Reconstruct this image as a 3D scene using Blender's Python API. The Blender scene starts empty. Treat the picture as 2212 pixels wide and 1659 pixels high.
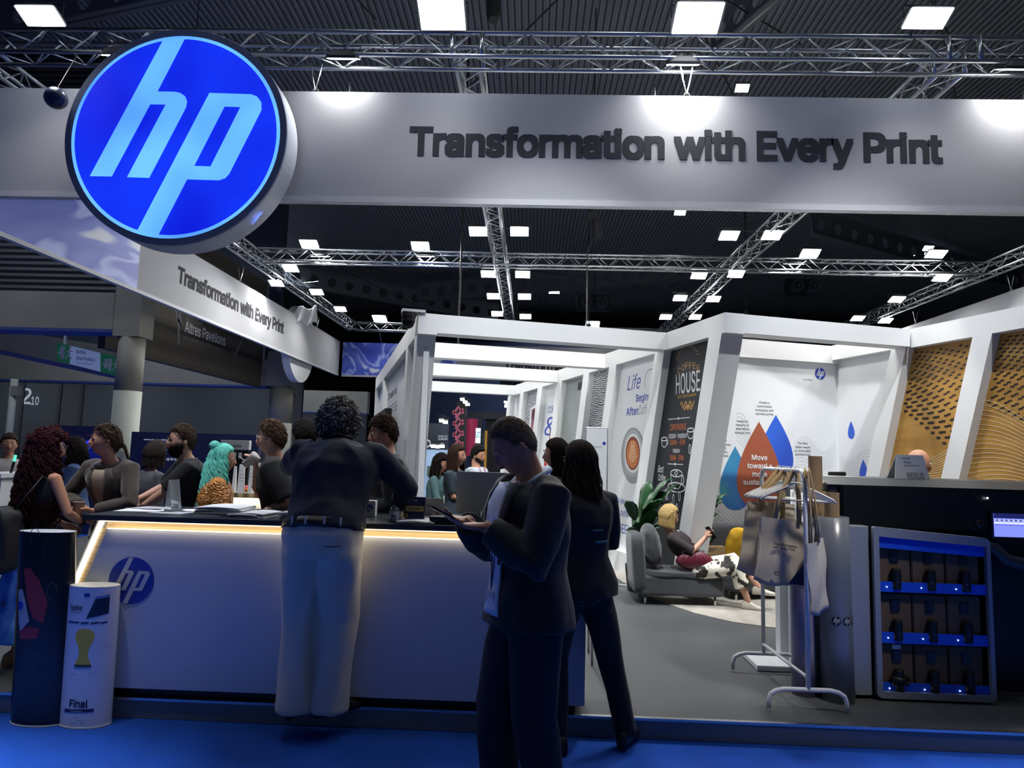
import bpy, bmesh, math, random, os
from mathutils import Vector, Matrix, noise
R = random.Random(7)
S = bpy.context.scene
COL = S.collection
PI = math.pi
# ---------------------------------------------------------------- camera
FPX, CXP, CYP = 1475.0, 1106.0, 829.5
CAMZ = 1.55
_d = Vector((1148-CXP, -(984-CYP), -FPX)).normalized()
_h = Vector((math.cos(.0283), -math.sin(.0283), 0))
_u = _h.cross(_d).normalized()
if _u.y < 0: _u = -_u
_x = _d.cross(_u).normalized()
M_WC = Matrix((( _x.x, _d.x, _u.x), (_x.y, _d.y, _u.y), (_x.z, _d.z, _u.z)))   # world -> camera
CAM = Vector((0, 0, CAMZ))
cd = bpy.data.cameras.new('camera'); cam = bpy.data.objects.new('camera', cd); COL.objects.link(cam)
cd.sensor_width = 36; cd.lens = FPX*36/2212; cd.clip_start = .05; cd.clip_end = 300
cam.matrix_world = Matrix.Translation(CAM) @ M_WC.transposed().to_4x4()
S.camera = cam
def ray(px, py): return M_WC.transposed() @ Vector((px-CXP, -(py-CYP), -FPX))
def aY(px, py, Y): r = ray(px, py); return CAM + r*(Y/r.y)
def aZ(px, py, Z): r = ray(px, py); return CAM + r*((Z-CAMZ)/r.z)
def aX(px, py, X): r = ray(px, py); return CAM + r*(X/r.x)
def onplane(px, py, p, n):
    r = ray(px, py); return CAM + r*((p-CAM).dot(n)/r.dot(n))
# ---------------------------------------------------------------- world, view
S.view_settings.view_transform = 'Standard'; S.view_settings.look = 'None'
S.view_settings.exposure = 0.0; S.view_settings.gamma = 1.0; S.view_settings.use_curve_mapping = False
w = bpy.data.worlds.new('world'); S.world = w; w.use_nodes = True
w.node_tree.nodes['Background'].inputs[0].default_value = (.30, .42, .75, 1)
w.node_tree.nodes['Background'].inputs[1].default_value = .10
def lamp(name, kind, loc, target, power, color=(1, 1, 1), size=.4, parent=None, spread=2.6, sizey=None):
    ld = bpy.data.lights.new(name, kind); ld.energy = power; ld.color = color
    if kind == 'AREA':
        ld.shape = 'RECTANGLE'; ld.size = size; ld.size_y = sizey or size*.5; ld.spread = spread
    elif kind == 'SPOT':
        ld.spot_size = spread; ld.spot_blend = .8; ld.shadow_soft_size = size
    else: ld.shadow_soft_size = size
    o = bpy.data.objects.new(name, ld); COL.objects.link(o)
    d = Vector(target)-Vector(loc)
    m = Matrix.Translation(Vector(loc)) @ d.to_track_quat('-Z', 'Y').to_matrix().to_4x4()
    if parent is not None:
        o.parent = parent; o.matrix_local = parent.matrix_basis.inverted() @ m
    else: o.matrix_world = m
    return o
# ---------------------------------------------------------------- materials
def lin(h):
    h = h.lstrip('#'); v = [int(h[i:i+2], 16)/255 for i in (0, 2, 4)]
    return tuple(x/12.92 if x <= .04045 else ((x+.055)/1.055)**2.4 for x in v)+(1,)
_M = {}
def mat(name, col='#808080', rough=.6, metal=0, var=.06, scale=6, bump=0, bscale=40, emit=0, ecol=None, alpha=1, spec=None, trans=0, sheen=0, coat=0):
    if name in _M: return _M[name]
    m = bpy.data.materials.new(name); m.use_nodes = True; nt = m.node_tree; b = nt.nodes['Principled BSDF']
    c = lin(col) if isinstance(col, str) else tuple(col)+(1,)*(4-len(col))
    b.inputs['Base Color'].default_value = c
    b.inputs['Roughness'].default_value = rough; b.inputs['Metallic'].default_value = metal
    if spec is not None: b.inputs['Specular IOR Level'].default_value = spec
    if trans: b.inputs['Transmission Weight'].default_value = trans; b.inputs['IOR'].default_value = 1.45
    if sheen: b.inputs['Sheen Weight'].default_value = sheen
    if coat: b.inputs['Coat Weight'].default_value = coat
    if alpha < 1: b.inputs['Alpha'].default_value = alpha
    if emit:
        b.inputs['Emission Color'].default_value = lin(ecol) if ecol else c
        b.inputs['Emission Strength'].default_value = emit
    tc = nt.nodes.new('ShaderNodeTexCoord')
    if var:
        n = nt.nodes.new('ShaderNodeTexNoise'); n.inputs['Scale'].default_value = scale; n.inputs['Detail'].default_value = 4
        mr = nt.nodes.new('ShaderNodeMapRange'); mr.inputs[3].default_value = 1-var; mr.inputs[4].default_value = 1+var
        mx = nt.nodes.new('ShaderNodeMixRGB'); mx.blend_type = 'MULTIPLY'; mx.inputs[0].default_value = 1
        nt.links.new(tc.outputs['Object'], n.inputs['Vector']); nt.links.new(n.outputs['Fac'], mr.inputs[0])
        mx.inputs[1].default_value = c; nt.links.new(mr.outputs[0], mx.inputs[2]); nt.links.new(mx.outputs[0], b.inputs['Base Color'])
    if bump:
        n2 = nt.nodes.new('ShaderNodeTexNoise'); n2.inputs['Scale'].default_value = bscale; n2.inputs['Detail'].default_value = 5
        bp = nt.nodes.new('ShaderNodeBump'); bp.inputs['Strength'].default_value = bump; bp.inputs['Distance'].default_value = .02
        nt.links.new(tc.outputs['Object'], n2.inputs['Vector']); nt.links.new(n2.outputs['Fac'], bp.inputs['Height']); nt.links.new(bp.outputs[0], b.inputs['Normal'])
    _M[name] = m; return m
def ramp_mat(name, kind, stops, scale=1, rough=.6, dist=0, detail=4, mapscale=(1, 1, 1), rot=(0, 0, 0), bump=0, vcol=None, wtype='BANDS', wdir='X', metal=0, emit=0):
    """wave or noise texture through a colour ramp"""
    if name in _M: return _M[name]
    m = bpy.data.materials.new(name); m.use_nodes = True; nt = m.node_tree; b = nt.nodes['Principled BSDF']
    b.inputs['Roughness'].default_value = rough; b.inputs['Metallic'].default_value = metal
    tc = nt.nodes.new('ShaderNodeTexCoord'); mp = nt.nodes.new('ShaderNodeMapping')
    mp.inputs['Scale'].default_value = mapscale; mp.inputs['Rotation'].default_value = rot
    nt.links.new(tc.outputs['Object'], mp.inputs[0])
    if kind == 'wave':
        t = nt.nodes.new('ShaderNodeTexWave'); t.wave_type = wtype; t.inputs['Distortion'].default_value = dist
        if wtype == 'BANDS': t.bands_direction = wdir
        t.inputs['Detail'].default_value = detail
    elif kind == 'voronoi': t = nt.nodes.new('ShaderNodeTexVoronoi')
    else:
        t = nt.nodes.new('ShaderNodeTexNoise'); t.inputs['Distortion'].default_value = dist; t.inputs['Detail'].default_value = detail
    t.inputs['Scale'].default_value = scale; nt.links.new(mp.outputs[0], t.inputs['Vector'])
    cr = nt.nodes.new('ShaderNodeValToRGB'); e = cr.color_ramp.elements
    while len(e) < len(stops): e.new(.5)
    for i, (p, c) in enumerate(stops): e[i].position = p; e[i].color = lin(c)
    nt.links.new(t.outputs[0] if kind != 'wave' else t.outputs['Fac'], cr.inputs[0]); nt.links.new(cr.outputs[0], b.inputs['Base Color'])
    if emit:
        nt.links.new(cr.outputs[0], b.inputs['Emission Color']); b.inputs['Emission Strength'].default_value = emit
    if bump:
        bp = nt.nodes.new('ShaderNodeBump'); bp.inputs['Strength'].default_value = bump; bp.inputs['Distance'].default_value = .05
        nt.links.new(t.outputs['Fac'] if kind == 'wave' else t.outputs[0], bp.inputs['Height']); nt.links.new(bp.outputs[0], b.inputs['Normal'])
    _M[name] = m; return m
WHITE = mat('white_laminate', '#dcdfe0', .45, var=.02)
OFFW = mat('off_white_paint', '#c9cccd', .5, var=.03)
BLACK = mat('black_plastic', '#0b0c0f', .45)
DARK = mat('dark_grey_plastic', '#24272b', .5)
ALU = mat('aluminium', '#c4c7ca', .28, metal=1, var=.05, scale=20)
CHROME = mat('chrome_steel', '#d0d2d4', .18, metal=1, var=.02)
INK = mat('dark_print', '#33363b', .6, var=.02)
HPBLUE = mat('logo_blue', '#1c3aa9', .5, var=.02)
# ---------------------------------------------------------------- objects
def setp(o, label=None, cat=None, group=None, kind=None):
    if label: o['label'] = label
    if cat: o['category'] = cat
    if group: o['group'] = group
    if kind: o['kind'] = kind
    return o
def thing(name, label, cat, loc=(0, 0, 0), rz=0, group=None):
    o = bpy.data.objects.new(name, None); COL.objects.link(o); o.empty_display_size = .1
    o.location = loc; o.rotation_euler = (0, 0, rz)
    o.matrix_basis = Matrix.Translation(Vector(loc)) @ Matrix.Rotation(rz, 4, 'Z')
    return setp(o, label, cat, group)
def wm(o):
    return (wm(o.parent) @ o.matrix_basis) if o.parent else o.matrix_basis.copy()
def link_mesh(name, me, m, parent=None, space='w', smooth=False):
    o = bpy.data.objects.new(name, me); COL.objects.link(o)
    if m is not None and not me.materials: me.materials.append(m)
    if parent is not None:
        if space == 'w': me.transform(wm(parent).inverted())
        o.parent = parent
    if smooth:
        me.polygons.foreach_set('use_smooth', [True]*len(me.polygons))
    me.update()
    return o
def frame_of(d, up=Vector((0, 0, 1))):
    d = d.normalized()
    if abs(d.dot(up)) > .98: up = Vector((0, 1, 0))
    s = d.cross(up).normalized(); return s, s.cross(d).normalized()
class MB:
    def __init__(s): s.v = []; s.f = []
    def add(s, vs, fs):
        n = len(s.v); s.v += [Vector(x) for x in vs]; s.f += [tuple(n+i for i in f) for f in fs]; return s
    def box(s, lo, hi, mtx=None):
        x0, y0, z0 = lo; x1, y1, z1 = hi
        vs = [Vector(p) for p in ((x0, y0, z0), (x1, y0, z0), (x1, y1, z0), (x0, y1, z0), (x0, y0, z1), (x1, y0, z1), (x1, y1, z1), (x0, y1, z1))]
        if mtx is not None: vs = [mtx @ p for p in vs]
        return s.add(vs, [(0, 3, 2, 1), (4, 5, 6, 7), (0, 1, 5, 4), (1, 2, 6, 5), (2, 3, 7, 6), (3, 0, 4, 7)])
    def hexa(s, a, b):
        """a, b: two quads (lists of 4 points)"""
        return s.add(list(a)+list(b), [(3, 2, 1, 0), (4, 5, 6, 7), (0, 1, 5, 4), (1, 2, 6, 5), (2, 3, 7, 6), (3, 0, 4, 7)])
    def prism(s, poly, off):
        n = len(poly); off = Vector(off); a = [Vector(p) for p in poly]
        return s.add(a+[p+off for p in a], [tuple(range(n-1, -1, -1)), tuple(range(n, 2*n))]+[(i, (i+1) % n, n+(i+1) % n, n+i) for i in range(n)])
    def quad(s, a, b, c, d): return s.add([a, b, c, d], [(0, 1, 2, 3)])
    def tube(s, pts, rad, n=10, sq=(1, 1), up=None, caps=True):
        pts = [Vector(p) for p in pts]; k = len(pts)
        if not hasattr(rad, '__len__'): rad = [rad]*k
        rings = []; ps = None
        for i in range(k):
            d = (pts[min(i+1, k-1)]-pts[max(i-1, 0)])
            if d.length < 1e-9: d = Vector((0, 0, 1))
            if ps is None: a, b = frame_of(d, Vector(up) if up is not None else Vector((0, 0, 1)))
            else:
                d = d.normalized(); a = (ps-d*ps.dot(d)); a = a.normalized() if a.length > 1e-6 else frame_of(d)[0]; b = a.cross(d).normalized()
            ps = a; r = rad[i]
            rings.append([pts[i]+(a*math.cos(t*2*PI/n)*sq[0]+b*math.sin(t*2*PI/n)*sq[1])*r for t in range(n)])
        base = len(s.v)
        for rg in rings: s.v += rg
        for i in range(k-1):
            for t in range(n):
                u = (t+1) % n; s.f.append((base+i*n+t, base+i*n+u, base+(i+1)*n+u, base+(i+1)*n+t))
        if caps:
            s.f.append(tuple(base+t for t in range(n-1, -1, -1))); s.f.append(tuple(base+(k-1)*n+t for t in range(n)))
        return s
    def loft(s, secs, n=24, p=2.0, caps=True):
        """secs: (centre, lateral vec, forward vec) superellipse sections"""
        base = len(s.v)
        for c, a, b in secs:
            c, a, b = Vector(c), Vector(a), Vector(b)
            for t in range(n):
                ct, st = math.cos(t*2*PI/n), math.sin(t*2*PI/n)
                s.v.append(c+a*(abs(ct)**(2/p)*(1 if ct > 0 else -1))+b*(abs(st)**(2/p)*(1 if st > 0 else -1)))
        k = len(secs)
        for i in range(k-1):
            for t in range(n):
                u = (t+1) % n; s.f.append((base+i*n+t, base+i*n+u, base+(i+1)*n+u, base+(i+1)*n+t))
        if caps:
            s.f.append(tuple(base+t for t in range(n-1, -1, -1))); s.f.append(tuple(base+(k-1)*n+t for t in range(n)))
        return s
    def lathe(s, prof, c=(0, 0, 0), n=32, caps=True):
        c = Vector(c); return s.loft([(c+Vector((0, 0, z)), (r, 0, 0), (0, r, 0)) for r, z in prof], n, 2.0, caps)
    def ball(s, c, r, nu=16, nv=10, mtx=None):
        c = Vector(c); r = (r, r, r) if not hasattr(r, '__len__') else r
        base = len(s.v); mtx = mtx or Matrix.Identity(3)
        for j in range(1, nv):
            th = PI*j/nv
            for i in range(nu):
                ph = 2*PI*i/nu
                s.v.append(c+mtx @ Vector((r[0]*math.sin(th)*math.cos(ph), r[1]*math.sin(th)*math.sin(ph), r[2]*math.cos(th))))
        s.v.append(c+mtx @ Vector((0, 0, r[2]))); s.v.append(c+mtx @ Vector((0, 0, -r[2]))); T = len(s.v)-2
        for j in range(nv-2):
            for i in range(nu):
                k = (i+1) % nu; s.f.append((base+j*nu+i, base+(j+1)*nu+i, base+(j+1)*nu+k, base+j*nu+k))
        for i in range(nu):
            k = (i+1) % nu; s.f.append((T, base+i, base+k)); s.f.append((T+1, base+(nv-2)*nu+k, base+(nv-2)*nu+i))
        return s
    def xf(s, m): s.v = [m @ p for p in s.v]; return s
    def mesh(s, name='m'):
        me = bpy.data.meshes.new(name); me.from_pydata([tuple(p) for p in s.v], [], s.f); me.update(); return me
    def build(s, name, m, parent=None, space='w', smooth=False, bevel=0, normals=False):
        me = s.mesh(name)
        if bevel or normals:
            bm = bmesh.new(); bm.from_mesh(me); bmesh.ops.recalc_face_normals(bm, faces=bm.faces)
            if bevel:
                es = [e for e in bm.edges if len(e.link_faces) == 2 and e.calc_face_angle(0) > .6]
                bmesh.ops.bevel(bm, geom=es, offset=bevel, segments=2, affect='EDGES', clamp_overlap=True)
            bm.to_mesh(me); bm.free()
        return link_mesh(name, me, m, parent, space, smooth)
def eval_mesh(o):
    dg = bpy.context.evaluated_depsgraph_get(); return bpy.data.meshes.new_from_object(o.evaluated_get(dg))
def flat(loops, depth=.002, bev=0):
    """filled 2d outlines (with holes) as a thin solid in the local xy plane"""
    cu = bpy.data.curves.new('c', 'CURVE'); cu.dimensions = '2D'; cu.fill_mode = 'BOTH'; cu.extrude = depth/2
    for lp in loops:
        sp = cu.splines.new('POLY'); sp.points.add(len(lp)-1)
        for i, p in enumerate(lp): sp.points[i].co = (p[0], p[1], 0, 1)
        sp.use_cyclic_u = True
    o = bpy.data.objects.new('t', cu); COL.objects.link(o); me = eval_mesh(o)
    bpy.data.objects.remove(o); bpy.data.curves.remove(cu); return me
FONT = None
try: FONT = bpy.data.fonts.load(os.path.join(bpy.utils.system_resource('DATAFILES'), 'fonts', 'Inter.woff2'))
except Exception: FONT = None
def _raw_text(txt, res=3):
    cu = bpy.data.curves.new('t', 'FONT'); cu.body = txt; cu.size = 1; cu.extrude = .5; cu.resolution_u = res
    if FONT: cu.font = FONT
    o = bpy.data.objects.new('t', cu); COL.objects.link(o); me = eval_mesh(o)
    bpy.data.objects.remove(o); bpy.data.curves.remove(cu); return me
_G, _A, _C = {}, {}, {}
def _mx(me): return max((v.co.x for v in me.vertices), default=0)
def contours(ch, n=5):
    """outlines of one letter as point loops"""
    if ch in _C: return _C[ch]
    cu = bpy.data.curves.new('t', 'FONT'); cu.body = ch; cu.size = 1
    if FONT: cu.font = FONT
    o = bpy.data.objects.new('t', cu); COL.objects.link(o); dg = bpy.context.evaluated_depsgraph_get()
    c2 = bpy.data.curves.new_from_object(o.evaluated_get(dg), dg) if hasattr(bpy.data.curves, 'new_from_object') else o.to_curve(dg)
    out = []
    for sp in c2.splines:
        if sp.type == 'BEZIER':
            P_ = sp.bezier_points; L = []
            for i in range(len(P_)):
                p, q = P_[i], P_[(i+1) % len(P_)]; a0, a1, a2, a3 = p.co, p.handle_right, q.handle_left, q.co
                st = abs((a1-a0).cross(a3-a0).z)+abs((a2-a0).cross(a3-a0).z) < 1e-6; k = 1 if st else n
                for j in range(k):
                    t = j/k; w_ = a0*(1-t)**3+a1*3*t*(1-t)**2+a2*3*t*t*(1-t)+a3*t**3; L.append((w_.x, w_.y))
        else: L = [(p.co.x, p.co.y) for p in sp.points]
        M_ = []
        for p in L:
            if not M_ or abs(p[0]-M_[-1][0])+abs(p[1]-M_[-1][1]) > 1e-4: M_.append(p)
        for _ in range(3):      # drop points that lie on the line of their neighbours
            K_ = [M_[i] for i in range(len(M_)) if i % 2 == 0 or abs((M_[i][0]-M_[i-1][0])*(M_[(i+1) % len(M_)][1]-M_[i-1][1])-(M_[i][1]-M_[i-1][1])*(M_[(i+1) % len(M_)][0]-M_[i-1][0])) > 6e-5*1]
            if len(K_) == len(M_): break
            M_ = K_
        if len(M_) > 2: out.append(M_)
    bpy.data.objects.remove(o); _C[ch] = out; return out
def glyph(ch, bold=0):
    """faces of one letter: constrained triangulation of its outlines, kept where the winding is not zero"""
    from mathutils.geometry import delaunay_2d_cdt
    if 'H0' not in _A: m_ = _raw_text('H'); _A['H0'] = _mx(m_)
    if ch not in _A: m_ = _raw_text(ch+'H'); _A[ch] = _mx(m_)-_A['H0']
    key = (ch, round(bold, 3))
    if key in _G: return _G[key], _A[ch]
    loops = []
    for ox, oy in ([(0, 0)] if bold <= 0 else [(-bold, -bold), (bold, -bold), (-bold, bold), (bold, bold)]):
        loops += [[(p[0]+ox, p[1]+oy) for p in L] for L in contours(ch)]
    vs, es = [], []
    for L in loops: b = len(vs); vs += [Vector(p) for p in L]; es += [(b+i, b+(i+1) % len(L)) for i in range(len(L))]
    V_, F_ = [], []
    if vs:
        r = delaunay_2d_cdt(vs, es, [], 0, 1e-5); V_ = [tuple(v) for v in r[0]]
        for f in r[2]:
            cx_ = sum(V_[i][0] for i in f)/len(f); cy_ = sum(V_[i][1] for i in f)/len(f); wn = 0
            for L in loops:
                for i in range(len(L)):
                    (x0, y0), (x1, y1) = L[i-1], L[i]
                    if (y0 <= cy_) != (y1 <= cy_) and x0+(cy_-y0)*(x1-x0)/(y1-y0) > cx_: wn += 1 if y1 > y0 else -1
            if wn:
                ar = sum(V_[f[i-1]][0]*V_[f[i]][1]-V_[f[i]][0]*V_[f[i-1]][1] for i in range(len(f))); F_.append(tuple(f) if ar > 0 else tuple(reversed(f)))
    ec = {}
    for f in F_:
        for i in range(len(f)): ec[(f[i-1], f[i])] = 1
    bd = [e for e in ec if (e[1], e[0]) not in ec]
    _G[key] = (V_, F_, bd); return _G[key], _A[ch]
def text_mesh(txt, size=1, depth=.002, bold=0, align='LEFT', shear=0, width=None, sp=1):
    vs, fs, x = [], [], 0
    for ch in txt:
        (gv, gf, bd), ad = glyph(ch, max(0, bold)); b = len(vs); n = len(gv)
        for z in (depth/2, -depth/2): vs += [((p[0]+x+shear*p[1])*size, p[1]*size, z) for p in gv]
        fs += [tuple(b+i for i in f) for f in gf]+[tuple(b+n+i for i in reversed(f)) for f in gf]+[(b+p, b+n+p, b+n+q, b+q) for p, q in bd]
        x += ad*sp
    me = bpy.data.meshes.new('t')
    if vs:
        xs = [v[0] for v in vs]; x0, x1 = min(xs), max(xs); k = width/(x1-x0) if width else 1; c = {'LEFT': x0 if width else 0, 'CENTER': (x0+x1)/2, 'RIGHT': x1}[align]
        me.from_pydata([((v[0]-c)*k, v[1], v[2]) for v in vs], [], fs); me.update()
    return me
def join(mes):
    bm = bmesh.new()
    for me, m in mes:
        t = me.copy(); t.transform(m); bm.from_mesh(t); bpy.data.meshes.remove(t)
    me = bpy.data.meshes.new('j'); bm.to_mesh(me); bm.free(); return me
def plane_m(o, x, y):
    """matrix that lays local xy on a world plane: origin o, x axis dir, y axis dir; normal = x cross y"""
    x = Vector(x).normalized(); z = x.cross(Vector(y)).normalized(); y = z.cross(x)
    return Matrix(((x.x, y.x, z.x, o[0]), (x.y, y.y, z.y, o[1]), (x.z, y.z, z.z, o[2]), (0, 0, 0, 1)))
def stick(name, me, m, pm, parent=None, dz=0.0):
    """a flat mesh laid on a plane given by its matrix"""
    me.transform(pm @ Matrix.Translation((0, 0, dz))); return link_mesh(name, me, m, parent)
def fuse(name, mb, m, parent, voxel=.01, smooth=4, space='l', wr=0, wscale=6, wst=(1, 1, .45), fn=None):
    """one continuous surface from overlapping closed shapes"""
    me0 = mb.mesh(name); o = bpy.data.objects.new('t', me0); COL.objects.link(o)
    md = o.modifiers.new('r', 'REMESH'); md.mode = 'VOXEL'; md.voxel_size = voxel
    if smooth:
        ms = o.modifiers.new('s', 'SMOOTH'); ms.factor = .5; ms.iterations = smooth
    me = eval_mesh(o); bpy.data.objects.remove(o); bpy.data.meshes.remove(me0); me.materials.clear()
    if wr or fn:
        ns = [v.normal.copy() for v in me.vertices]
        for v, nn in zip(me.vertices, ns):
            p = v.co
            if wr:
                q = Vector((p.x*wst[0], p.y*wst[1], p.z*wst[2]))*wscale
                a = noise.noise(q+Vector((3.1, 0, parent_seed(parent))))
                b = noise.noise(q*2.3+Vector((0, 7.7, 0)))
                v.co = p+nn*wr*(1.2*(1-2*abs(a))*.6+.45*b-.3)
            if fn: v.co = fn(v.co, nn)
    return link_mesh(name, me, m, parent, space, True)
def parent_seed(p): return (hash(p.name) % 97)*.37 if False else sum(map(ord, p.name))*.13+p.location.x
# logo outlines (unit circle)
_lc = lambda pts: [((x-1147)/655, (897-y)/634) for x, y in pts]
LOGO_H = _lc([(1018, 308), (1045, 285), (1162, 277), (1013, 625), (1125, 625), (1160, 633), (1190, 653), (1204, 685), (1200, 722), (1008, 1160), (872, 1158), (1073, 705), (975, 705), (775, 1155), (640, 1155)])
LOGO_P = _lc([(1340, 630), (1600, 635), (1638, 648), (1666, 682), (1671, 732), (1500, 1128), (1478, 1154), (1440, 1168), (1243, 1165), (1095, 1505), (1040, 1508), (960, 1490)])
LOGO_PH = _lc([(1440, 713), (1540, 715), (1382, 1085), (1280, 1083)])
def circ(r, n=64, cx=0, cy=0): return [(cx+r*math.cos(2*PI*i/n), cy+r*math.sin(2*PI*i/n)) for i in range(n)]
def logo(pm, r, parent, disc=HPBLUE, letters=WHITE, name='logo', dz=.002):
    d = stick(name, flat([circ(r)], .002), disc, pm, parent, dz)
    sc = Matrix.Scale(r, 4)
    me = flat([[(x*r, y*r) for x, y in LOGO_H]], .002); me2 = flat([[(x*r, y*r) for x, y in LOGO_P], [(x*r, y*r) for x, y in LOGO_PH]], .002)
    lm = join([(me, Matrix()), (me2, Matrix())]); lm.transform(pm @ Matrix.Translation((0, 0, dz+.0025)))
    link_mesh('logo_letters', lm, letters, d)
    return d
def copy_tree(o, parent=None):
    c = o.copy(); COL.objects.link(c)
    if parent is not None: c.parent = parent
    for ch in list(o.children): copy_tree(ch, c)
    return c
# ================================================================ setting
CARPET = mat('blue_carpet', '#0b52c4', .95, var=.25, scale=3, bump=.5, bscale=300)
VINYL = mat('dark_vinyl', '#494c4e', .55, var=.08, scale=2)
CONC = mat('concrete', '#7c7a72', .8, var=.18, scale=1.5, bump=.15, bscale=8)
CONCL = mat('painted_concrete', '#9fa39c', .75, var=.08, scale=3)
def struct(name, mb, m, **k): return setp(mb.build(name, m, **k), kind='structure')
struct('floor', MB().box((-40, 24.6, -.1), (40, 60, 0)).box((11, -6, -.1), (40, 24.6, 0)).box((-40, -6, -.1), (-14, 24.6, 0)), mat('hall_concrete_floor', '#6b6d6e', .6, var=.1))
struct('floor_carpet', MB().box((-14, -6, -.1), (11, 24.6, 0)), CARPET)
PY0 = 4.0
struct('floor_platform', MB().box((-6.9, PY0+.012, .002), (11, 24.5, .11)), VINYL)
struct('trim_1', MB().box((-6.9, PY0, .002), (11, PY0+.012, .1)), mat('platform_riser', '#6f7780', .6, var=.12, scale=5))
struct('trim_2', MB().box((-6.9, PY0-.006, .1), (11, PY0+.022, .114)), ALU)
# lighter wood floor inset by the sofas, with a curved front edge
_cv = [aZ(x, y, .111) for x, y in ((1318, 1238), (1345, 1258), (1390, 1282), (1440, 1304), (1500, 1325), (1580, 1344), (1665, 1356), (1760, 1362), (1900, 1366))]
_pl = [Vector(p) for p in _cv]+[Vector((5.5, 12, .111)), Vector((-.3, 14.5, .111))]
struct('floor_inset', MB().prism([(p.x, p.y, .1105) for p in _pl], (0, 0, .006)), ramp_mat('pale_wood_floor', 'wave', [(0, '#9a958c'), (.5, '#aaa59c'), (1, '#a39e95')], .8, .6, 5, 3, (1, 4, 1)))
# hall shell
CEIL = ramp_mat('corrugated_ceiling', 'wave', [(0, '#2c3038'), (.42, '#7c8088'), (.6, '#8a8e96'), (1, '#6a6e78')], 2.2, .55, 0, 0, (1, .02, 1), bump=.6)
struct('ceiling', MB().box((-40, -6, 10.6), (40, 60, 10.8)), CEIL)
NAVYW = mat('dark_hall_wall', '#1b2430', .8, var=.3, scale=.3)
struct('wall_back', MB().box((-40, 52, 0), (40, 52.3, 10.6)), NAVYW)
struct('wall_right', MB().box((30, -6, 0), (30.3, 52, 10.6)), NAVYW)
struct('wall_left', MB().box((-30.3, -6, 0), (-30, 52, 10.6)), NAVYW)
# roof girders with round holes
def girder(p0, p1, h, lab, nh=14):
    p0, p1 = Vector(p0), Vector(p1); t = thing('roof_girder', lab, 'beam', p0, group=None)
    L = (p1-p0).length; loops = [[(0, 0), (L, 0), (L, h), (0, h)]]+[circ(h*.24, 20, L*(i+.5)/nh, h*.5) for i in range(nh)]
    stick('web', flat(loops, .05), mat('girder_grey', '#5b6069', .6), plane_m(p0, p1-p0, (0, 0, 1)), t)
    mb = MB(); s = (p1-p0).normalized().cross(Vector((0, 0, 1)))*.12
    for z in (0, h): mb.hexa([p0-s+Vector((0, 0, z)), p1-s+Vector((0, 0, z)), p1+s+Vector((0, 0, z)), p0+s+Vector((0, 0, z))], [p0-s+Vector((0, 0, z+.05)), p1-s+Vector((0, 0, z+.05)), p1+s+Vector((0, 0, z+.05)), p0+s+Vector((0, 0, z+.05))])
    mb.build('flange', mat('girder_grey'), t)
    return t
girder((-13, 13, 9.4), (-2.2, 10.5, 9.9), .7, 'pierced grey roof girder running up to the left of the brightest front floodlight')
girder((3.3, 12.5, 9.3), (5.6, 8.5, 9.9), .7, 'pierced grey roof girder between the two right-hand front floodlights', 10)
girder((-6, 34, 9.2), (12, 30, 10), .9, 'pierced blue-grey roof girder seen below the long white banner behind the hanging camera', 22)
girder((-14, 30, 9.4), (-2, 36, 8.6), .9, 'dark pierced roof girder above the left end of the cross truss', 16)
girder((9, 22, 9.0), (22, 31, 9.6), .8, 'dark pierced roof girder above the right-hand truss', 16)
def roof_wire(a, b, lab):
    o = MB().tube([a, b], .018, 6).build('tension_rod', DARK); setp(o, lab, 'rod', 'thin tension rods under the hall roof')
for a, b in (((-5, 9, 10.4), (-3, 11.5, 9.3)), ((-1.2, 8.4, 9.8), (5, 12.6, 9.6)), ((1, 9.2, 10.4), (5, 15, 8.6)), ((3.8, 8.3, 10), (7.6, 12, 9.1)), ((-2.5, 14, 8.4), (2, 9, 9.9)), ((9, 14, 8), (6, 10.2, 9.6)), ((-3, 26, 9), (5, 24, 7.6)), ((2, 28, 8), (9, 26, 9.5)), ((-9, 30, 9.8), (-4, 28, 7.2))):
    roof_wire(a, b, 'thin dark tension rod slanting under the hall roof')
# ---------------------------------------------------------------- trusses
TZ, TH = 5.905, .13
def truss(p0, p1, label, step=.29, z=TZ):
    p0, p1 = Vector((*p0, z)), Vector((*p1, z)); L = (p1-p0).length; d = (p1-p0)/L; s = d.cross(Vector((0, 0, 1))); u = Vector((0, 0, 1))
    t = thing('lighting_truss', label, 'truss', p0)
    for a, b in ((1, 1), (1, -1), (-1, 1), (-1, -1)):
        o = s*a*TH+u*b*TH; MB().tube([p0+o, p1+o], .026, 10).build('chord', ALU, t, smooth=True)
    n = max(2, int(L/step)); mb = MB()
    for (a1, b1, a2, b2) in ((1, 1, 1, -1), (-1, 1, -1, -1), (1, -1, -1, -1), (1, 1, -1, 1)):
        q = []
        for i in range(n+1):
            a, b = (a1, b1) if i % 2 == 0 else (a2, b2); q.append(p0+d*(L*i/n)+s*a*TH+u*b*TH)
        for i in range(n): mb.tube([q[i], q[i+1]], .0095, 6)
    mb.build('lattice', ALU, t, smooth=True)
    return t
TXS = (-6.45, -.8, 4.42, 9.95); TYS = (7.0, 15.0, 23.6)
_lx = ['left edge', 'centre', 'right of centre', 'far right']
truss((-9.5, 7), (13, 7), 'long silver box truss just above the front white banner')
truss((-6.3, 15), (9.8, 15), 'silver box truss crossing the hall under the long banner, nearer of the two cross trusses')
truss((-6.3, 23.6), (9.8, 23.6), 'farthest silver cross truss, low behind the white frames')
truss((-6.45, 7.15), (-6.45, 23.7), 'silver truss receding along the left banner')
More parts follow.
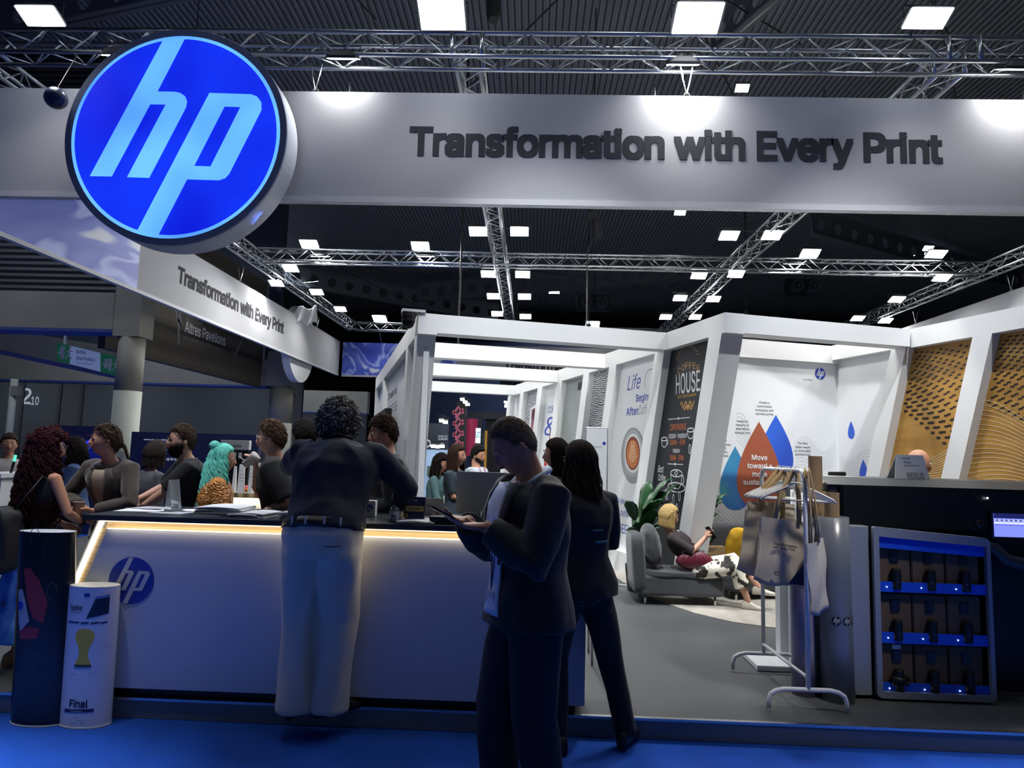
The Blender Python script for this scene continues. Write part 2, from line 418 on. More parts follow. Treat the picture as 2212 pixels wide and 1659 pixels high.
truss((-.8, 7.15), (-.8, 23.45), 'silver truss receding down the middle, directly above the coffee corridor')
truss((4.42, 7.15), (4.42, 23.45), 'silver truss receding to the right of the middle one, with floodlights on both sides')
truss((9.95, 7.15), (9.95, 23.7), 'silver truss receding along the far right banner')
for i, x in enumerate((-.8, 4.42)):      # node frames on the front truss
    t = thing('truss_corner_block', 'upright silver corner block on the front truss, %s of the two lit ones' % ('left', 'right')[i], 'truss', (x, 7, TZ))
    for a in (-.16, .16):
        for b in (-.13, .13): MB().tube([(x+a, 7+b, TZ-.14), (x+a, 7+b, TZ+.14)], .026, 10).build('upright', ALU, t, smooth=True)
# ---------------------------------------------------------------- floodlights
LENS = mat('lamp_lens', '#ffffff', .3, var=0, emit=28, ecol='#f4f8ff')
def flood(loc, aim, label, power=200, wdt=.30, hgt=.2, up=None, light=True, col=(1, .985, .95), spread=2.4, truss_z=None):
    loc = Vector(loc); t = thing('flood_light', label, 'lamp', loc, group='white floodlights on the trusses')
    d = (Vector(aim)-loc).normalized(); q = d.to_track_quat('-Z', 'Y').to_matrix().to_4x4(); m = Matrix.Translation(loc) @ q
    MB().loft([(m @ Vector((0, 0, .07)), m.to_3x3() @ Vector((wdt*.3, 0, 0)), m.to_3x3() @ Vector((0, hgt*.3, 0))), (m @ Vector((0, 0, .02)), m.to_3x3() @ Vector((wdt*.5, 0, 0)), m.to_3x3() @ Vector((0, hgt*.5, 0))), (m @ Vector((0, 0, -.01)), m.to_3x3() @ Vector((wdt*.52, 0, 0)), m.to_3x3() @ Vector((0, hgt*.52, 0)))], 16, 8).build('housing', DARK, t)
    MB().box((-wdt*.46, -hgt*.46, -.018), (wdt*.46, hgt*.46, -.012), m).build('lens', LENS, t)
    tz = truss_z if truss_z is not None else TZ
    mb = MB()
    for s_ in (-1, 1): mb.tube([m @ Vector((s_*wdt*.53, 0, 0)), m @ Vector((s_*wdt*.53, 0, 0))+Vector((0, 0, .13)), Vector((loc.x, loc.y, loc.z+.13))], .008, 6)
    if truss_z is not None and tz > loc.z+.14: mb.tube([(loc.x, loc.y, loc.z+.12), (loc.x, loc.y, 10.6 if tz > 10 else tz)], .010, 6)
    mb.build('yoke', DARK, t)
    if light: lamp('lamp_light', 'AREA', m @ Vector((0, 0, -.03)), Vector(m @ Vector((0, 0, -.03)))+d, power, col, wdt*.9, t, spread, hgt*.9)
    return t
def fl_px(px, py, z, aim_d, label, power=200, **k):
    p = aZ(px, py, z); return flood(p, p+Vector(aim_d), label, power, **k)
FR = 22
for px, py, nm in ((955, 30, 'biggest and brightest floodlight above the T of the front slogan'), (1507, 38, 'bright floodlight above the word with on the front banner'), (2003, 38, 'tilted rectangular floodlight above the word Print'), (88, 33, 'rectangular floodlight in the upper corner above the round blue sign')):
    p = aY(px, py, 6.55); t = flood(p, p+Vector((0, -.42, -1)), nm, FR, .50 if px in (955, 1507) else .44, .36 if px in (955, 1507) else .24, spread=1.9)
    MB().tube([p+Vector((0, 0, .13)), (p.x, 7.0-.13, TZ+TH)], .012, 6).build('outrigger', DARK, t)
DN = (0, -.38, -1)
for px, py, Y, nm, pw in ((1475, 137, 6.93, 'glaring floodlight hung below the front truss over the chain of the front banner', 60), (742, 124, 6.93, 'flat floodlight under the front truss just to the right of the round blue sign', 26),
                      (260, 117, 6.85, 'small floodlight half hidden behind the upper edge of the round blue sign', 6), (2195, 147, 6.93, 'floodlight under the front truss cut by the right edge of the picture', 50)):
    p = aY(px, py, Y); flood(p, p+Vector((0, .55, -1)), nm, pw, .34, .2)
IN = 46
for px, py, nm in ((908, 530, 'floodlight on top of the cross truss, first one left of the middle truss'), (668, 526, 'floodlight on top of the cross truss near the round blue sign'), (1750, 546, 'floodlight on top of the cross truss between the diagonal truss and the right edge'), (2022, 548, 'floodlight on top of the cross truss nearest the far right truss')):
    p = aY(px, py, 14.75); flood(p, p+Vector((0, -.5, -1)), nm, IN, .42, .26)
for px, py, nm in ((920, 553, 'floodlight slung inside the cross truss left of the middle truss'), (692, 553, 'floodlight slung inside the cross truss near the round blue sign'), (1715, 569, 'floodlight slung inside the cross truss right of the diagonal truss'), (1983, 571, 'floodlight slung inside the cross truss near the right edge')):
    p = aY(px, py, 15.0); flood(p, p+Vector((0, .3, -1)), nm, IN, .40, .24)
_q = [(1033, 499, 'left one of the pair of floodlights beside the middle truss just under the front banner'), (1122, 499, 'right one of the pair of floodlights beside the middle truss just under the front banner'),
      (1055, 591, 'left floodlight of the pair on the middle truss just behind the cross truss'), (1129, 592, 'right floodlight of the pair on the middle truss just behind the cross truss'),
      (1066, 639, 'left floodlight of the second pair behind the cross truss on the middle truss'), (1133, 640, 'right floodlight of the second pair behind the cross truss on the middle truss'),
      (1074, 677, 'left floodlight of the farthest pair on the middle truss'), (1135, 683, 'right floodlight of the farthest pair on the middle truss'),
      (628, 579, 'floodlight on the left receding truss right after its crossing with the cross truss'), (597, 611, 'floodlight tucked on the banner side of the left receding truss'),
      (684, 630, 'floodlight halfway along the left receding truss'), (735, 667, 'floodlight near the far end of the left receding truss'),
      (1575, 508, 'floodlight left of the diagonal truss, nearest the front banner'), (1668, 507, 'floodlight right of the diagonal truss, nearest the front banner'),
      (1510, 594, 'floodlight left of the diagonal truss just behind the cross truss'), (1590, 591, 'floodlight right of the diagonal truss just behind the cross truss'),
      (1469, 643, 'floodlight left of the diagonal truss above the beam of the white frame'), (1541, 645, 'floodlight right of the diagonal truss above the corner of the white frame'),
      (1502, 684, 'floodlight right of the diagonal truss touching the top of the white frame'), (1438, 684, 'floodlight left of the diagonal truss touching the top of the white frame'),
      (2035, 599, 'floodlight on the far right truss nearest the cross truss'), (1937, 646, 'floodlight halfway along the far right truss'),
      (1853, 687, 'floodlight left of the far end of the far right truss'), (1913, 692, 'floodlight hanging right of the far end of the far right truss')]
for px, py, nm in _q:
    t = fl_px(px, py, 5.74, DN, nm, IN, wdt=.36, hgt=.28); p = t.location; tx = min(TXS, key=lambda a: abs(a-p.x)); s_ = 1 if p.x > tx else -1
    MB().tube([p+Vector((0, 0, .13)), (tx+s_*TH, p.y, TZ-TH)], .010, 6).build('clamp_arm', DARK, t)
for px, py, Y, nm in ((820, 687, 23.4, 'floodlight on the farthest cross truss left of the dome camera'), (1280, 700, 23.4, 'small floodlight on the farthest cross truss above the coffee corridor beams')):
    p = aY(px, py, Y); flood(p, p+Vector((0, -.4, -1)), nm, IN, .5, .4)
for px, py, Y, z, nm, s in ((1603, 190, 14, 0, 'lone small hall floodlight above the front banner between the two brightest lamps', .3), (1469, 458, 20, 0, 'small distant hall floodlight directly under the front banner', .35), (2005, 536, 20, 0, 'small distant hall lamp above the cross truss near the right edge', .3)):
    p = aY(px, py, Y); flood(p, p+Vector((0, -.8, -1)), nm, 20, s, s*.6, truss_z=p.z+.1)
# roof lamps added as unseen fill over the aisle in front of the stand
for x, y, p_, nm in ((-4.5, 4.6, 15, 'high roof lamp over the aisle by the round sign'), (.8, 4.4, 22, 'high roof lamp over the middle of the aisle'), (6.5, 4.6, 20, 'high roof lamp over the aisle by the printer')):
    flood((x, y, 10.3), (x, y+.2, 0), nm, p_, .5, .4, col=(.8, .88, 1), truss_z=10.5)
for x, y, p_, nm in ((-14, 14, 200, 'high roof lamp over the concrete colonnade'), (-12, 30, 300, 'high roof lamp over the far left booths'), (1, 36, 400, 'high roof lamp over the far booths in the middle'), (16, 28, 250, 'high roof lamp beyond the right banner')):  # lamps added high up to fill the dark hall around the stand
    flood((x, y, 10.3), (x, y, 0), nm, p_, .6, .5, col=(.75, .85, 1), truss_z=10.5)
_t = flood((3.9, .9, 8.4), (1.8, 4.6, 1.0), 'high roof spotlight on the right lighting the rack and the media rolls', 0, .4, .3, light=False, truss_z=10.5)  # spotlight added out of view to brighten the rack and tote bags
lamp('spot_beam', 'SPOT', (3.9, .9, 8.3), (1.80, 4.55, 1.15), 2400, (1, .95, .88), .45, _t, .20)
for x, nm in ((-2.2, 'floodlight slung behind the front banner, left of the middle truss'), (1.3, 'floodlight slung behind the front banner above the coffee corridor'), (3.2, 'floodlight slung behind the front banner above the water-drop bay'), (5.4, 'floodlight slung behind the front banner above the big printer')):  # lamps added out of sight to light the bay wall and corridor
    flood((x, 7.42, 5.28), (x, 7.42+.75, 4.3), nm, 66, .34, .22, spread=2.7, truss_z=5.78)
for x, y, tx, ty, tz, w_, a_, nm in ((-.6, 2.6, .2, 7.0, 2.1, 4200, .42, 'roof spotlight aimed at the front beam of the coffee corridor'), (3.2, 2.4, 3.2, 6.8, 2.2, 4200, .42, 'roof spotlight aimed at the front beam of the water-drop bay'), (-3.4, 2.6, -2.4, 5.3, 1.3, 3000, .36, 'roof spotlight aimed at the people behind the long counter'),
                              (-2.9, 1.9, -2.9, 2.0, 0, 5500, .42, 'roof spotlight pooling on the blue carpet by the poster tubes'), (2.7, 2.0, 2.7, 2.1, 0, 5500, .42, 'roof spotlight pooling on the blue carpet by the clothes rack')):
    _t = flood((x, y, 10.2), (tx, ty, tz), nm, 0, .4, .3, light=False, truss_z=10.45); lamp('spot_beam', 'SPOT', (x, y, 10.1), (tx, ty, tz), w_, (.95, .97, 1), .12, _t, a_)  # spotlights added at the roof, out of view, to brighten these targets
# ---------------------------------------------------------------- banners
def marble(name, a='#5a6fc4', emit=0):
    return ramp_mat(name, 'noise', [(.30, '#22379c'), (.44, '#3a50b8'), (.475, '#9fb0e8'), (.50, '#3d55bd'), (.57, '#5a70c8'), (.60, '#c9cfe4'), (.68, '#e6e4e0')], .5, .5, 1.4, 2.5, (1, .35, 1.2), emit=emit)
BW = mat('banner_fabric', '#a3a4a8', .85, var=.015, spec=.2)
TRIM = mat('banner_hem', '#b9babf', .6, var=.02)
ZB0, ZB1 = 4.19, 5.43
def banner(name, label, p0, p1, nin, parts, z0=ZB0, z1=ZB1, th=.09):
    """p0->p1 along the outer face; nin = direction away from the viewer"""
    t = thing(name, label, 'banner', (*p0, z0)); p0 = Vector((*p0, 0)); p1 = Vector((*p1, 0)); n = Vector((*nin, 0))*th
    hem = MB().hexa([p0+Vector((0, 0, z0)), p1+Vector((0, 0, z0)), p1+n+Vector((0, 0, z0)), p0+n+Vector((0, 0, z0))], [p0+Vector((0, 0, z0+.06)), p1+Vector((0, 0, z0+.06)), p1+n+Vector((0, 0, z0+.06)), p0+n+Vector((0, 0, z0+.06))]).build('hem', TRIM, t)
    e = n*.1
    for (a, b, m, nm) in parts:
        q0, q1 = p0+(p1-p0)*a, p0+(p1-p0)*b
        MB().hexa([q0+e+Vector((0, 0, z0+.06)), q1+e+Vector((0, 0, z0+.06)), q1+n-e+Vector((0, 0, z0+.06)), q0+n-e+Vector((0, 0, z0+.06))], [q0+e+Vector((0, 0, z1)), q1+e+Vector((0, 0, z1)), q1+n-e+Vector((0, 0, z1)), q0+n-e+Vector((0, 0, z1))]).build(nm, m, t)
    return t
fb = banner('front_banner', 'long white hanging banner across the front with the large dark slogan', (-6.9, 7.0), (10.4, 7.0), (0, 1), [(0, 1, BW, 'fabric')])
SLOGAN = 'Transformation with Every Print'
def slogan(w_, cap=.295):
    me = text_mesh(SLOGAN, 1, .004, .030, width=w_, sp=.94); h = text_mesh('H'); k = cap/(max(v.co.y for v in h.vertices)-min(v.co.y for v in h.vertices))
    for v in me.vertices: v.co.y *= k; v.co.z *= 1
    return me
stick('lettering', slogan(5.64), mat('banner_ink', '#3c3d42', .9, var=.02, spec=.05), plane_m((-1.40, 7.0+.0065, 4.735), (1, 0, 0), (0, 0, 1)), fb)
lb = banner('side_banner', 'white banner receding on the left with blue marble print and a small grey slogan', (-6.95, 4.4), (-6.95, 24.0), (-1, 0), [(0, .362, marble('marble_print'), 'marble_fabric'), (.362, 1, BW, 'fabric')])
_t0 = aX(385, 590, -6.95); _t1 = aX(613, 718, -6.95)
stick('lettering', slogan(_t1.y-_t0.y), mat('banner_ink'), plane_m((-6.95-.006, _t0.y, 4.72), (0, 1, 0), (0, 0, 1)), lb)
bb = banner('rear_banner', 'farthest hanging banner, marble print at its left end, slogan half hidden by frames', (-6.9, 24.2), (10.4, 24.2), (0, 1), [(0, .24, marble('marble_print'), 'marble_fabric'), (.24, 1, BW, 'fabric')])
stick('lettering', slogan(5.7), mat('banner_ink'), plane_m((aY(1088, 790, 24.2).x, 24.2+.004, aY(1140, 800, 24.2).z), (1, 0, 0), (0, 0, 1)), bb)
rb_ = banner('side_banner', 'plain white banner at the right edge rising above the angled white frame', (10.4, 4.4), (10.4, 24.0), (1, 0), [(0, 1, BW, 'fabric')])
def sling(p, top, nm):
    t = thing('banner_sling', nm, 'sling', p); p = Vector(p)
    for s_ in (-.04, .04): MB().tube([p, p+Vector((s_, 0, (top-p.z)*.55)), Vector((p.x+s_*1.6, p.y, top))], .008, 6).build('strap', CHROME, t)
    mb = MB(); n = 16
    mb.tube([p+Vector((.03*math.cos(i*2*PI/n), 0, -.01+.035*math.sin(i*2*PI/n))) for i in range(n+1)], .007, 6); mb.build('shackle', CHROME, t)
sling((aY(682, 190, 7.05).x, 7.04, ZB1+.03), 5.78, 'wire sling holding the front banner right of the round sign')
sling((aY(1483, 200, 7.05).x, 7.04, ZB1+.03), 5.78, 'wire sling holding the front banner below the glaring lamp')
for px, py, nm in ((520, 590, 'sling ring on the left banner above the start of its slogan'), (685, 700, 'sling ring near the far end of the left banner')):
    p = aX(px, py, -6.98); sling((-6.98, p.y, ZB1+.03), 5.78, nm)
for px, py, nm in ((2184, 618, 'white strap sling holding the right banner near the edge of the picture'), (1978, 700, 'white strap sling holding the far end of the right banner')):
    p = aX(px, py, 10.44); sling((10.44, p.y, ZB1+.03), 5.78, nm)
for x, nm in ((-5.5, 'sling at the marble end of the farthest banner'), (0.2, 'sling near the middle of the farthest banner'), (6.5, 'sling at the right part of the farthest banner')):
    t = thing('banner_sling', nm, 'sling', (x, 24.24, ZB1)); MB().tube([(x, 24.24, ZB1-.01), (x, 23.73, TZ-TH)], .01, 6).build('strap', CHROME, t)
# small folded white banners hanging inside the left truss
for (px0, py0, px1, py1, Y, nm) in ((643, 663, 684, 700, 17.5, 'crumpled white cloth hanging between the left banner and its truss'),):
    a, b = aY(px0, py0, Y), aY(px1, py1, Y); mb = MB(); N = 14
    for i in range(N):
        for j in range(N):
            u, v = i/(N-1), j/(N-1); mb.v.append(Vector((a.x+(b.x-a.x)*u, Y+.08*math.sin(u*11+v*3), a.z+(b.z-a.z)*v+.05*math.sin(u*9))))
    for i in range(N-1):
        for j in range(N-1): mb.f.append((i*N+j, (i+1)*N+j, (i+1)*N+j+1, i*N+j+1))
    o = mb.build('hanging_cloth', mat('grey_cloth', '#8d9094', .8), smooth=True); sm = o.modifiers.new('s', 'SOLIDIFY'); sm.thickness = .01; setp(o, nm, 'cloth')
# ---------------------------------------------------------------- round illuminated sign
sg = thing('round_logo_sign', 'huge round glowing blue logo sign on the front banner', 'sign', (-3.745, 6.7, 4.72))
SR = 1.10; pm = plane_m((-3.745, 6.64, 4.72), (1, 0, 0), (0, 0, 1))
def gl(name, base, em, st, c2=None):
    m = bpy.data.materials.new(name); m.use_nodes = True; nt = m.node_tree; b = nt.nodes['Principled BSDF']
    b.inputs['Base Color'].default_value = lin(base); b.inputs['Roughness'].default_value = .35; b.inputs['Emission Strength'].default_value = st
    tc = nt.nodes.new('ShaderNodeTexCoord'); n = nt.nodes.new('ShaderNodeTexNoise'); n.inputs['Scale'].default_value = 1.1; n.inputs['Detail'].default_value = 1
    cr = nt.nodes.new('ShaderNodeValToRGB'); cr.color_ramp.elements[0].position = .35; cr.color_ramp.elements[1].position = .65
    cr.color_ramp.elements[0].color = lin(em); cr.color_ramp.elements[1].color = lin(c2 or em)
    nt.links.new(tc.outputs['Object'], n.inputs['Vector']); nt.links.new(n.outputs['Fac'], cr.inputs[0]); nt.links.new(cr.outputs[0], b.inputs['Emission Color']); return m
SB = gl('sign_blue_glow', '#0a1ad0', '#0a1ccb', 1.0, '#1236ee'); SL = gl('sign_letter_glow', '#58a0ff', '#559cff', 1.0, '#72c6ff')
mb = MB(); mb.xf(Matrix()); 
rim = MB().loft([(Vector((-3.745, 6.665, 4.72)), (SR, 0, 0), (0, 0, SR)), (Vector((-3.745, 6.645, 4.72)), (SR+.055, 0, 0), (0, 0, SR+.055)), (Vector((-3.745, 6.70, 4.72)), (SR+.06, 0, 0), (0, 0, SR+.06)), (Vector((-3.745, 6.94, 4.72)), (SR+.06, 0, 0), (0, 0, SR+.06))], 96)
rim.build('case', mat('sign_case', '#aeb3c0', .5), sg, smooth=False, normals=True)
ring_f = flat([circ(SR+.057, 96), circ(SR-.01, 96)], .03); stick('front_rim', ring_f, mat('sign_rim', '#4a5878', .5), pm, sg, .005)
lens = stick('lens', flat([circ(SR, 96)], .02), SL, pm, sg, .005)
r1 = SR*.957
d1 = stick('blue_face', flat([circ(r1, 96)], .004), SB, pm, sg, .018)
me = flat([[(x*SR, y*SR) for x, y in LOGO_H]], .006); me2 = flat([[(x*SR, y*SR) for x, y in LOGO_P], [(x*SR, y*SR) for x, y in LOGO_PH]], .006)
stick('letters', join([(me, Matrix()), (me2, Matrix())]), SL, pm, sg, .022)
lamp('sign_light', 'AREA', (-3.745, 6.55, 4.72), (-3.745, 0, 2.6), 60, (.10, .22, 1), 1.8, sg, 3.0, 1.8)
# half disc of the far side sign below the left banner
hd = MB().loft([(Vector((-7.07, 20.4, 4.72)), (0, 1.16, 0), (0, 0, 1.16)), (Vector((-7.30, 20.4, 4.72)), (0, 1.16, 0), (0, 0, 1.16))], 64)
o = hd.build('round_sign_back', OFFW, normals=True); setp(o, 'white round sign seen from behind, poking out below the left banner', 'sign')
# ================================================================ angled white frames with printed panels
FA = math.radians(16.5); FO = Vector((-1.05, 7.03, 0)); FU = Vector((math.cos(FA), math.sin(FA), 0)); FV = Vector((-math.sin(FA), math.cos(FA), 0))
def FL(uu, t, z): return FO+FU*uu+FV*t+Vector((0, 0, z))
LEAN = .30; FZ = 3.0; PZ0 = .112
FW = mat('frame_white', '#e4e6e6', .5, var=.015)
PWH = mat('panel_white', '#dadde0', .45, var=.02)
def lpost(u0, u1, t0, t1, parent, lean=LEAN, z0=PZ0, z1=FZ-.001, m=FW, name='post'):
    s0, s1 = lean*(FZ-z0), lean*(FZ-z1)
    return MB().hexa([FL(u0, t0+s0, z0), FL(u1, t0+s0, z0), FL(u1, t1+s0, z0), FL(u0, t1+s0, z0)], [FL(u0, t0+s1, z1), FL(u1, t0+s1, z1), FL(u1, t1+s1, z1), FL(u0, t1+s1, z1)]).build(name, m, parent, normals=True)
def lbox(u0, u1, t0, t1, z0, z1, parent, m=FW, name='beam'):
    return MB().hexa([FL(u0, t0, z0), FL(u1, t0, z0), FL(u1, t1, z0), FL(u0, t1, z0)], [FL(u0, t0, z1), FL(u1, t0, z1), FL(u1, t1, z1), FL(u0, t1, z1)]).build(name, m, parent, normals=True)
_capH = {}
def capnorm(me):
    if 'c' not in _capH:
        h = text_mesh('H'); _capH['c'] = max(v.co.y for v in h.vertices)-min(v.co.y for v in h.vertices)
    return 1/_capH['c']
class Face:
    """a printed surface: plane with local x (reading direction) and y (up)"""
    def __init__(s, o, x, y=(0, 0, 1)):
        s.m = plane_m(o, x, y); s.inv = s.m.inverted(); s.o = Vector(o); s.n = s.m.to_3x3().col[2].copy(); s.d = .001
    def loc(s, px, py): p = s.inv @ onplane(px, py, s.o, s.n); return p.x, p.y
    def text(s, txt, parent, px, py, px2, cap_px, m=INK, bold=.006, shear=0, py2=None, align='L', name='lettering', capm=None, dz=0):
        """baseline starts at pixel (px,py) and ends at px2; capital height cap_px pixels"""
        x0, y0 = s.loc(px, py); x1, _ = s.loc(px2, py if py2 is None else py2); _, yt = s.loc(px, py-cap_px)
        cap = capm or (yt-y0); me = text_mesh(txt, 1, .0008, bold*.8, shear=shear, width=x1-x0); k = capnorm(me)*cap
        for v in me.vertices: v.co.y *= k
        me.transform(s.m @ Matrix.Translation((x0, y0, s.d+dz))); return link_mesh(name, me, m, parent)
    def shape(s, loops, parent, m, name='print', dz=0): return stick(name, flat(loops, .0006), m, s.m, parent, s.d+dz*.3)
    def pxshape(s, pts, parent, m, name='print', dz=0): return s.shape([[s.loc(*p) for p in pts]], parent, m, name, dz)
    def line(s, pts, w, parent, m, name='line_art', dz=0):
        return s.lines([pts], w, parent, m, name, dz)
    def lines(s, lines, w, parent, m, name='line_art', dz=0):
        mb = MB()
        for pts in lines:
            pts = [Vector((p[0], p[1], 0)) for p in pts]; L, Rr = [], []
            for i, p in enumerate(pts):
                d = pts[min(i+1, len(pts)-1)]-pts[max(i-1, 0)]; d = d.normalized() if d.length else Vector((1, 0, 0)); nn = Vector((-d.y, d.x, 0))*w/2; L.append(p+nn); Rr.append(p-nn)
            b = len(mb.v); mb.v += L+Rr; k = len(pts)
            for i in range(k-1): mb.f.append((b+k+i, b+k+i+1, b+i+1, b+i))
        return stick(name, mb.mesh(), m, s.m, parent, s.d+dz*.3)
def drop(cx, ytop, ybot, hw, n=40):
    H = ytop-ybot; r = []
    for i in range(n+1):
        a = PI*i/n; r.append((cx+hw*math.sin(a)*math.sin(a/2)**1.15/.80, ytop-H*(1-math.cos(a))/2))
    return r+[(2*cx-x, y) for x, y in r[-2:0:-1]]
def mirror(): pass
BLUEP = mat('print_blue', '#2b3f9f', .5, var=.02); GOLD = mat('print_gold', '#b98a3e', .5, var=.02); ORNG = mat('print_orange', '#c2652f', .5, var=.02)
PW = mat('print_white', '#dfe2e4', .5, var=.01); PGR = mat('print_grey', '#8f9499', .5, var=.02)
# ---- left wall of the corridor (outer side faces the counter)
lw = thing('frame_wall', 'white slatted frame wall with print-production text and a black screen, left side of the coffee corridor', 'partition', FL(-.17, 0, .11))
lw['label'] = 'white frame wall with production text and a dark screen, left of the coffee corridor'
lbox(-.17, .03, 0, 6.9, FZ-.22, FZ, lw)
lpost(-.17, .03, 0, .20, lw)
for t0, t1 in ((.93, 1.15), (4.65, 4.9), (6.7, 6.9)): lpost(-.17, .03, t0, t1, lw, lean=0, z1=FZ-.22)
lbox(-.17, .03, .93, 6.7, PZ0, .3, lw)
lbox(-.09, -.03, .1, .93, PZ0, FZ-.22, lw, PWH, 'panel'); lbox(-.09, -.03, 1.15, 4.65, PZ0, FZ-.22, lw, PWH, 'panel'); lbox(-.09, -.03, 4.9, 6.7, PZ0, FZ-.22, lw, PWH, 'panel')
LF = Face(FL(-.09, 0, 0), -FV)
for i, tx in enumerate(('One Platform', 'Simplified', 'Production', 'Control')): LF.text(tx, lw, 882, 812+i*20-i*1, 899, 13, INK, .008, py2=809+i*19)
for y0, n in ((887, 3), (927, 2), (970, 2)):
    LF.text('Color Management', lw, 879, y0, 892, 5, INK, .01, py2=y0-1)
    for k in range(n): LF.text('consistent results on every single device', lw, 878-k*.4, y0+8+k*5.5, 890, 2.5, PGR, 0, py2=y0+7+k*5.5)
LF.text('HP PrintOS Production Hub', lw, 830, 872, 857, 13, INK, .008, py2=852)
for k in range(3): LF.text('manage the whole production of your print fleet from a single place', lw, 831, 888+k*6, 858, 3, PGR, 0, py2=868+k*6.5)
LF.shape([[LF.loc(*p) for p in ((816, 850), (822, 846), (821, 866), (816, 868))]], lw, BLUEP)
for k, tx in enumerate(('Nest', 'Jobs', 'Plan', 'RIP')): LF.text(tx, lw, 813, 886+k*17, 819, 6, INK, .01, py2=885+k*17)
tv = thing('wall_screen', 'big black flat screen on the left frame wall behind the man in the dark blazer', 'screen', FL(-.2, 3.7, 1.35))
lbox(-.26, -.17, 2.75, 4.9, 1.30, 2.16, tv, BLACK, 'housing'); lbox(-.264, -.262, 2.80, 4.85, 1.35, 2.11, tv, mat('screen_glass', '#0a0c10', .1), 'display')
# dome camera on the corner
dc = thing('dome_camera', 'black dome camera on a white bracket at the top corner of the white frame', 'camera', FL(-.28, 0, 2.86))
lbox(-.34, -.10, -.02, .1, FZ+.002, FZ+.03, dc, OFFW, 'bracket')
c = FL(-.27, .02, 0); MB().lathe([(.075, 2.995), (.075, 2.95), (.07, 2.93), (.07, 2.90)], (c.x, c.y, 0), 24).build('collar', BLACK, dc, smooth=False)
MB().ball((c.x, c.y, 2.895), (.064, .064, .07), 20, 12).build('dome', mat('black_glass', '#050608', .08), dc, smooth=True)
# ---- cross beams of the corridor
cb = thing('frame_beams', 'white beams spanning the top of the coffee corridor between its two walls', 'beam', FL(0, 0, 2.78))
for t0 in (-.001, 1.83, 3.9, 6.7): lbox(.03, 2.68, t0, t0+.2, FZ-.20, FZ-.002, cb)
# ---- right wall of the corridor (inner side)
rw = thing('frame_wall', 'white frame wall with coffee posters, right side of the corridor behind the two women', 'partition', FL(2.68, 0, .11))
U0, U1 = 2.68, 2.90
lbox(U0, U1, 0, 7.2, FZ-.20, FZ, rw)
PT = [(0, .24), (1.38, 1.62), (2.38, 2.62), (3.62, 3.9), (4.72, 5.0), (5.95, 6.2), (6.96, 7.2)]
for t0, t1 in PT: lpost(U0, U1, t0, t1, rw, z1=FZ-.2)
s0 = LEAN*(FZ-PZ0)
lbox(U0, U1, .24+s0-.25, 7.2+s0-.2, PZ0, .36, rw, name='skirting')
UP = U0+.09
GR = mat('panel_grey', '#8f9694', .6, var=.03); WAVY = ramp_mat('wavy_print', 'wave', [(0, '#2e3136'), (.45, '#4a4d52'), (.6, '#c8ccd0'), (1, '#dadde0')], 5.5, .5, 9, 3, (.8, .8, 2.0), wdir='Z')
for i, (a_, b_, m) in enumerate(((.24, 1.38, PWH), (1.62, 2.38, WAVY), (2.62, 3.62, GR), (3.9, 4.72, PWH), (5.0, 5.95, WAVY), (6.2, 6.96, PWH))):
    lpost(UP, UP+.03, a_, b_, rw, z0=.36, z1=FZ-.2, m=m, name='panel')
RF = Face(FL(UP, 0, 0), -FV)
RF.text('Life', rw, 1355, 844, 1384, 30, BLUEP, -.004, .35); RF.text('Begins', rw, 1374, 868, 1405, 15, BLUEP, .015, py2=866)
RF.text('After', rw, 1353, 898, 1379, 16, BLUEP, .015, py2=896); RF.text('Coffee', rw, 1379, 896, 1406, 20, PGR, -.008, .35, py2=894)
RF.text('All you need to', rw, 1331, 1085, 1377, 11, BLUEP, .012); RF.text('A better is', rw, 1333, 1112, 1368, 14, BLUEP, -.006, .35); RF.text('COFFEE!', rw, 1314, 1143, 1358, 19, BLUEP, -.004)
RF.line([(RF.loc(1405, 825)[0]+.16*math.cos(a), RF.loc(1405, 825)[1]+.16*math.sin(a)) for a in [i*.2 for i in range(-3, 18)]], .012, rw, PGR)
cx, cz = RF.loc(1367, 979)
RF.shape([circ(.36, 48, cx, cz-.03)], rw, mat('saucer_print', '#8d9194', .5, var=.15), 'saucer_print', .000)
RF.shape([circ(.30, 48, cx+.0, cz)], rw, mat('saucer_print2', '#a3a7aa', .5, var=.05), 'saucer_print', .002)
RF.shape([[(cx+.22, cz-.03), (cx+.36, cz-.05), (cx+.37, cz+.05), (cx+.22, cz+.03)]], rw, mat('saucer_print3', '#c6cacc', .5), 'saucer_print', .003)
RF.shape([circ(.25, 48, cx, cz+.0)], rw, mat('cup_print', '#d6d9da', .5), 'cup_print', .004)
RF.shape([circ(.215, 48, cx, cz+.0)], rw, mat('coffee_dark', '#7a2f14', .5), 'coffee_print', .006)
RF.shape([circ(.18, 48, cx, cz-.01)], rw, mat('coffee_mid', '#b96a2c', .5, var=.2, scale=12), 'coffee_print', .008)
FM = mat('foam_print', '#e2c8a4', .5)
for k in range(5):
    yy = cz+.09-k*.045; w_ = .045+.018*k
    RF.lines([[(cx-w_, yy+.06), (cx-w_*.5, yy+.02), (cx, yy-.02), (cx+w_*.5, yy+.02), (cx+w_, yy+.06)]], .016, rw, FM, 'foam_print', .010)
RF.text('COFFEE', rw, 1183, 893, 1210, 14, BLUEP, -.002, py2=892); RF.text('&', rw, 1176, 941, 1198, 38, BLUEP, 0, .2); RF.text('TEA', rw, 1197, 913, 1210, 14, BLUEP, -.002, py2=912); RF.text('Club', rw, 1188, 940, 1209, 17, PGR, -.01, .35, py2=938)
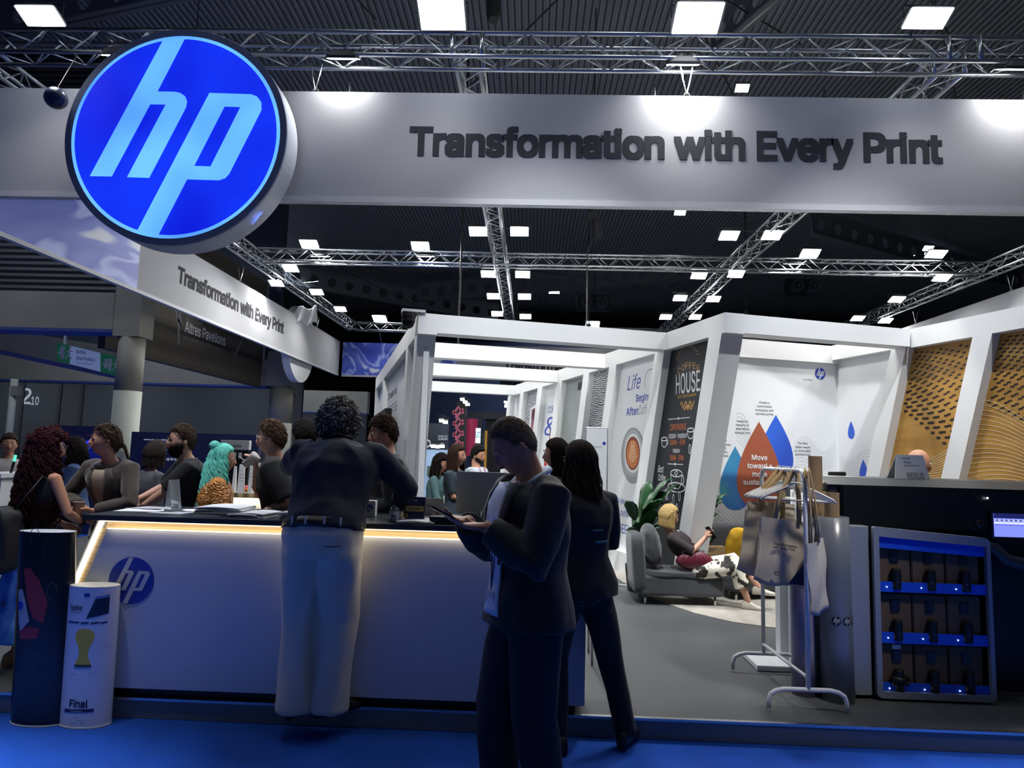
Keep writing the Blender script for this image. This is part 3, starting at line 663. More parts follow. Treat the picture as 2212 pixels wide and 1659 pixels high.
RF.pxshape([(1187, 930), (1192, 931), (1193, 960), (1196, 975), (1193, 1015), (1180, 1010), (1180, 985), (1186, 965)], rw, mat('bottle_print', '#a3552c', .5, var=.3, scale=20), 'bottle_print')
RF.pxshape([(1178, 985), (1192, 980), (1188, 1012), (1174, 1010)], rw, mat('fruit_print', '#a62f28', .5, var=.4, scale=30), 'fruit_print', .002)
RF.pxshape([(1146, 882), (1166, 871), (1160, 948), (1141, 956)], rw, PW, 'photo_mount', .002); RF.pxshape([(1149, 885), (1163, 877), (1158, 943), (1145, 950)], rw, ramp_mat('berry_photo', 'noise', [(.3, '#17181c'), (.5, '#5c2436'), (.62, '#a56a78'), (.8, '#2a2528')], 6, .5), 'photo_print', .004)
RF.pxshape([(1249, 827), (1271, 818), (1270, 836), (1248, 844)], rw, mat('panel_dark', '#20252b', .6), 'dark_patch', .002)
# ---- coffee house bay: side wall C-B, front beam C-D, back wall, right wall with drops
cw = thing('frame_bay', 'white angled frame bay with the black coffee house poster and the water-drop wall', 'partition', FL(2.68, -1.2, .11))
UC0, UC1 = 2.68, 2.90
lbox(UC0, UC1, -1.2, 0-.001, FZ-.20, FZ, cw)
lpost(UC0, UC1+.02, -1.2, -.96, cw, z1=FZ-.20)
lpost(UC0+.09, UC0+.12, -.96, -.002, cw, z0=PZ0, z1=FZ-.2, m=mat('chalk_black', '#141820', .6, var=.1, scale=4), name='coffee_house_panel')
CF = Face(FL(UC0+.09, 0, 0), -FV)
for i, ch in enumerate('COFFEE'):
    a = (i-2.5)/2.5; px = 1464+i*8.3; py = 808-9*(1-a*a)+i*-1.2
    CF.text(ch, cw, px, py, px+6.2, 13, GOLD, .004, py2=py-.3)
cxx, czz = CF.loc(1484, 800)
CF.lines([[(cxx+math.cos(a)*r0*.9, czz+.1+math.sin(a)*r0*.5), (cxx+math.cos(a)*.17*1.1, czz+.1+math.sin(a)*.2)] for a, r0 in [(.3+i*.23, .3) for i in range(12)]], .007, cw, GOLD)
CF.text('HOUSE', cw, 1460, 852, 1512, 42, PW, .004, py2=845); CF.text('BEST RESTAURANT', cw, 1464, 861, 1505, 6, GOLD, .004, py2=856)
CF.lines([[(CF.loc(1470, 875)[0]+x*.012, CF.loc(1470, 875)[1]+.03*math.sin(x*.8)) for x in range(26)], [(CF.loc(1474, 882)[0]+x*.01, CF.loc(1474, 882)[1]+.02*math.sin(x*.9)) for x in range(22)]], .02, cw, GOLD)
def hline(y, x0=1445, x1=1485, m=PW):
    a, b = CF.loc(x0, y), CF.loc(x1, y-3); CF.lines([[a, (b[0], a[1])]], .009, cw, m); mx = (a[0]+b[0])/2
    CF.shape([[(mx-.02, a[1]), (mx, a[1]+.02), (mx+.02, a[1]), (mx, a[1]-.02)]], cw, m, dz=.002)
hline(906, 1443, 1490); hline(1002, 1442, 1476)
CF.text('OPENING', cw, 1448, 930, 1482, 13, ORNG, .008, py2=926); CF.text('TUESDAY-THURSDAY', cw, 1444, 947, 1484, 9, PW, .006, py2=942); CF.text('10AM - 5PM', cw, 1447, 961, 1480, 11, ORNG, .008, py2=957)
CF.text('FRIDAY', cw, 1454, 978, 1469, 8, PW, .006, py2=977); CF.text('10AM - 3PM', cw, 1447, 994, 1476, 11, ORNG, .008, py2=991)
CF.text('Best', cw, 1421, 1020, 1434, 15, PW, -.004, .4, py2=1012); CF.text('Coffee', cw, 1422, 1038, 1438, 14, PW, -.004, .4, py2=1030)
def cupart(px, py, s, extra=True):
    x, y = CF.loc(px, py); L = []
    L.append([(x-s, y+s*.5), (x-s*.85, y-s*.4), (x-s*.4, y-s*.8), (x+s*.4, y-s*.8), (x+s*.85, y-s*.4), (x+s, y+s*.5)])
    L.append([(x+s*math.cos(a), y+s*.5+s*.3*math.sin(a)) for a in [i*PI/10 for i in range(21)]])
    L.append([(x+s*.95+s*.35*math.cos(a), y+s*.4*math.sin(a)) for a in [-PI/2+i*PI/8 for i in range(9)]])
    if extra: L.append([(x+s*1.5*math.cos(a), y-s*.7+s*.4*math.sin(a)) for a in [i*PI/10 for i in range(21)]]); L.append([(x-s*.3, y+s*.5), (x, y+s*.3), (x+s*.3, y+s*.6), (x, y+s*.7), (x-s*.3, y+s*.5)])
    CF.lines(L, .012, cw, PW)
cupart(1435, 955, .07, False); cupart(1492, 936, .07, False); cupart(1461, 1035, .13)
CF.lines([[(CF.loc(px, py)[0]+.02*math.cos(a), CF.loc(px, py)[1]+.05*math.sin(a)) for a in [i*PI/8 for i in range(17)]] for px, py in ((1455, 1078), (1468, 1072), (1462, 1098), (1490, 970), (1450, 1095), (1440, 1070))], .01, cw, PW)
# front beam, back wall, side wall
lbox(UC1, 4.89, -1.2, -1.0, FZ-.19, FZ-.003, cw); 
lbox(2.90, 5.02, .0, .14, FZ-.22, FZ-.004, cw); lbox(2.91, 5.02, .05, .11, PZ0, FZ-.22, cw, PWH, 'drop_wall_panel')
lbox(4.92, 5.10, -1.2, .14, FZ-.18, FZ, cw)
lpost(4.89, 5.10, -1.2, -1.0, cw, z1=FZ-.18)
lbox(5.02, 5.06, -1.0, .05, PZ0, FZ-.18, cw, PWH, 'side_panel')
BF = Face(FL(2.9, .05, 0), FU); SF = Face(FL(5.02, 0, 0), -FV)
def dl(F, px, pt, pb, hw): # drop by pixels
    x, yt = F.loc(px, pt); _, yb = F.loc(px, pb); x2, _ = F.loc(px+hw, (pt+pb)/2); return drop(x, yt, yb, x2-x)
DBL = ramp_mat('drop_blue', 'noise', [(.3, '#2348b8'), (.55, '#2a62cf'), (.75, '#3f7fc4')], 1.2, .5, .5, 1); DTL = ramp_mat('drop_teal', 'noise', [(.3, '#2a4fb0'), (.5, '#2f74b8'), (.7, '#3f97a5')], 1.6, .5, .5, 1)
crop6 = lambda x, y: (1472+x/2.962, 560+y/2.962)
BF.shape([dl(BF, *(crop6(604, 0)[0], crop6(0, 995)[1], crop6(0, 1415)[1], 40))], cw, DBL, 'blue_drop_print', .000)
BF.shape([dl(BF, *(crop6(349, 0)[0]-2, crop6(0, 1195)[1], crop6(0, 1605)[1], 36))], cw, DTL, 'teal_drop_print', .002)
_x, _y = BF.loc(crop6(349, 0)[0]-2, crop6(0, 1500)[1]); BF.lines([[(_x-.16+.012*abs(k-6)+i*.02, _y-.13+k*.032+.045*math.sin(i*.45)-i*.002) for i in range(14)] for k in range(10)], .004, cw, mat('drop_line', '#5f9ad0', .5), 'line_art', .003)
BF.shape([dl(BF, *(crop6(495, 0)[0], crop6(0, 1038)[1], crop6(0, 1600)[1], 52))], cw, mat('drop_brown', '#9a5138', .5, var=.03), 'brown_drop_print', .004)
for y, tx, x0, x1 in ((1283, 'Move', 448, 547), (1336, 'toward a', 420, 577), (1390, 'more', 452, 546), (1441, 'sustainable', 394, 610)):
    a, b = crop6(x0, y), crop6(x1, y); BF.text(tx, cw, a[0], a[1], b[0], 11, PW, .012, py2=b[1], dz=.006)
for cx_, y0, ln, wd in ((530, 922, ['Create a', 'comfortable', 'workspace with', 'odorless prints'], [66, 94, 118, 114]), (390, 1042, ['Avoid the', 'hazards of', 'alternative', 'signage inks'], [72, 82, 84, 96]), (775, 1183, ['The first', 'water-based', 'UL ECOLOGO', 'Certified inks'], [62, 96, 104, 100]), (245, 1165, ['Elevate your', 'sustainability journey', 'with PrintOS', 'Sustainability', 'Amplifier software'], [90, 140, 80, 100, 110])):
    for i, (tx, w_) in enumerate(zip(ln, wd)):
        a, b = crop6(cx_-w_/2, y0+i*24), crop6(cx_+w_/2, y0+i*24); BF.text(tx, cw, a[0], a[1], b[0], 4.6, INK, .004, py2=b[1])
a = crop6(778, 773); BF.text('Learn More', cw, a[0], a[1], a[0]+20, 2.6, INK, .004)
lx, lz = BF.loc(1771.5, 807); logo(BF.m @ Matrix.Translation((lx, lz, 0)), .073, cw, HPBLUE, PW)
def wavelines(F, x0, x1, y0, n, amp, gap, parent, m, w=.004, fr=2.2, slope=0):
    F.lines([[(x0+(x1-x0)*i/40, y0-gap*k+slope*(i/40)*(1+k*.04)+amp*math.sin(i/40*fr*PI+k*.09)*(1-k/n*.7)) for i in range(41)] for k in range(n)], w, parent, m)
LG = mat('print_light_grey', '#b4b9bb', .5)
xa, za = BF.loc(1590, 895); xb, _ = BF.loc(1800, 900); wavelines(BF, xb-.55, xb+.03, BF.loc(1760, 960)[1], 9, .09, .035, cw, LG)
wavelines(BF, xa, xa+.35, za, 8, .07, .045, cw, LG, slope=-.25); wavelines(BF, BF.loc(1540, 1080)[0], BF.loc(1640, 1150)[0], BF.loc(1540, 1060)[1], 12, .03, .04, cw, LG, slope=-.35)
xs, zs = SF.loc(1815, 985); xe, _ = SF.loc(1900, 985); wavelines(SF, xs, xe, zs, 9, -.07, .03, cw, LG)
SF.shape([dl(SF, crop6(1085, 0)[0], crop6(0, 1035)[1], crop6(0, 1150)[1], 8.3)], cw, DBL, 'blue_drop_print'); SF.shape([dl(SF, crop6(1164, 0)[0], crop6(0, 1280)[1], crop6(0, 1415)[1], 10.3)], cw, DBL, 'blue_drop_print')
# ---- wood-look wall running toward the viewer on the right
ww = thing('frame_wall', 'white angled frame wall with two wood-look panels of dark dashes at the right edge', 'partition', FL(4.9, -1.2, .11))
lbox(4.9, 5.1, -3.6, -1.201, FZ-.2, FZ, ww)
for t0, t1 in ((-2.18, -1.98), (-3.6, -3.4)): lpost(4.9, 5.1, t0, t1, ww, z1=FZ-.2)
WOODP = ramp_mat('wood_look_print', 'noise', [(.25, '#8f6730'), (.5, '#b5883f'), (.75, '#c29a55')], .9, .5, 1.2, 6, (1, 1, 5))
for a_, b_ in ((-1.98, -1.2), (-3.4, -2.18)): lpost(5.0, 5.03, a_, b_, ww, z1=FZ-.2, m=WOODP, name='panel')
WF = Face(FL(5.0, 0, 0), -FV); DK = mat('dash_print', '#2b1d16', .55); WL = mat('pale_line_print', '#dcc59a', .5)
def dash_ok(x, z, inv=False):
    t = -x+0; s = LEAN*(FZ-z)
    return t
def dashes(t_lo, t_hi, zc, parent, seed, thin=False):
    mb = MB(); NC = int((t_hi-t_lo+LEAN*1.6)/.062)
    for r in range(27):
        f = r/26
        for k in range(NC):
            # rows: arcs sagging to the right; squeezed towards the lower border curve
            xx = k/(NC-1); t = t_hi+LEAN*1.2-(t_hi-t_lo+LEAN*1.6)*xx
            zz = 2.95-f*(.85+.65*xx**1.2)+.12*math.sin(xx*2.5+f*2)-.08*xx+.10*xx*(1-f)
            zlow = zc(xx)
            if zz < zlow: continue
            tt = t+(.5*(r % 2))*.062
            s = LEAN*(FZ-zz)
            if not (t_lo+s+.02 < tt < t_hi+s-.03) or zz > FZ-.235: continue
            q = max(0, 1-(zz-zlow)/.5); h = .0085+.005*q; l = .021+.004*q; an = .18-.5*xx*0-.25*q
            ca, sa = math.cos(an), math.sin(an); x = -tt; b = len(mb.v)
            for dx, dz in ((-l, -h*.6), (-l*.8, -h), (l*.8, -h), (l, -h*.6), (l, h*.6), (l*.8, h), (-l*.8, h), (-l, h*.6)): mb.v.append(Vector((x+dx*ca-dz*sa, zz+dx*sa+dz*ca, 0)))
            mb.f.append(tuple(range(b, b+8)))
    o = stick('dash_pattern', mb.mesh(), DK, WF.m, parent, WF.d+.0005); return o
dashes(-1.98, -1.2, lambda x: 2.35-.95*x**.8, ww, 1); dashes(-3.4, -2.18, lambda x: 1.55+.35*x, ww, 2)
for (tl, th, z0_, z1_, n, sg_) in ((-1.98, -1.2, 1.15, 1.85, 22, 1), (-3.4, -2.18, 1.2, 2.1, 22, -1)):
    L = []
    for k in range(n):
        q = k/(n-1); pts = []
        for i in range(31):
            x = i/30; z = z0_+(z1_-z0_)*(q*(.35+.65*x) if sg_ > 0 else q*(1-.55*x)+.1*x)+.10*math.sin(x*4.2+q*1.2)*(1-x*.3)
            t = th+LEAN*(FZ-z)-(th-tl)*x; pts.append((-t, z))
        L.append(pts)
    WF.lines(L, .006, ww, WL, 'line_art', .004)
# ================================================================ front counter
CY = 3.98; CT = 1.135
ct = thing('reception_counter', 'long white reception counter with glowing warm light strip, dark top and blue round logo', 'counter', (-1.1, 4.3, .112))
CPAN = mat('counter_laminate', '#c3c6cc', .4, var=.02); TOPM = mat('counter_top_dark', '#26282b', .35, var=.1)
WOODB = ramp_mat('counter_wood', 'wave', [(0, '#b09a78'), (.5, '#cdb591'), (1, '#bda37c')], 1.2, .5, 4, 4, (.6, 6, 6), wdir='Z')
LEDM = mat('warm_led', '#fff0c8', .4, var=0, emit=2.2, ecol='#ffe8b4'); LEDW = mat('white_led', '#fffbe8', .4, var=0, emit=4, ecol='#fff3cf')
XR = .33
xl = lambda z: -2.51-(1.07-z)*(.32/.9)      # slanted left edge
def cface(z0, z1, y0, y1, name, m, dx=0, r=XR, p=None):
    return MB().hexa([(xl(z0)+dx, y0, z0), (r, y0, z0), (r, y1, z0), (xl(z0)+dx, y1, z0)], [(xl(z1)+dx, y0, z1), (r, y0, z1), (r, y1, z1), (xl(z1)+dx, y1, z1)]).build(name, m, p or ct, normals=True)
cface(.17, 1.055, CY, 4.55, 'front_panel', CPAN, .055)
cface(.112, .168, CY+.06, 4.5, 'toe_kick', mat('toe_kick', '#0f1114', .5), .2, XR-.05)
cface(1.055, 1.105, CY+.035, 4.55, 'wood_band', WOODB, .02)
MB().box((-2.60, CY-.025, 1.105), (XR+.03, 4.68, CT)).build('counter_top', TOPM, ct, bevel=.004)
MB().box((-2.50, CY-.006, 1.0975), (XR, CY+.012, 1.1045)).build('light_strip', LEDM, ct)
MB().box((-2.46, CY-.002, 1.0555), (XR, CY+.010, 1.0605)).build('light_strip', LEDM, ct)
def sl(dx0, dx1, y0, y1, z0, z1): return MB().hexa([(xl(z0)+dx0, y0, z0), (xl(z0)+dx1, y0, z0), (xl(z0)+dx1, y1, z0), (xl(z0)+dx0, y1, z0)], [(xl(z1)+dx0, y0, z1), (xl(z1)+dx1, y0, z1), (xl(z1)+dx1, y1, z1), (xl(z1)+dx0, y1, z1)])
sl(.0, .055, CY+.012, 4.5, .17, 1.055).build('wood_band', WOODB, ct, normals=True)
sl(-.012, .012, CY-.004, CY+.014, .2, 1.10).build('light_strip', LEDW, ct, normals=True)
sl(-.06, .0, CY+.06, 4.55, .17, 1.10).build('side_panel', CPAN, ct, normals=True)
logo(plane_m(aY(284, 1254, CY), (1, 0, 0), (0, 0, 1)), .133, ct, mat('counter_logo_blue', '#203a9c', .45, var=.02), CPAN)
lamp('strip_light', 'AREA', (-1.1, CY-.004, 1.078), (-1.1, CY-1, .4), 1.6, (1, .86, .62), 2.7, ct, 2.8, .03)
lamp('strip_light', 'AREA', (-1.1, CY-.012, 1.075), (-1.1, CY+.4, .2), 1.3, (1, .86, .62), 2.7, ct, 3.1, .02)
lamp('strip_light', 'POINT', (-2.63, CY-.05, .72), (-2.6, 0, 0), 1.6, (1, .95, .8), .02, ct)
# ---- papers and things on the counter top
PAPER = mat('paper_white', '#d9dadb', .6, var=.03); PAPG = mat('paper_grey', '#a6a9ad', .6, var=.15, scale=25)
def P(px, Y): return aZ(px, 1115, CT) if Y is None else Vector((aY(px, 1115, Y).x, Y, CT))
def stack(px0, px1, Y0, Y1, n, th, label, tilt=0, cat='magazine stack', top=PAPER, fan=.01):
    x0, x1 = P(px0, Y0).x, P(px1, Y0).x; t = thing('magazine_stack' if n > 1 else 'flyer', label, 'magazines' if n > 1 else 'flyer', ((x0+x1)/2, (Y0+Y1)/2, CT), tilt)
    for i in range(n):
        dx, dy = R.uniform(-fan, fan), R.uniform(-fan, fan); hx, hy = (x1-x0)/2, (Y1-Y0)/2
        m = Matrix.Rotation(R.uniform(-.05, .05), 4, 'Z') @ Matrix.Translation((dx, dy, .001+i*th)); mb = MB()
        N = 8; z = lambda u: .004*math.sin(u*PI)*(i/max(1, n))*2
        for k in range(N+1):
            u = k/N
            for yy in (-hy, hy):
                for zz in (0, th*.9): mb.v.append(m @ Vector((-hx+2*hx*u, yy, zz+z(u))))
        for k in range(N):
            b = k*4; mb.f += [(b, b+4, b+6, b+2), (b+1, b+3, b+7, b+5), (b, b+1, b+5, b+4), (b+2, b+6, b+7, b+3)]
        mb.f += [(0, 2, 3, 1), (N*4, N*4+1, N*4+3, N*4+2)]
        mb.build('magazine' if n > 1 else 'sheet', (top if i == n-1 else (PAPER, PAPG)[i % 2]), t, space='l')
    return t
stack(418, 515, 4.08, 4.36, 9, .0055, 'tallest white magazine stack on the counter, in front of the teal-haired woman', .05)
stack(507, 572, 4.06, 4.3, 4, .006, 'low fanned magazine stack to the right of the tallest one', -.1, fan=.03)
stack(600, 660, 4.03, 4.3, 6, .006, 'magazine stack at the left hip of the man in the navy shirt', .08)
stack(852, 930, 4.0, 4.24, 3, .004, 'thin pile of sheets lying in front of the glass bottle and the partner sign', .04, fan=.02)
for i, (a, b, y0, nm, rt) in enumerate(((238, 330, 4.2, 'flyer spread at the left end of the counter below the woman in the brown blazer', .1), (318, 395, 4.14, 'flyer with small print on the counter beside the acrylic holder', -.12), (372, 440, 4.28, 'flyer behind the acrylic holder on the counter', .2), (270, 350, 4.36, 'folded flyer under the cup of the woman in the brown blazer', -.2))):
    stack(a, b, y0, y0+.2, 1, .003, nm, rt, top=(PAPER, PAPG)[i % 2])
def on_counter(name, label, cat, px, Y): p = P(px, Y); return thing(name, label, cat, (p.x, Y, CT+.0005)), p
# acrylic holder
t, p = on_counter('acrylic_holder', 'clear acrylic leaflet holder standing near the left end of the counter', 'holder', 371, 4.3)
ACR = mat('clear_acrylic', '#dfe6ea', .1, var=0, trans=.85)
MB().hexa([(-.02, -.06, 0), (.03, -.06, 0), (.03, .06, 0), (-.02, .06, 0)], [(-.005, -.06, .2), (.0, -.06, .2), (.0, .06, .2), (-.005, .06, .2)]).build('panel', ACR, t, space='l', normals=True); MB().box((-.04, -.07, 0), (.05, .07, .006)).build('foot', ACR, t, space='l')
# glass bottle
t, p = on_counter('glass_bottle', 'clear glass water bottle with white label on the counter beside the partner sign', 'bottle', 852, 4.12)
MB().lathe([(.026, 0), (.029, .004), (.029, .068), (.024, .082), (.013, .092), (.011, .104)], (0, 0, 0), 24).build('glass', mat('bottle_glass', '#e6eef2', .05, var=0, trans=.9), t, space='l', smooth=True)
MB().lathe([(.0296, .018), (.0296, .062)], (0, 0, 0), 24, caps=False).build('paper_label', PAPER, t, space='l', smooth=True); MB().lathe([(.0125, .10), (.0125, .118), (.011, .12)], (0, 0, 0), 16).build('cap', BLACK, t, space='l')
me = text_mesh('VEEN', .016, .001, .02, 'CENTER'); stick('lettering', me, INK, plane_m(Vector((p.x, 4.12-.0302, CT+.03)), (1, 0, 0), (0, 0, 1)), t)
t, p = on_counter('steel_bottle', 'pale champagne steel flask standing behind the glass bottle', 'bottle', 862, 4.26)
MB().lathe([(.026, 0), (.028, .004), (.028, .10), (.024, .112), (.019, .118)], (0, 0, 0), 24).build('flask', mat('champagne_steel', '#c9c3a8', .35, metal=.6), t, space='l', smooth=True); MB().lathe([(.018, .118), (.018, .142), (.016, .144)], (0, 0, 0), 20).build('cap', CHROME, t, space='l', smooth=True)
# partner sign
t, p = on_counter('partner_sign', 'small dark purple block sign with a gold band reading partner on the counter', 'sign', 897, 4.17)
MB().hexa([(-.056, -.03, 0), (.056, -.03, 0), (.056, .03, 0), (-.056, .03, 0)], [(-.053, -.008, .145), (.059, -.008, .145), (.059, .02, .145), (-.053, .02, .145)]).build('block', mat('sign_purple', '#23203f', .3, var=.1), t, space='l', normals=True)
pmx = plane_m(Vector((p.x-.002, 4.17-.031, CT)), (1, 0, 0), (0, .022, .145))
stick('gold_band', flat([[(-.052, .062), (.054, .062), (.055, .094), (-.051, .094)]]), mat('sign_gold', '#b39a55', .4), pmx, t, .0012)
for tx, y, sz, m in (('PARTNER', .070, .0225, mat('sign_purple')), ('FESPA', .122, .017, PW), ('NETWORK', .104, .014, mat('print_violet', '#6f69b0', .5)), ('Valid 2025', .036, .008, PGR), ('member of the network', .024, .0065, PGR)):
    stick('lettering', text_mesh(tx, sz, .001, .01, 'CENTER'), m, pmx @ Matrix.Translation((0, y, .0035)), t)
stick('laurel_print', flat([[(-.045+.010*math.cos(a)*(1+.4*math.cos(5*a)), .034+.012*math.sin(a)*(1+.4*math.cos(5*a))) for a in [i*PI/20 for i in range(40)]]]), GOLD, pmx, t, .002)
# white lidded laptops / boxes behind
t, p = on_counter('white_laptop', 'white laptop lid standing open behind the partner sign', 'laptop', 905, 4.42)
MB().hexa([(-.10, 0, 0), (.16, 0, 0), (.16, .2, 0), (-.10, .2, 0)], [(-.10, 0, .012), (.16, 0, .012), (.16, .2, .012), (-.10, .2, .012)]).build('base', PAPER, t, space='l', normals=True)
MB().hexa([(-.10, -.02, .012), (.16, -.02, .012), (.16, -.008, .012), (-.10, -.008, .012)], [(-.10, -.05, .128), (.16, -.05, .128), (.16, -.042, .128), (-.10, -.042, .128)]).build('lid', mat('cream_lid', '#d8d4c2', .5), t, space='l', normals=True)
t, p = on_counter('sticker_card', 'spiky comic-style sticker card leaning by the laptop', 'card', 948, 4.2)
sp = [((.042 if i % 2 else .026)*math.cos(i*PI/9)*1.05, .045+(.034 if i % 2 else .02)*math.sin(i*PI/9)) for i in range(18)]
stick('card', flat([sp], .003), PAPER, plane_m(Vector((p.x, 4.2, CT)), (1, 0, 0), (0, .3, 1)), t)
stick('comic_print', flat([[(x*.8, .045+(y-.045)*.8) for x, y in sp]], .001), mat('comic_pink', '#9a5a6a', .5, var=.5, scale=60), plane_m(Vector((p.x, 4.2, CT)), (1, 0, 0), (0, .3, 1)), t, .003)
t, p = on_counter('brochure_pile', 'dark pile of brochures on the counter under the dark-suited man\'s phone', 'brochures', 965, 4.14)
for i in range(4): MB().box((-.085+R.uniform(-.006, .006), -.1, i*.0105), (.09, .11, i*.0105+.010)).build('brochure', mat('brochure_dark', '#1a1b20', .4, var=.2), t, space='l')
# big silver monitor seen from behind
t, p = on_counter('silver_monitor', 'back of a large silver screen on the counter beside the man in the dark suit', 'monitor', 1048, 4.5)
a, b = aY(984, 1108, 4.5), aY(1120, 1022, 4.5)
MB().box((a.x, 4.49, CT+.03), (b.x, 4.515, b.z)).build('housing', mat('satin_silver', '#b9b6ab', .4, metal=.15, var=.03), t, bevel=.004)
MB().hexa([(a.x+.16, 4.45, CT), (a.x+.28, 4.45, CT), (a.x+.28, 4.62, CT), (a.x+.16, 4.62, CT)], [(a.x+.17, 4.50, CT+.06), (a.x+.27, 4.50, CT+.06), (a.x+.27, 4.52, CT+.06), (a.x+.17, 4.52, CT+.06)]).build('stand', mat('satin_silver'), t, normals=True)
t, p = on_counter('goodie_box', 'small white box with a blue swirl on the counter by the navy-shirted man', 'box', 800, 4.4)
MB().box((-.035, -.03, 0), (.035, .03, .10)).build('box', PAPER, t, space='l', bevel=.002)
pmx = plane_m(Vector((p.x, 4.369, CT)), (1, 0, 0), (0, 0, 1)); stick('swirl_print', flat([[(.022*math.cos(a)*(1-.1*a), .05+.03*math.sin(a)*(1-.05*a)) for a in [i*.2 for i in range(24)]]+[(.012*math.cos(a)*(1-.1*a), .05+.016*math.sin(a)*(1-.05*a)) for a in [i*.2 for i in range(23, -1, -1)]]]), HPBLUE, pmx, t, .002)
# ================================================================ two poster tubes at the left end
def oval(cx0, cx1, cy, z0, z1, hw0, hw1, hd, n=48, th=.004, top=None):
    return [(Vector((cx0+(cx1-cx0)*k/8, cy, z0+(z1-z0)*k/8)), Vector((hw0+(hw1-hw0)*k/8, 0, 0)), Vector((0, hd, 0))) for k in range(9)]
def wrap_print(me, cx0, cx1, cy, z1, hw, hd, off=.002):
    for v in me.vertices:
        x, z, d = v.co.x, v.co.y, v.co.z
        a = x/hw*.98; cx = cx0+(cx1-cx0)*z/z1
        v.co = Vector((cx+math.sin(a)*(hw+off+d), cy-math.cos(a)*(hd+off+d), z))
    return me
def dense(me, cut):
    bm = bmesh.new(); bm.from_mesh(me)
    xs = [v.co.x for v in bm.verts]
    x = math.floor(min(xs)/cut)*cut
    while x < max(xs):
        bmesh.ops.bisect_plane(bm, geom=bm.verts[:]+bm.edges[:]+bm.faces[:], plane_co=(x, 0, 0), plane_no=(1, 0, 0)); x += cut
    bm.to_mesh(me); bm.free(); return me
class Tube:
    def __init__(s, name, label, px_bl, px_br, px_tl, px_tr, pyb, pyt, m, cap):
        Y = 3.90; s.cy = Y; b0, b1 = aY(px_bl, pyb, Y).x, aY(px_br, pyb, Y).x; t0, t1 = aY(px_tl, pyt, Y).x, aY(px_tr, pyt, Y).x
        s.z1 = aY((px_tl+px_tr)/2, pyt, Y).z; s.c0, s.c1 = (b0+b1)/2, (t0+t1)/2; s.hw = (t1-t0)/2; s.hd = .082
        s.t = thing(name, label, 'tube', (s.c0, Y, 0))
        MB().loft(oval(s.c0, s.c1, Y, .002, s.z1, s.hw, s.hw, s.hd), 56, 2, caps=False).build('printed_wrap', m, s.t, smooth=True)
        MB().loft([(Vector((s.c1, Y, s.z1+.001)), (s.hw-.002, 0, 0), (0, s.hd-.002, 0)), (Vector((s.c1, Y, s.z1-.004)), (s.hw-.004, 0, 0), (0, s.hd-.004, 0))], 56).build('end_cap', cap, s.t)
        MB().loft([(Vector((s.c0, Y, .002)), (s.hw+.003, 0, 0), (0, s.hd+.003, 0)), (Vector((s.c0, Y, .010)), (s.hw+.003, 0, 0), (0, s.hd+.003, 0))], 56).build('base_rim', OFFW, s.t)
    def put(s, me, m, name='print', off=.001):
        return link_mesh(name, wrap_print(dense(me, .012), s.c0, s.c1, s.cy, s.z1, s.hw, s.hd, off), m, s.t)
    def shape(s, pts, m, name='print', off=.001): return s.put(flat([pts], .001), m, name, off)
    def text(s, tx, x, z, cap, m, w=None, bold=.01, off=.0015, align='LEFT'):
        me = text_mesh(tx, 1, .001, bold, align=align); k = capnorm(me)*cap
        xs = [v.co.x for v in me.vertices]; kx = (w/(max(xs)-min(xs))) if w else k
        for v in me.vertices: v.co.x = v.co.x*kx+x; v.co.y = v.co.y*k+z; v.co.z = 0
        return s.put(me, m, 'lettering', off)
dt = Tube('poster_tube', 'tall dark glossy poster tube standing at the left end of the counter', 28, 146, 46, 164, 1560, 1147, mat('black_gloss_print', '#101216', .25, var=.3, scale=5), PAPER)
RED = mat('sneaker_red', '#8e2635', .5, var=.25, scale=12)
dt.shape([(-.085, .84), (-.04, .85), (.02, .78), (.07, .66), (.05, .55), (-.01, .58), (-.05, .68)], RED); dt.shape([(-.10, .50), (-.04, .53), (.03, .52), (.02, .47), (-.09, .46)], RED)
dt.shape([(-.13, .72), (-.09, .73), (-.06, .66), (-.03, .56), (-.09, .50), (-.11, .55)], mat('sneaker_white', '#9aa0b0', .5, var=.2, scale=12)); dt.shape(circ(.024, 24, -.10, .64), HPBLUE, off=.002)
for i, (x, z) in enumerate(((-.11, 1.0), (-.02, 1.02), (.05, .95), (.09, .72), (-.02, .42), (.03, .34), (.10, .2))):
    dt.shape([(x+.03*math.cos(a)*(1 if i % 2 else .4), z+.05*math.sin(a)) for a in [k*.35 for k in range(14)]]+[(x+.026*math.cos(a)*(1 if i % 2 else .4), z+.046*math.sin(a)) for a in [k*.35 for k in range(13, -1, -1)]], mat('scratch_print', '#3d4452', .5))
wt = Tube('poster_tube', 'shorter white poster tube with a golden trophy and the word final by the counter', 131, 238, 154, 258, 1566, 1263, mat('white_gloss_print', '#c9cddb', .4, var=.06, scale=3), PAPER)
NV = mat('print_navy', '#1d2a57', .5)
wt.text('Together', -.105, .628, .027, NV, .095); wt.text('changing the game', -.105, .612, .007, PGR, .085); wt.shape([(-.004, .70), (.028, .704), (.022, .724), (-.008, .72)], BLUEP)
wt.shape([(.014, .585), (.06, .70), (.14, .715), (.14, .61)], mat('stadium_print', '#15203a', .4, var=.5, scale=20)); wt.shape([(.055, .69), (.14, .70), (.14, .712), (.06, .704)], mat('print_sky', '#5d7fc0', .5), off=.002)
for i, a in enumerate((-.115, -.07, -.015, .04, .09)): wt.shape([(a, .555), (a+.045, .558), (a+.045, .568), (a, .565)], mat('print_navy2', '#32406e', .5))
GD = mat('trophy_gold', '#cfae35', .4, var=.15, scale=20)
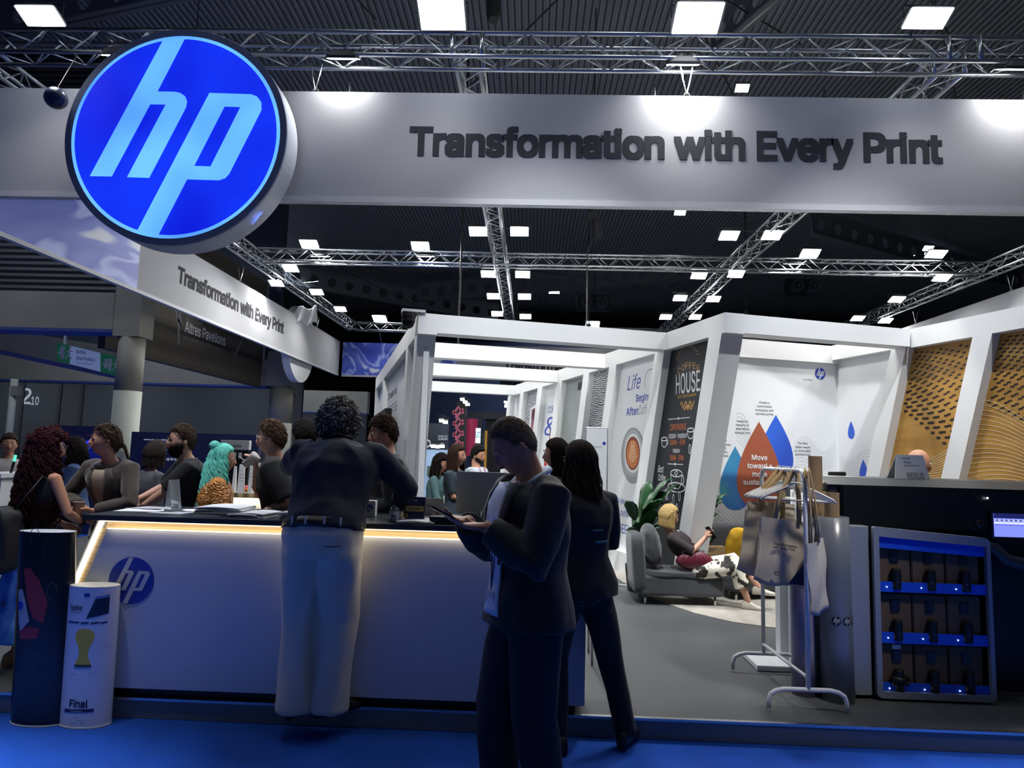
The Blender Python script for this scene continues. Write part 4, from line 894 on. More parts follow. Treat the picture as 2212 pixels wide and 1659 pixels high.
def tro(z0, s):
    L = [(.30, 0), (.33, .08), (.27, .16), (.19, .26), (.18, .40), (.24, .54), (.34, .65), (.41, .76), (.39, .87), (.29, .95), (.14, .99), (0, 1.0)]
    return [(x*s, z0+y*s) for x, y in L]+[(-x*s, z0+y*s) for x, y in L[-2::-1]]
wt.shape([(x*.66+.012, y) for x, y in tro(.325, .205)], GD); wt.shape([(-.036, .325), (.060, .325), (.057, .34), (-.033, .34)], mat('trophy_green', '#394a38', .5), off=.002)
wt.text('Final', -.052, .115, .038, NV, .105, .02); wt.shape([(-.085, .085), (.09, .09), (.09, .107), (-.085, .102)], NV); wt.text('THE BIG NIGHT', -.04, .091, .007, PW, off=.0025)
for x, z in ((-.06, .285), (.05, .29), (-.12, .42), (.12, .43), (-.02, .06), (0, .045), (-.04, .03), (.02, .03)): wt.text('match day', x, z, .006, PGR, .035)
# ================================================================ second lit counter in the background
c2 = thing('back_counter', 'small white counter with a lit wooden rim behind the teal-haired woman', 'counter', (-3.1, 6.6, .112))
a, b = aY(505, 1070, 6.6).x, aY(690, 1070, 6.6).x; z2 = aY(540, 1064, 6.6).z
MB().box((a, 6.6, .112), (b, 7.1, z2-.06)).build('body', WHITE, c2); MB().box((a-.03, 6.57, z2-.05), (b, 7.15, z2)).build('wood_top', WOODB, c2, bevel=.004); MB().box((a, 6.59, z2-.058), (b, 6.6, z2-.050)).build('light_strip', LEDM, c2)
lamp('strip_light', 'AREA', ((a+b)/2, 6.56, z2-.06), ((a+b)/2, 6.8, .2), 1.2, (1, .85, .6), 1.0, c2, 3.0, .02)
def boxthing(name, label, cat, lo, hi, m, sub='body', bevel=.004, rz=0):
    c = ((lo[0]+hi[0])/2, (lo[1]+hi[1])/2, lo[2]); t = thing(name, label, cat, c, rz)
    MB().box((lo[0]-c[0], lo[1]-c[1], 0), (hi[0]-c[0], hi[1]-c[1], hi[2]-lo[2])).build(sub, m, t, space='l', bevel=bevel); return t
# printer terminal with white head board
Y = 6.9; a, b = aY(477, 950, Y), aY(539, 950, Y)
t = thing('printer_terminal', 'dark printer terminal with a white head board behind the teal-haired woman', 'machine', ((a.x+b.x)/2, Y, .112))
MB().box((a.x, Y, aY(500, 971, Y).z), (b.x, Y+.06, a.z)).build('head_board', WHITE, t, bevel=.004)
MB().box((a.x+.05, Y+.02, z2+.03), (b.x-.01, Y+.1, aY(500, 973, Y).z)).build('back_panel', mat('terminal_black', '#17191c', .4), t, bevel=.01); MB().box((a.x+.1, Y+.03, .112), (b.x-.05, Y+.09, z2+.03)).build('column', DARK, t)
tf = Face((0, Y, 0), (1, 0, 0)); tf.text('Latex 830 W', t, 492, 966, 521, 6, INK, .01); lx, lz = tf.loc(484, 963); logo(tf.m @ Matrix.Translation((lx, lz, 0)), .022, t, HPBLUE, PW)
mb = MB(); mb.tube([aY(515, 985, Y), aY(528, 995, Y-.04), aY(530, 1012, Y-.05), aY(520, 1025, Y)], .004, 6); mb.build('cable', PW, t)
for i, (x, y) in enumerate(((506, 983), (518, 984))): q = aY(x, y, Y-.0); MB().box((q.x-.012, Y-.005, q.z-.03), (q.x+.012, Y+.02, q.z+.03)).build('socket', PW, t)
for i, (x0, y0, x1, y1, nm, Yk) in enumerate(((500, 1007, 509, 1053, 'white printed card standing left among the leaflets by the terminal', 6.5), (512, 1003, 527, 1053, 'tall white leaflet stand in front of the dark terminal', 6.45), (535, 1001, 547, 1052, 'slanted white leaflet stand right of the dark terminal', 6.45), (555, 1000, 574, 1020, 'white tent card next to the cup of the man drinking coffee', 6.75), (540, 1030, 566, 1045, 'white printed card lying up on the back counter', 6.7), (538, 1044, 566, 1056, 'white card with a red word on the back counter', 6.62))):
    p0, p1 = aY(x0, y1, Yk), aY(x1, y0, Yk); zb = max(z2, min(p0.z, p1.z-.04)); t = thing('table_card', nm, 'card', ((p0.x+p1.x)/2, Yk, zb))
    MB().hexa([(p0.x, Yk, z2+.001), (p1.x, Yk, z2+.001), (p1.x, Yk+.06, z2+.001), (p0.x, Yk+.06, z2+.001)], [(p0.x, Yk+.025, p1.z), (p1.x, Yk+.025, p1.z), (p1.x, Yk+.03, p1.z), (p0.x, Yk+.03, p1.z)]).build('card', PAPER, t, normals=True)
    if i == 5: Face((0, Yk-.001, 0), (1, 0, 0)).text('DRYTAC', t, 541, 1054, 563, 6, mat('print_red', '#b3303a', .5), .015)
    elif i in (1, 2, 4):
        for k in range(3): Face((0, Yk-.001, 0), (1, 0, 0)).text('print sample info', t, x0+2, y0+14+k*8 if i != 4 else y0+8+k*3, x1-2, 2.2, PGR)
for i, (px, py, col, nm) in enumerate(((560, 1058, '#c46a1e', 'orange folded sample draped on the back counter'), (523, 1048, '#c9d24a', 'small yellow-green pot on the back counter'), (531, 1050, '#c23a55', 'small red pot on the back counter'))):
    q = aY(px, py, 6.75); o = MB().ball((q.x, 6.75, z2+(.02 if i == 0 else .03)), ((.16, .1, .028) if i == 0 else (.03, .03, .03))).build(('cloth_sample', 'paint_pot', 'paint_pot')[i], mat('c_'+col[1:], col, .4), smooth=True); setp(o, nm, ('sample', 'pot', 'pot')[i])
# ================================================================ sofas, cushions, plants
SOFA = mat('sofa_grey_fabric', '#3e4144', .9, var=.12, scale=30, sheen=.3); SOFD = mat('sofa_dark_fabric', '#2d2f33', .9, var=.12, scale=30, sheen=.2)
def soft(name, lo, hi, m, parent, puff=.02, rz=None, seg=10, space='w', p=5):
    cx_, cy_, cz_ = [(a+b)/2 for a, b in zip(lo, hi)]; hx, hy, hz = [(b-a)/2 for a, b in zip(lo, hi)]
    me = bpy.data.meshes.new(name); bm = bmesh.new(); bmesh.ops.create_cube(bm, size=2); bmesh.ops.subdivide_edges(bm, edges=bm.edges[:], cuts=seg, use_grid_fill=True)
    for v in bm.verts:
        q = v.co.copy(); n_ = (abs(q.x)**p+abs(q.y)**p+abs(q.z)**p)**(1/p); q /= n_
        k = 1+puff*8*(1-max(abs(q.x*q.y), abs(q.y*q.z), abs(q.x*q.z)))*.1
        w_ = noise.noise(Vector((q.x*2+cx_*3, q.y*2+cy_, q.z*3)))*.25*puff
        v.co = Vector((q.x*hx*k, q.y*hy*k, q.z*hz*k))+q*w_
    if rz is not None: bmesh.ops.transform(bm, matrix=rz, verts=bm.verts)
    bmesh.ops.translate(bm, vec=(cx_, cy_, cz_), verts=bm.verts); bm.to_mesh(me); bm.free(); return link_mesh(name, me, m, parent, space, True)
sf = thing('chaise_sofa', 'grey fabric chaise sofa on chrome legs with the blonde woman seated on it', 'sofa', (1.5, 7.2, .116))
soft('base', (1.10, 6.98, .20), (1.95, 7.44, .40), SOFA, sf, .01, p=12); soft('seat_cushion', (1.17, 6.97, .38), (1.95, 7.44, .445), SOFA, sf, .02, p=7)
soft('backrest', (1.03, 6.97, .21), (1.17, 7.45, .80), SOFA, sf, .02, p=6, rz=Matrix.Rotation(-.07, 4, 'Y'))
for x, y in ((1.17, 7.03), (1.86, 7.03), (1.17, 7.40), (1.86, 7.40)): MB().tube([(x, y, .20), (x, y, .117)], .014, 12).build('leg', CHROME, sf, smooth=True)
o = soft('scatter_cushion', (1.17, 7.0, .47), (1.33, 7.40, .88), SOFA, None, .05, p=3, rz=Matrix.Rotation(-.16, 4, 'Y')); setp(o, 'tall grey cushion leaning on the backrest of the chaise behind the blonde woman', 'cushion')
s2 = thing('dark_sofa', 'charcoal sofa against the drop wall behind the clothes rack', 'sofa', FL(2.98, -.65, .116), FA)
L2 = lambda a, b, m, n, **k: soft(n, a, b, m, s2, space='l', **k)
L2((.12, 0, .08), (1.5, .55, .26), SOFD, 'base', p=12); L2((.13, -.01, .25), (1.5, .42, .34), SOFD, 'seat_cushion', p=7); L2((.05, .40, .09), (1.5, .56, .74), SOFD, 'backrest', p=7, rz=Matrix.Rotation(.08, 4, 'X')); 
for x, y in ((.2, .06), (1.42, .06), (.2, .5), (1.42, .5)): MB().tube([(x, y, .09), (x, y, .001)], .013, 12).build('leg', CHROME, s2, space='l', smooth=True)
q = aY(1595, 1195, 7.72); o = soft('yellow_cushion', (q.x-.14, q.y-.06, .46), (q.x+.15, q.y+.04, .82), mat('yellow_fabric', '#c79a1e', .85, var=.15, scale=15), None, .05, p=3, rz=Matrix.Rotation(.25, 4, 'X') @ Matrix.Rotation(.25, 4, 'Y')); setp(o, 'mustard yellow cushion on the charcoal sofa', 'cushion')
q = aY(1606, 1180, 7.80); o = soft('patterned_cushion', (q.x-.05, q.y-.04, .46), (q.x+.22, q.y+.04, .80), ramp_mat('cushion_print', 'voronoi', [(.2, '#26324a'), (.5, '#b9a58f'), (.8, '#35507a')], 9), None, .05, p=3, rz=Matrix.Rotation(.3, 4, 'X')); setp(o, 'patterned cushion peeping out behind the mustard yellow one', 'cushion')
for px0, px1, py0, py1, Y, nm in ((1494, 1552, 1157, 1180, 7.75, 'open brown cardboard box behind the blonde woman'), (1500, 1567, 1181, 1204, 7.6, 'pale cardboard box under the open brown one behind the blonde woman')):
    a, b = aY(px0, py1, Y), aY(px1, py0, Y); t = thing('cardboard_box', nm, 'box', ((a.x+b.x)/2, Y+.15, a.z))
    MB().box((a.x, Y, a.z), (b.x, Y+.3, b.z)).build('carton', mat('cardboard', '#8f7450', .8, var=.1, scale=20), t, bevel=.004); MB().box((a.x+.03, Y-.002, b.z-.03), (b.x-.1, Y, b.z-.022)).box((a.x+.03, Y-.002, b.z-.05), (b.x-.13, Y, b.z-.044)).build('print_lines', INK, t)
_t = thing('side_table', 'small low white table carrying the cardboard boxes behind the chaise', 'table', (2.02, 7.8, .116)); _zt = aY(1530, 1204, 7.6).z
MB().box((1.86, 7.6, _zt-.03), (2.2, 8.0, _zt)).build('table_top', WHITE, _t)
for x in (1.89, 2.17):
    for y in (7.63, 7.97): MB().tube([(x, y, .117), (x, y, _zt-.03)], .012, 8).build('leg', WHITE, _t)
LEAF = mat('leaf_green', '#1f4a26', .4, var=.35, scale=10, coat=.2); POT = mat('dark_pot', '#23262a', .5); STEM = mat('stem_green', '#3c5a2c', .5)
def plant(name, label, base, leaves, pot=True, psz=.14, ph=.28, wk=1.35):
    b = Vector(base); t = thing(name, label, 'plant', b)
    MB().lathe([(psz*.8, 0), (psz, ph*.9), (psz, ph), (psz*.9, ph), (psz*.88, ph*.85), (0.001, ph*.84)], b, 24, caps=False).build('pot', POT, t, smooth=False)
    st = MB(); lf = MB()
    for tip, width, droop in leaves:
        tip = Vector(tip); root = b+Vector((R.uniform(-.04, .04), R.uniform(-.04, .04), ph*.85)); d = tip-root; h = Vector((d.x, d.y, 0))
        pts = [root+Vector((h.x*s**1.7, h.y*s**1.7, d.z*(1-(1-s)**1.6)+droop*math.sin(s*PI)*.4)) for s in [i/16 for i in range(17)]]
        st.tube(pts[:10], [.008-.0005*i for i in range(10)], 6)
        side = Vector((-h.y, h.x, 0)); side = side.normalized() if side.length > 1e-4 else Vector((1, 0, 0)); side = (side+Vector((.3*R.uniform(-1, 1), 0, .2*R.uniform(-1, 1)))).normalized()
        bl = pts[7:]; n = len(bl); base_i = len(lf.v)
        for i, p in enumerate(bl):
            s = i/(n-1); w_ = width*wk*math.sin(PI*min(.98, s**.8+.02))**.8+.002; dd = (bl[min(i+1, n-1)]-bl[max(i-1, 0)]).normalized(); up = side.cross(dd).normalized(); wv = 1+.1*math.sin(s*14)
            for k in (-1, -.5, 0, .5, 1): lf.v.append(p+side*w_*k*wv+up*abs(k)*w_*.35+up*.006*math.sin(s*18+k*4))
        for i in range(n-1):
            for k in range(4): q = base_i+i*5+k; lf.f.append((q, q+5, q+6, q+1))
    st.build('stem', STEM, t, smooth=True); o = lf.build('foliage', LEAF, t, smooth=True); md = o.modifiers.new('s', 'SOLIDIFY'); md.thickness = .003
    return t
Yp = 7.72; T = lambda x, y, dy=0: aY(x, y, Yp+dy)
plant('leafy_plant', 'big dark green broad-leaved plant behind the grey chaise sofa', (1.20, 7.72, .116), [(T(1452, 1034, -.1), .095, .1), (T(1405, 1040, .1), .07, .15), (T(1352, 1083, -.2), .055, .2), (T(1360, 1140, -.3), .05, .15), (T(1368, 1152, 0), .04, .1), (T(1448, 1085, .1), .05, .25), (T(1432, 1078, -.2), .06, .15), (T(1396, 1085, .15), .06, .1), (T(1415, 1100, -.25), .07, .1), (T(1400, 1120, -.1), .07, .12), (T(1430, 1110, .05), .06, .1), (T(1382, 1105, .2), .06, .1), (T(1420, 1060, -.05), .075, .12), (T(1448, 1055, .05), .07, .1), (T(1466, 1046, .0), .09, .05), (T(1378, 1128, -.1), .05, .1), (T(1440, 1125, -.2), .07, .1), (T(1412, 1082, -.3), .08, .1), (T(1425, 1140, -.3), .06, .1), (T(1390, 1145, -.3), .05, .08)])
Yp = 7.9
plant('leafy_plant', 'smaller green plant standing behind the cardboard boxes, right of the slanted white post', (FL(2.98, -.03-.12, .116)), [(T(1570, 1067, -.15), .035, .12), (T(1535, 1075, 0), .045, .1), (T(1552, 1110, -.1), .03, .1), (T(1528, 1100, -.1), .035, .1), (T(1548, 1150, -.2), .035, .05), (T(1520, 1130, 0), .035, .1), (T(1560, 1085, -.1), .03, .1), (T(1540, 1095, -.25), .04, .1), (T(1558, 1075, -.2), .04, .1)], psz=.10, wk=2.0)
# roll-up stand seen from behind with the mirrored print
t = thing('roll_up_stand', 'slim white roll-up display on a thin black pole between the coffee posters', 'display', (1.03, 8.0, .112)); Yr = 8.0
a, b, c_ = aY(1268, 925, Yr), aY(1312, 925, Yr), aY(1316, 1225, Yr)
MB().hexa([(a.x-.06, Yr, .2), (b.x+.0, Yr, .2), (b.x+.0, Yr+.004, .2), (a.x-.06, Yr+.004, .2)], [(a.x, Yr, a.z), (b.x, Yr, a.z), (b.x, Yr+.004, a.z), (a.x, Yr+.004, a.z)]).build('banner_sheet', PWH, t, normals=True)
MB().tube([(b.x+.01, Yr+.02, .13), (b.x+.0, Yr+.02, a.z+.01)], .008, 8).build('pole', BLACK, t); MB().tube([(a.x-.01, Yr+.01, a.z+.008), (b.x+.01, Yr+.01, a.z+.008)], .009, 8).build('top_rail', ALU, t)
mb = MB()
for dx, dy in ((-.25, -.1), (.35, -.12), (.1, .3)): mb.tube([(b.x, Yr+.02, .135), (b.x+dx, Yr+dy, .117)], .007, 6)
mb.build('foot', ALU, t)
rf = Face((0, Yr, 0), (1, 0, 0)); me = text_mesh('HP Smooth ink', .05, .001, .01); stick('lettering', me, PGR, rf.m @ Matrix.Translation((rf.loc(1300, 966)[0], rf.loc(1300, 966)[1], .004)) @ Matrix.Scale(-1, 4, (1, 0, 0)) @ Matrix.Scale(.5, 4), t)
lx, lz = rf.loc(1305, 958); rf.shape([circ(.02, 24, lx, lz)], t, BLUEP, 'logo_print')
o = MB().lathe([(.09, .112), (.10, .2), (.08, .36), (.05, .44), (.045, .5)], (aY(1316, 1195, 7.95).x+0.0-.17, 7.75, 0), 24).build('blue_bag', mat('plain_blue', '#3c6bd0', .6), smooth=True); setp(o, 'blue bag on the floor beside the roll-up stand, behind the woman in the dark jacket', 'bag')
# ================================================================ clothes rack with hangers and tote bags
RK = mat('rack_white', '#d7d8da', .35, var=.02)
rk = thing('clothes_rack', 'white tubular clothes rack on curved feet near the platform edge', 'rack', (1.65, 4.6, .112))
Fx, Fy, Bx, By, RT = 1.65, 4.20, 1.635, 4.93, 1.505
def foot(cx_, cy_, w0, w1, zt=.235):
    pts = []
    L = [(-w0, .125), (-w0, .17), (-w0+.012, .205), (-w0+.045, .225), (-w0+.09, .235), (w1-.09, .235), (w1-.045, .225), (w1-.012, .205), (w1, .17), (w1, .125)]
    MB().tube([(cx_+x, cy_, z) for x, z in L], .0135, 10).build('foot', RK, rk, smooth=True)
foot(Fx, Fy, .23, .22); foot(Bx, By, .21, .25)
MB().tube([(Fx, Fy, .235), (Fx, Fy, RT-.06), (Fx-.002, Fy+.015, RT-.02), (Fx-.005, Fy+.06, RT), (Bx, By-.06, RT), (Bx, By-.012, RT-.02), (Bx, By, RT-.06), (Bx, By, .235)], .0135, 12).build('frame_tube', RK, rk, smooth=True)
MB().tube([(Fx, Fy, .30), (Bx, By, .30)], .011, 10).build('cross_rail', RK, rk, smooth=True)
HG = mat('hanger_plastic', '#c7c7c5', .4, var=.03)
def rail(s): return Vector((Fx+(Bx-Fx)*s, Fy+(By-Fy)*s, RT))
def hanger(s, yaw, label, drop_=.0):
    p = rail(s); t = thing('clothes_hanger', label, 'hanger', p, yaw, group='white hangers on the clothes rack')
    z0 = -.075
    MB().tube([(.012, 0, .005), (.014, 0, .017), (.0, 0, .024), (-.014, 0, .012), (-.010, 0, -.012), (0, 0, -.03), (0, 0, z0)], .0025, 6).build('hook', CHROME, t, space='l', smooth=True)
    MB().tube([(-.215, 0, z0-.115), (-.20, 0, z0-.098), (-.15, 0, z0-.072), (-.07, 0, z0-.035), (-.02, 0, z0-.004), (.02, 0, z0-.004), (.07, 0, z0-.035), (.15, 0, z0-.072), (.20, 0, z0-.098), (.215, 0, z0-.115)], [.009, .011, .010, .009, .009, .009, .009, .010, .011, .009], 8, (1, .7)).build('shoulders', HG, t, space='l', smooth=True)
    MB().tube([(-.19, 0, z0-.11), (.19, 0, z0-.11)], .0055, 8).build('bar', HG, t, space='l', smooth=True); return t, p
BG = mat('tote_canvas', '#c0b5a2', .9, var=.12, scale=40, bump=.3, bscale=400); BG2 = mat('tote_canvas_light', '#c2bdb2', .85, var=.1, scale=40, bump=.3, bscale=400); HD = mat('tote_handle', '#ad9468', .85, var=.1)
def tote(p, yaw, w_, h_, drop_, label, m=BG, tilt=0, dx=0, blue=True, side=0):
    t = thing('tote_bag', label, 'bag', p, yaw); z1 = -drop_; mb = MB(); N, Mz = 14, 14
    M4 = Matrix.Rotation(tilt, 4, 'Y')
    for sgn in (-1, 1):
        b0 = len(mb.v)
        for j in range(Mz+1):
            v_ = j/Mz
            for i in range(N+1):
                u_ = i/N*2-1; th = .018*(1-u_*u_)*(.3+v_)+.004; fold = .008*math.sin(u_*5+v_*3+sgn)+.006*math.sin(v_*9+u_*2)
                mb.v.append(M4 @ Vector((dx+u_*w_/2*(1-.06*math.sin(v_*PI)), sgn*th+fold, z1-h_*v_+.012*math.sin(u_*4)*v_)))
        for j in range(Mz):
            for i in range(N):
                q = b0+j*(N+1)+i; mb.f.append((q, q+1, q+N+2, q+N+1) if sgn < 0 else (q, q+N+1, q+N+2, q+1))
    n1 = (N+1)*(Mz+1)
    for i in range(N):
        q = Mz*(N+1)+i; mb.f.append((q, q+1, n1+q+1, n1+q))
    for j in range(Mz):
        q = j*(N+1); mb.f.append((q, q+N+1, n1+q+N+1, n1+q)); q += N; mb.f.append((q, n1+q, n1+q+N+1, q+N+1))
    o = mb.build('bag_body', m, t, space='l', smooth=True)
    for sgn in (-1, 1):
        pts = [M4 @ Vector((dx-w_*.22, sgn*.006, z1-.02)), M4 @ Vector((dx-w_*.17, sgn*.01, z1+drop_*.45)), Vector((-.012, sgn*.012, .0)), Vector((0, sgn*.012, .016)), Vector((.012, sgn*.012, .0)), M4 @ Vector((dx+w_*.17, sgn*.01, z1+drop_*.45)), M4 @ Vector((dx+w_*.22, sgn*.006, z1-.02))]
        MB().tube(pts, .013, 6, (1, .18), up=(0, 1, 0)).build('handle', HD, t, space='l', smooth=True)
    pm_ = Matrix.Translation(p) @ Matrix.Rotation(yaw, 4, 'Z') @ M4 @ plane_m((dx, -.038, z1), (1, 0, 0), (0, 0, 1))
    if blue:
        stick('blue_corner_print', flat([[(w_*.10, -h_*.94), (w_*.44, -h_*.94), (w_*.44, -h_*.48)]], .001), mat('tote_navy', '#1b2b5e', .8), pm_, t, .004)
        stick('lettering', text_mesh('Transformation', w_*.1, .001, .02, width=w_*.42), INK, pm_ @ Matrix.Translation((-w_*.22, -h_*.40, 0)), t, .004); stick('lettering', text_mesh('with Every Print', w_*.1, .001, .02, width=w_*.38), INK, pm_ @ Matrix.Translation((-w_*.22, -h_*.45, 0)), t, .004)
        logo(pm_ @ Matrix.Translation((-w_*.12, -h_*.82, 0)), .014, t, INK, m, dz=.004)
    return t
hs = [(.16, -.10), (.24, .0), (.31, .05), (.38, .10), (.45, .16), (.52, .22), (.60, .25)]
hn = ['nearest white hanger, in front on the rack', 'second hanger from the front, tight behind the first', 'third hanger from the front of the rack', 'middle hanger of the rack', 'hanger just behind the middle one', 'second hanger from the back, partly covered', 'farthest white hanger on the rack, mostly covered']
for (s_, yw), nm in zip(hs, hn): hanger(s_, yw-.35, nm)
tote(rail(.20)+Vector((0, 0, -.012)), -.18, .33, .40, .30, 'beige tote bag with navy corner hanging nearest on the rack', BG, .10, -.02)
tote(rail(.42)+Vector((0, 0, -.012)), -.10, .33, .40, .28, 'beige tote bag with navy corner hanging behind the nearest one', BG, .14, -.05)
tote(rail(.55)+Vector((0, 0, -.012)), .1, .32, .38, .21, 'plain beige tote bag deepest on the rack, mostly covered', BG, .05, -.05, False)
tote(Vector((Fx+.005, Fy-.02, RT-.005)), .75, .22, .42, .42, 'crumpled pale tote bag hanging over the front end of the rack', BG2, -.12, .03, False)
# ================================================================ wrapped media rolls
FILM = mat('film_wrap', '#656b73', .28, var=.25, scale=3, coat=.5); ROLLW = mat('roll_white', '#cfd3d8', .4, var=.04); KRAFT = mat('kraft_core', '#8e7658', .8, var=.08, scale=12)
def lean_cyl(mb, b, tp, r, n=32, r2=None):
    b, tp = Vector(b), Vector(tp); mb.tube([b, b+(tp-b)*.3, b+(tp-b)*.7, tp], [r, r, r, r2 or r], n); return mb
def mroll(label, x, y, z1, r, m, core=None, cr=.04, marks=True, mz=.75, lean=(0, 0), top=None, z0=.112, mc=INK):
    t = thing('media_roll', label, 'roll', (x, y, z0)); tpx, tpy = x+lean[0], y+lean[1]
    lean_cyl(MB(), (x, y, z0), (tpx, tpy, z1), r, 40).build('wrapping', m, t, smooth=False)
    for p in t.children:
        p.data.polygons.foreach_set('use_smooth', [len(f.vertices) == 4 for f in p.data.polygons])
    if core:
        o = MB(); pr = [(cr, z1-.02), (cr, core), (cr*.85, core), (cr*.85, z1)]
        o.loft([(Vector((tpx, tpy, z)), (rr, 0, 0), (0, rr, 0)) for rr, z in pr], 28, caps=False).build('cardboard_core', KRAFT, t, smooth=False)
    if marks:
        for k, a in enumerate((-.35, .3, .95)):
            me = flat([[(.026*X, .026*Y_) for X, Y_ in circ(1, 28)]], .001); ml = join([(flat([[(.026*X, .026*Y_) for X, Y_ in LOGO_H]], .001), Matrix()), (flat([[(.026*X, .026*Y_) for X, Y_ in LOGO_P], [(.026*X, .026*Y_) for X, Y_ in LOGO_PH]], .001), Matrix())])
            for me_, mm, off, nm in ((me, mc, .002, 'logo_print'), (ml, ROLLW, .004, 'logo_letters')):
                f = (mz-z0)/(z1-z0); cx_, cy_ = x+lean[0]*f, y+lean[1]*f
                for v in me_.vertices:
                    an = a+v.co.x/r; v.co = Vector((cx_+math.sin(an)*(r+off), cy_-math.cos(an)*(r+off), mz+v.co.y))
                link_mesh(nm, me_, mm, t)
    return t
mroll('clear-wrapped roll with kraft core and round logo marks, nearest the ink cabinet', 1.925, 4.44, 1.22, .098, FILM, 1.37, .045, True, .60, (-.02, -.01))
mroll('tall roll whose kraft core rises highest above the others', 1.925, 4.72, 1.30, .047, FILM, 1.60, .044, False)
mroll('clear-wrapped roll with kraft core left of the one nearest the cabinet', 1.89, 4.59, 1.20, .047, FILM, 1.37, .044, False)
mroll('printed roll with violet and blue gradient top behind the front post of the rack', 1.75, 4.52, 1.10, .074, ramp_mat('violet_roll', 'noise', [(.3, '#a3a8ba'), (.5, '#75708e'), (.7, '#b4b8c2')], 1.1, .35, .4, 2, (1, 1, .6)), None, .04, False)
mroll('white-capped roll with logo marks standing behind the violet one', 1.80, 4.67, 1.37, .06, ROLLW, None, .04, True, 1.26)
mroll('low white roll left of the violet one, with one round mark', 1.885, 5.0, .92, .048, ROLLW, None, .04, True, .74, z0=.149)
boxthing('tall_white_carton', 'tall narrow white carton on a flat white base behind the rack', 'carton', (1.82, 5.12, .149), (1.895, 5.22, 1.0), WHITE, 'carton')
boxthing('white_floor_base', 'flat white base plate under the rolls behind the rack', 'base', (1.60, 4.95, .112), (1.96, 5.3, .148), WHITE, 'plate')
# ================================================================ large printer with ink cabinet
pr = thing('large_printer', 'huge black and silver wide-format printer filling the right edge', 'printer', (3.4, 5.0, .112))
PB = mat('printer_black', '#0a0c11', .35, var=.05); PS = mat('printer_silver', '#3b3e42', .4, metal=.3, var=.03); CAB = mat('cabinet_silver', '#868c95', .38, metal=.15, var=.03)
MB().hexa([(2.05, 4.60, 1.14), (6.2, 4.60, 1.14), (6.2, 5.5, 1.14), (2.05, 5.5, 1.14)], [(2.05, 4.62, 1.415), (6.2, 4.62, 1.415), (6.2, 5.5, 1.415), (2.05, 5.5, 1.415)]).build('print_head_housing', PB, pr, normals=True, bevel=.01)
MB().box((2.9, 4.72, .112), (6.2, 5.4, 1.14)).build('lower_body', PB, pr, bevel=.01)
MB().box((2.16, 4.9, .112), (2.9, 5.4, 1.14)).build('lower_body', PB, pr)
MB().hexa([(1.97, 4.64, 1.416), (6.2, 4.59, 1.416), (6.2, 5.5, 1.416), (1.97, 5.5, 1.416)], [(2.0, 4.82, 1.462), (6.2, 4.80, 1.462), (6.2, 5.45, 1.462), (2.0, 5.45, 1.462)]).build('top_cover', PS, pr, normals=True)
MB().box((1.98, 4.66, 1.14), (2.05, 5.48, 1.415)).build('end_cover', PS, pr, bevel=.008)
a = aY(2144, 1190, 4.5); MB().tube([(2.93, 4.66, a.z+.02), (3.02, 4.63, a.z+.01), (3.08, 4.6, a.z-.07), (3.2, 4.58, a.z-.10), (6, 4.58, a.z-.10)], .05, 12).build('front_rail', PS, pr, smooth=True)
MB().box((2.99, 4.585, aY(2176, 1164, 4.58).z), (3.45, 4.6, aY(2176, 1105, 4.58).z)).build('screen_frame', BLACK, pr)
sz0, sz1 = aY(2178, 1160, 4.58).z, aY(2178, 1110, 4.58).z
scr = MB().box((3.005, 4.581, sz0), (3.43, 4.584, sz1)).build('screen', mat('screen_glow', '#5a66d8', .3, var=0, emit=.9, ecol='#6672e8'), pr)
for k, (f0, f1, c) in enumerate(((.80, 1.0, '#1f2560'), (.66, .78, '#b9c2ff'), (.55, .64, '#eef0ff'), (.0, .5, '#8f9af2'))):
    MB().box((3.006, 4.5795, sz0+(sz1-sz0)*f0), (3.42, 4.5808, sz0+(sz1-sz0)*f1)).build('screen_band', mat('sb%d' % k, c, .3, var=0, emit=.9, ecol=c), scr)
for i in range(12): MB().box((3.02+i*.03, 4.579, sz0+(sz1-sz0)*.68), (3.03+i*.03, 4.5794, sz0+(sz1-sz0)*.75)).build('scale_mark', mat('sb0'), scr)
q = aY(2133, 1076, 4.6); MB().ball((q.x, 4.60, q.z), .006, 10, 8).build('indicator_light', mat('led_white', '#ffffff', .3, var=0, emit=8), pr)
q = aY(2117, 1132, 4.6); MB().ball((q.x, 4.60, q.z), (.03, .012, .03), 20, 10).build('round_button', mat('button_dark', '#241a10', .3), pr, smooth=True)
# cabinet
cb_ = thing('ink_cabinet', 'silver-framed ink cabinet with three blue shelves, in front of the big printer', 'cabinet', (2.5, 4.6, .112))
x0, x1, z0, z1l, z1r, YC = 2.165, 2.885, .125, 1.165, 1.115, 4.44
def rr(x0, x1, z0, zl, zr, r, n=6):
    P_ = []
    for cx_, cz_, a0 in ((x1-r, z0+r, -PI/2), (x1-r, zr-r, 0), (x0+r*.4, zl-r*.4, PI/2), (x0+r, z0+r, PI)):
        rr_ = r*.4 if a0 == PI/2 else r
        P_ += [(cx_+rr_*math.cos(a0+i*PI/2/n), cz_+rr_*math.sin(a0+i*PI/2/n)) for i in range(n+1)]
    return P_
ci = [2.20, 2.86, .165, 1.105, 1.06]
stick('front_frame', flat([rr(x0, x1, z0, z1l, z1r, .035), [(ci[0], ci[2]), (ci[0], ci[3]), (ci[1], ci[4]), (ci[1], ci[2])]], .03), CAB, plane_m((0, YC+.015, 0), (1, 0, 0), (0, 0, 1)), cb_)
MB().loft([(Vector((x0-.095+.0, 4.66, z)), (.10, 0, 0), (0, .20, 0)) for z in (.135, .16, 1.14, 1.16)], 40, 5).build('curved_side', CAB, cb_, smooth=False)
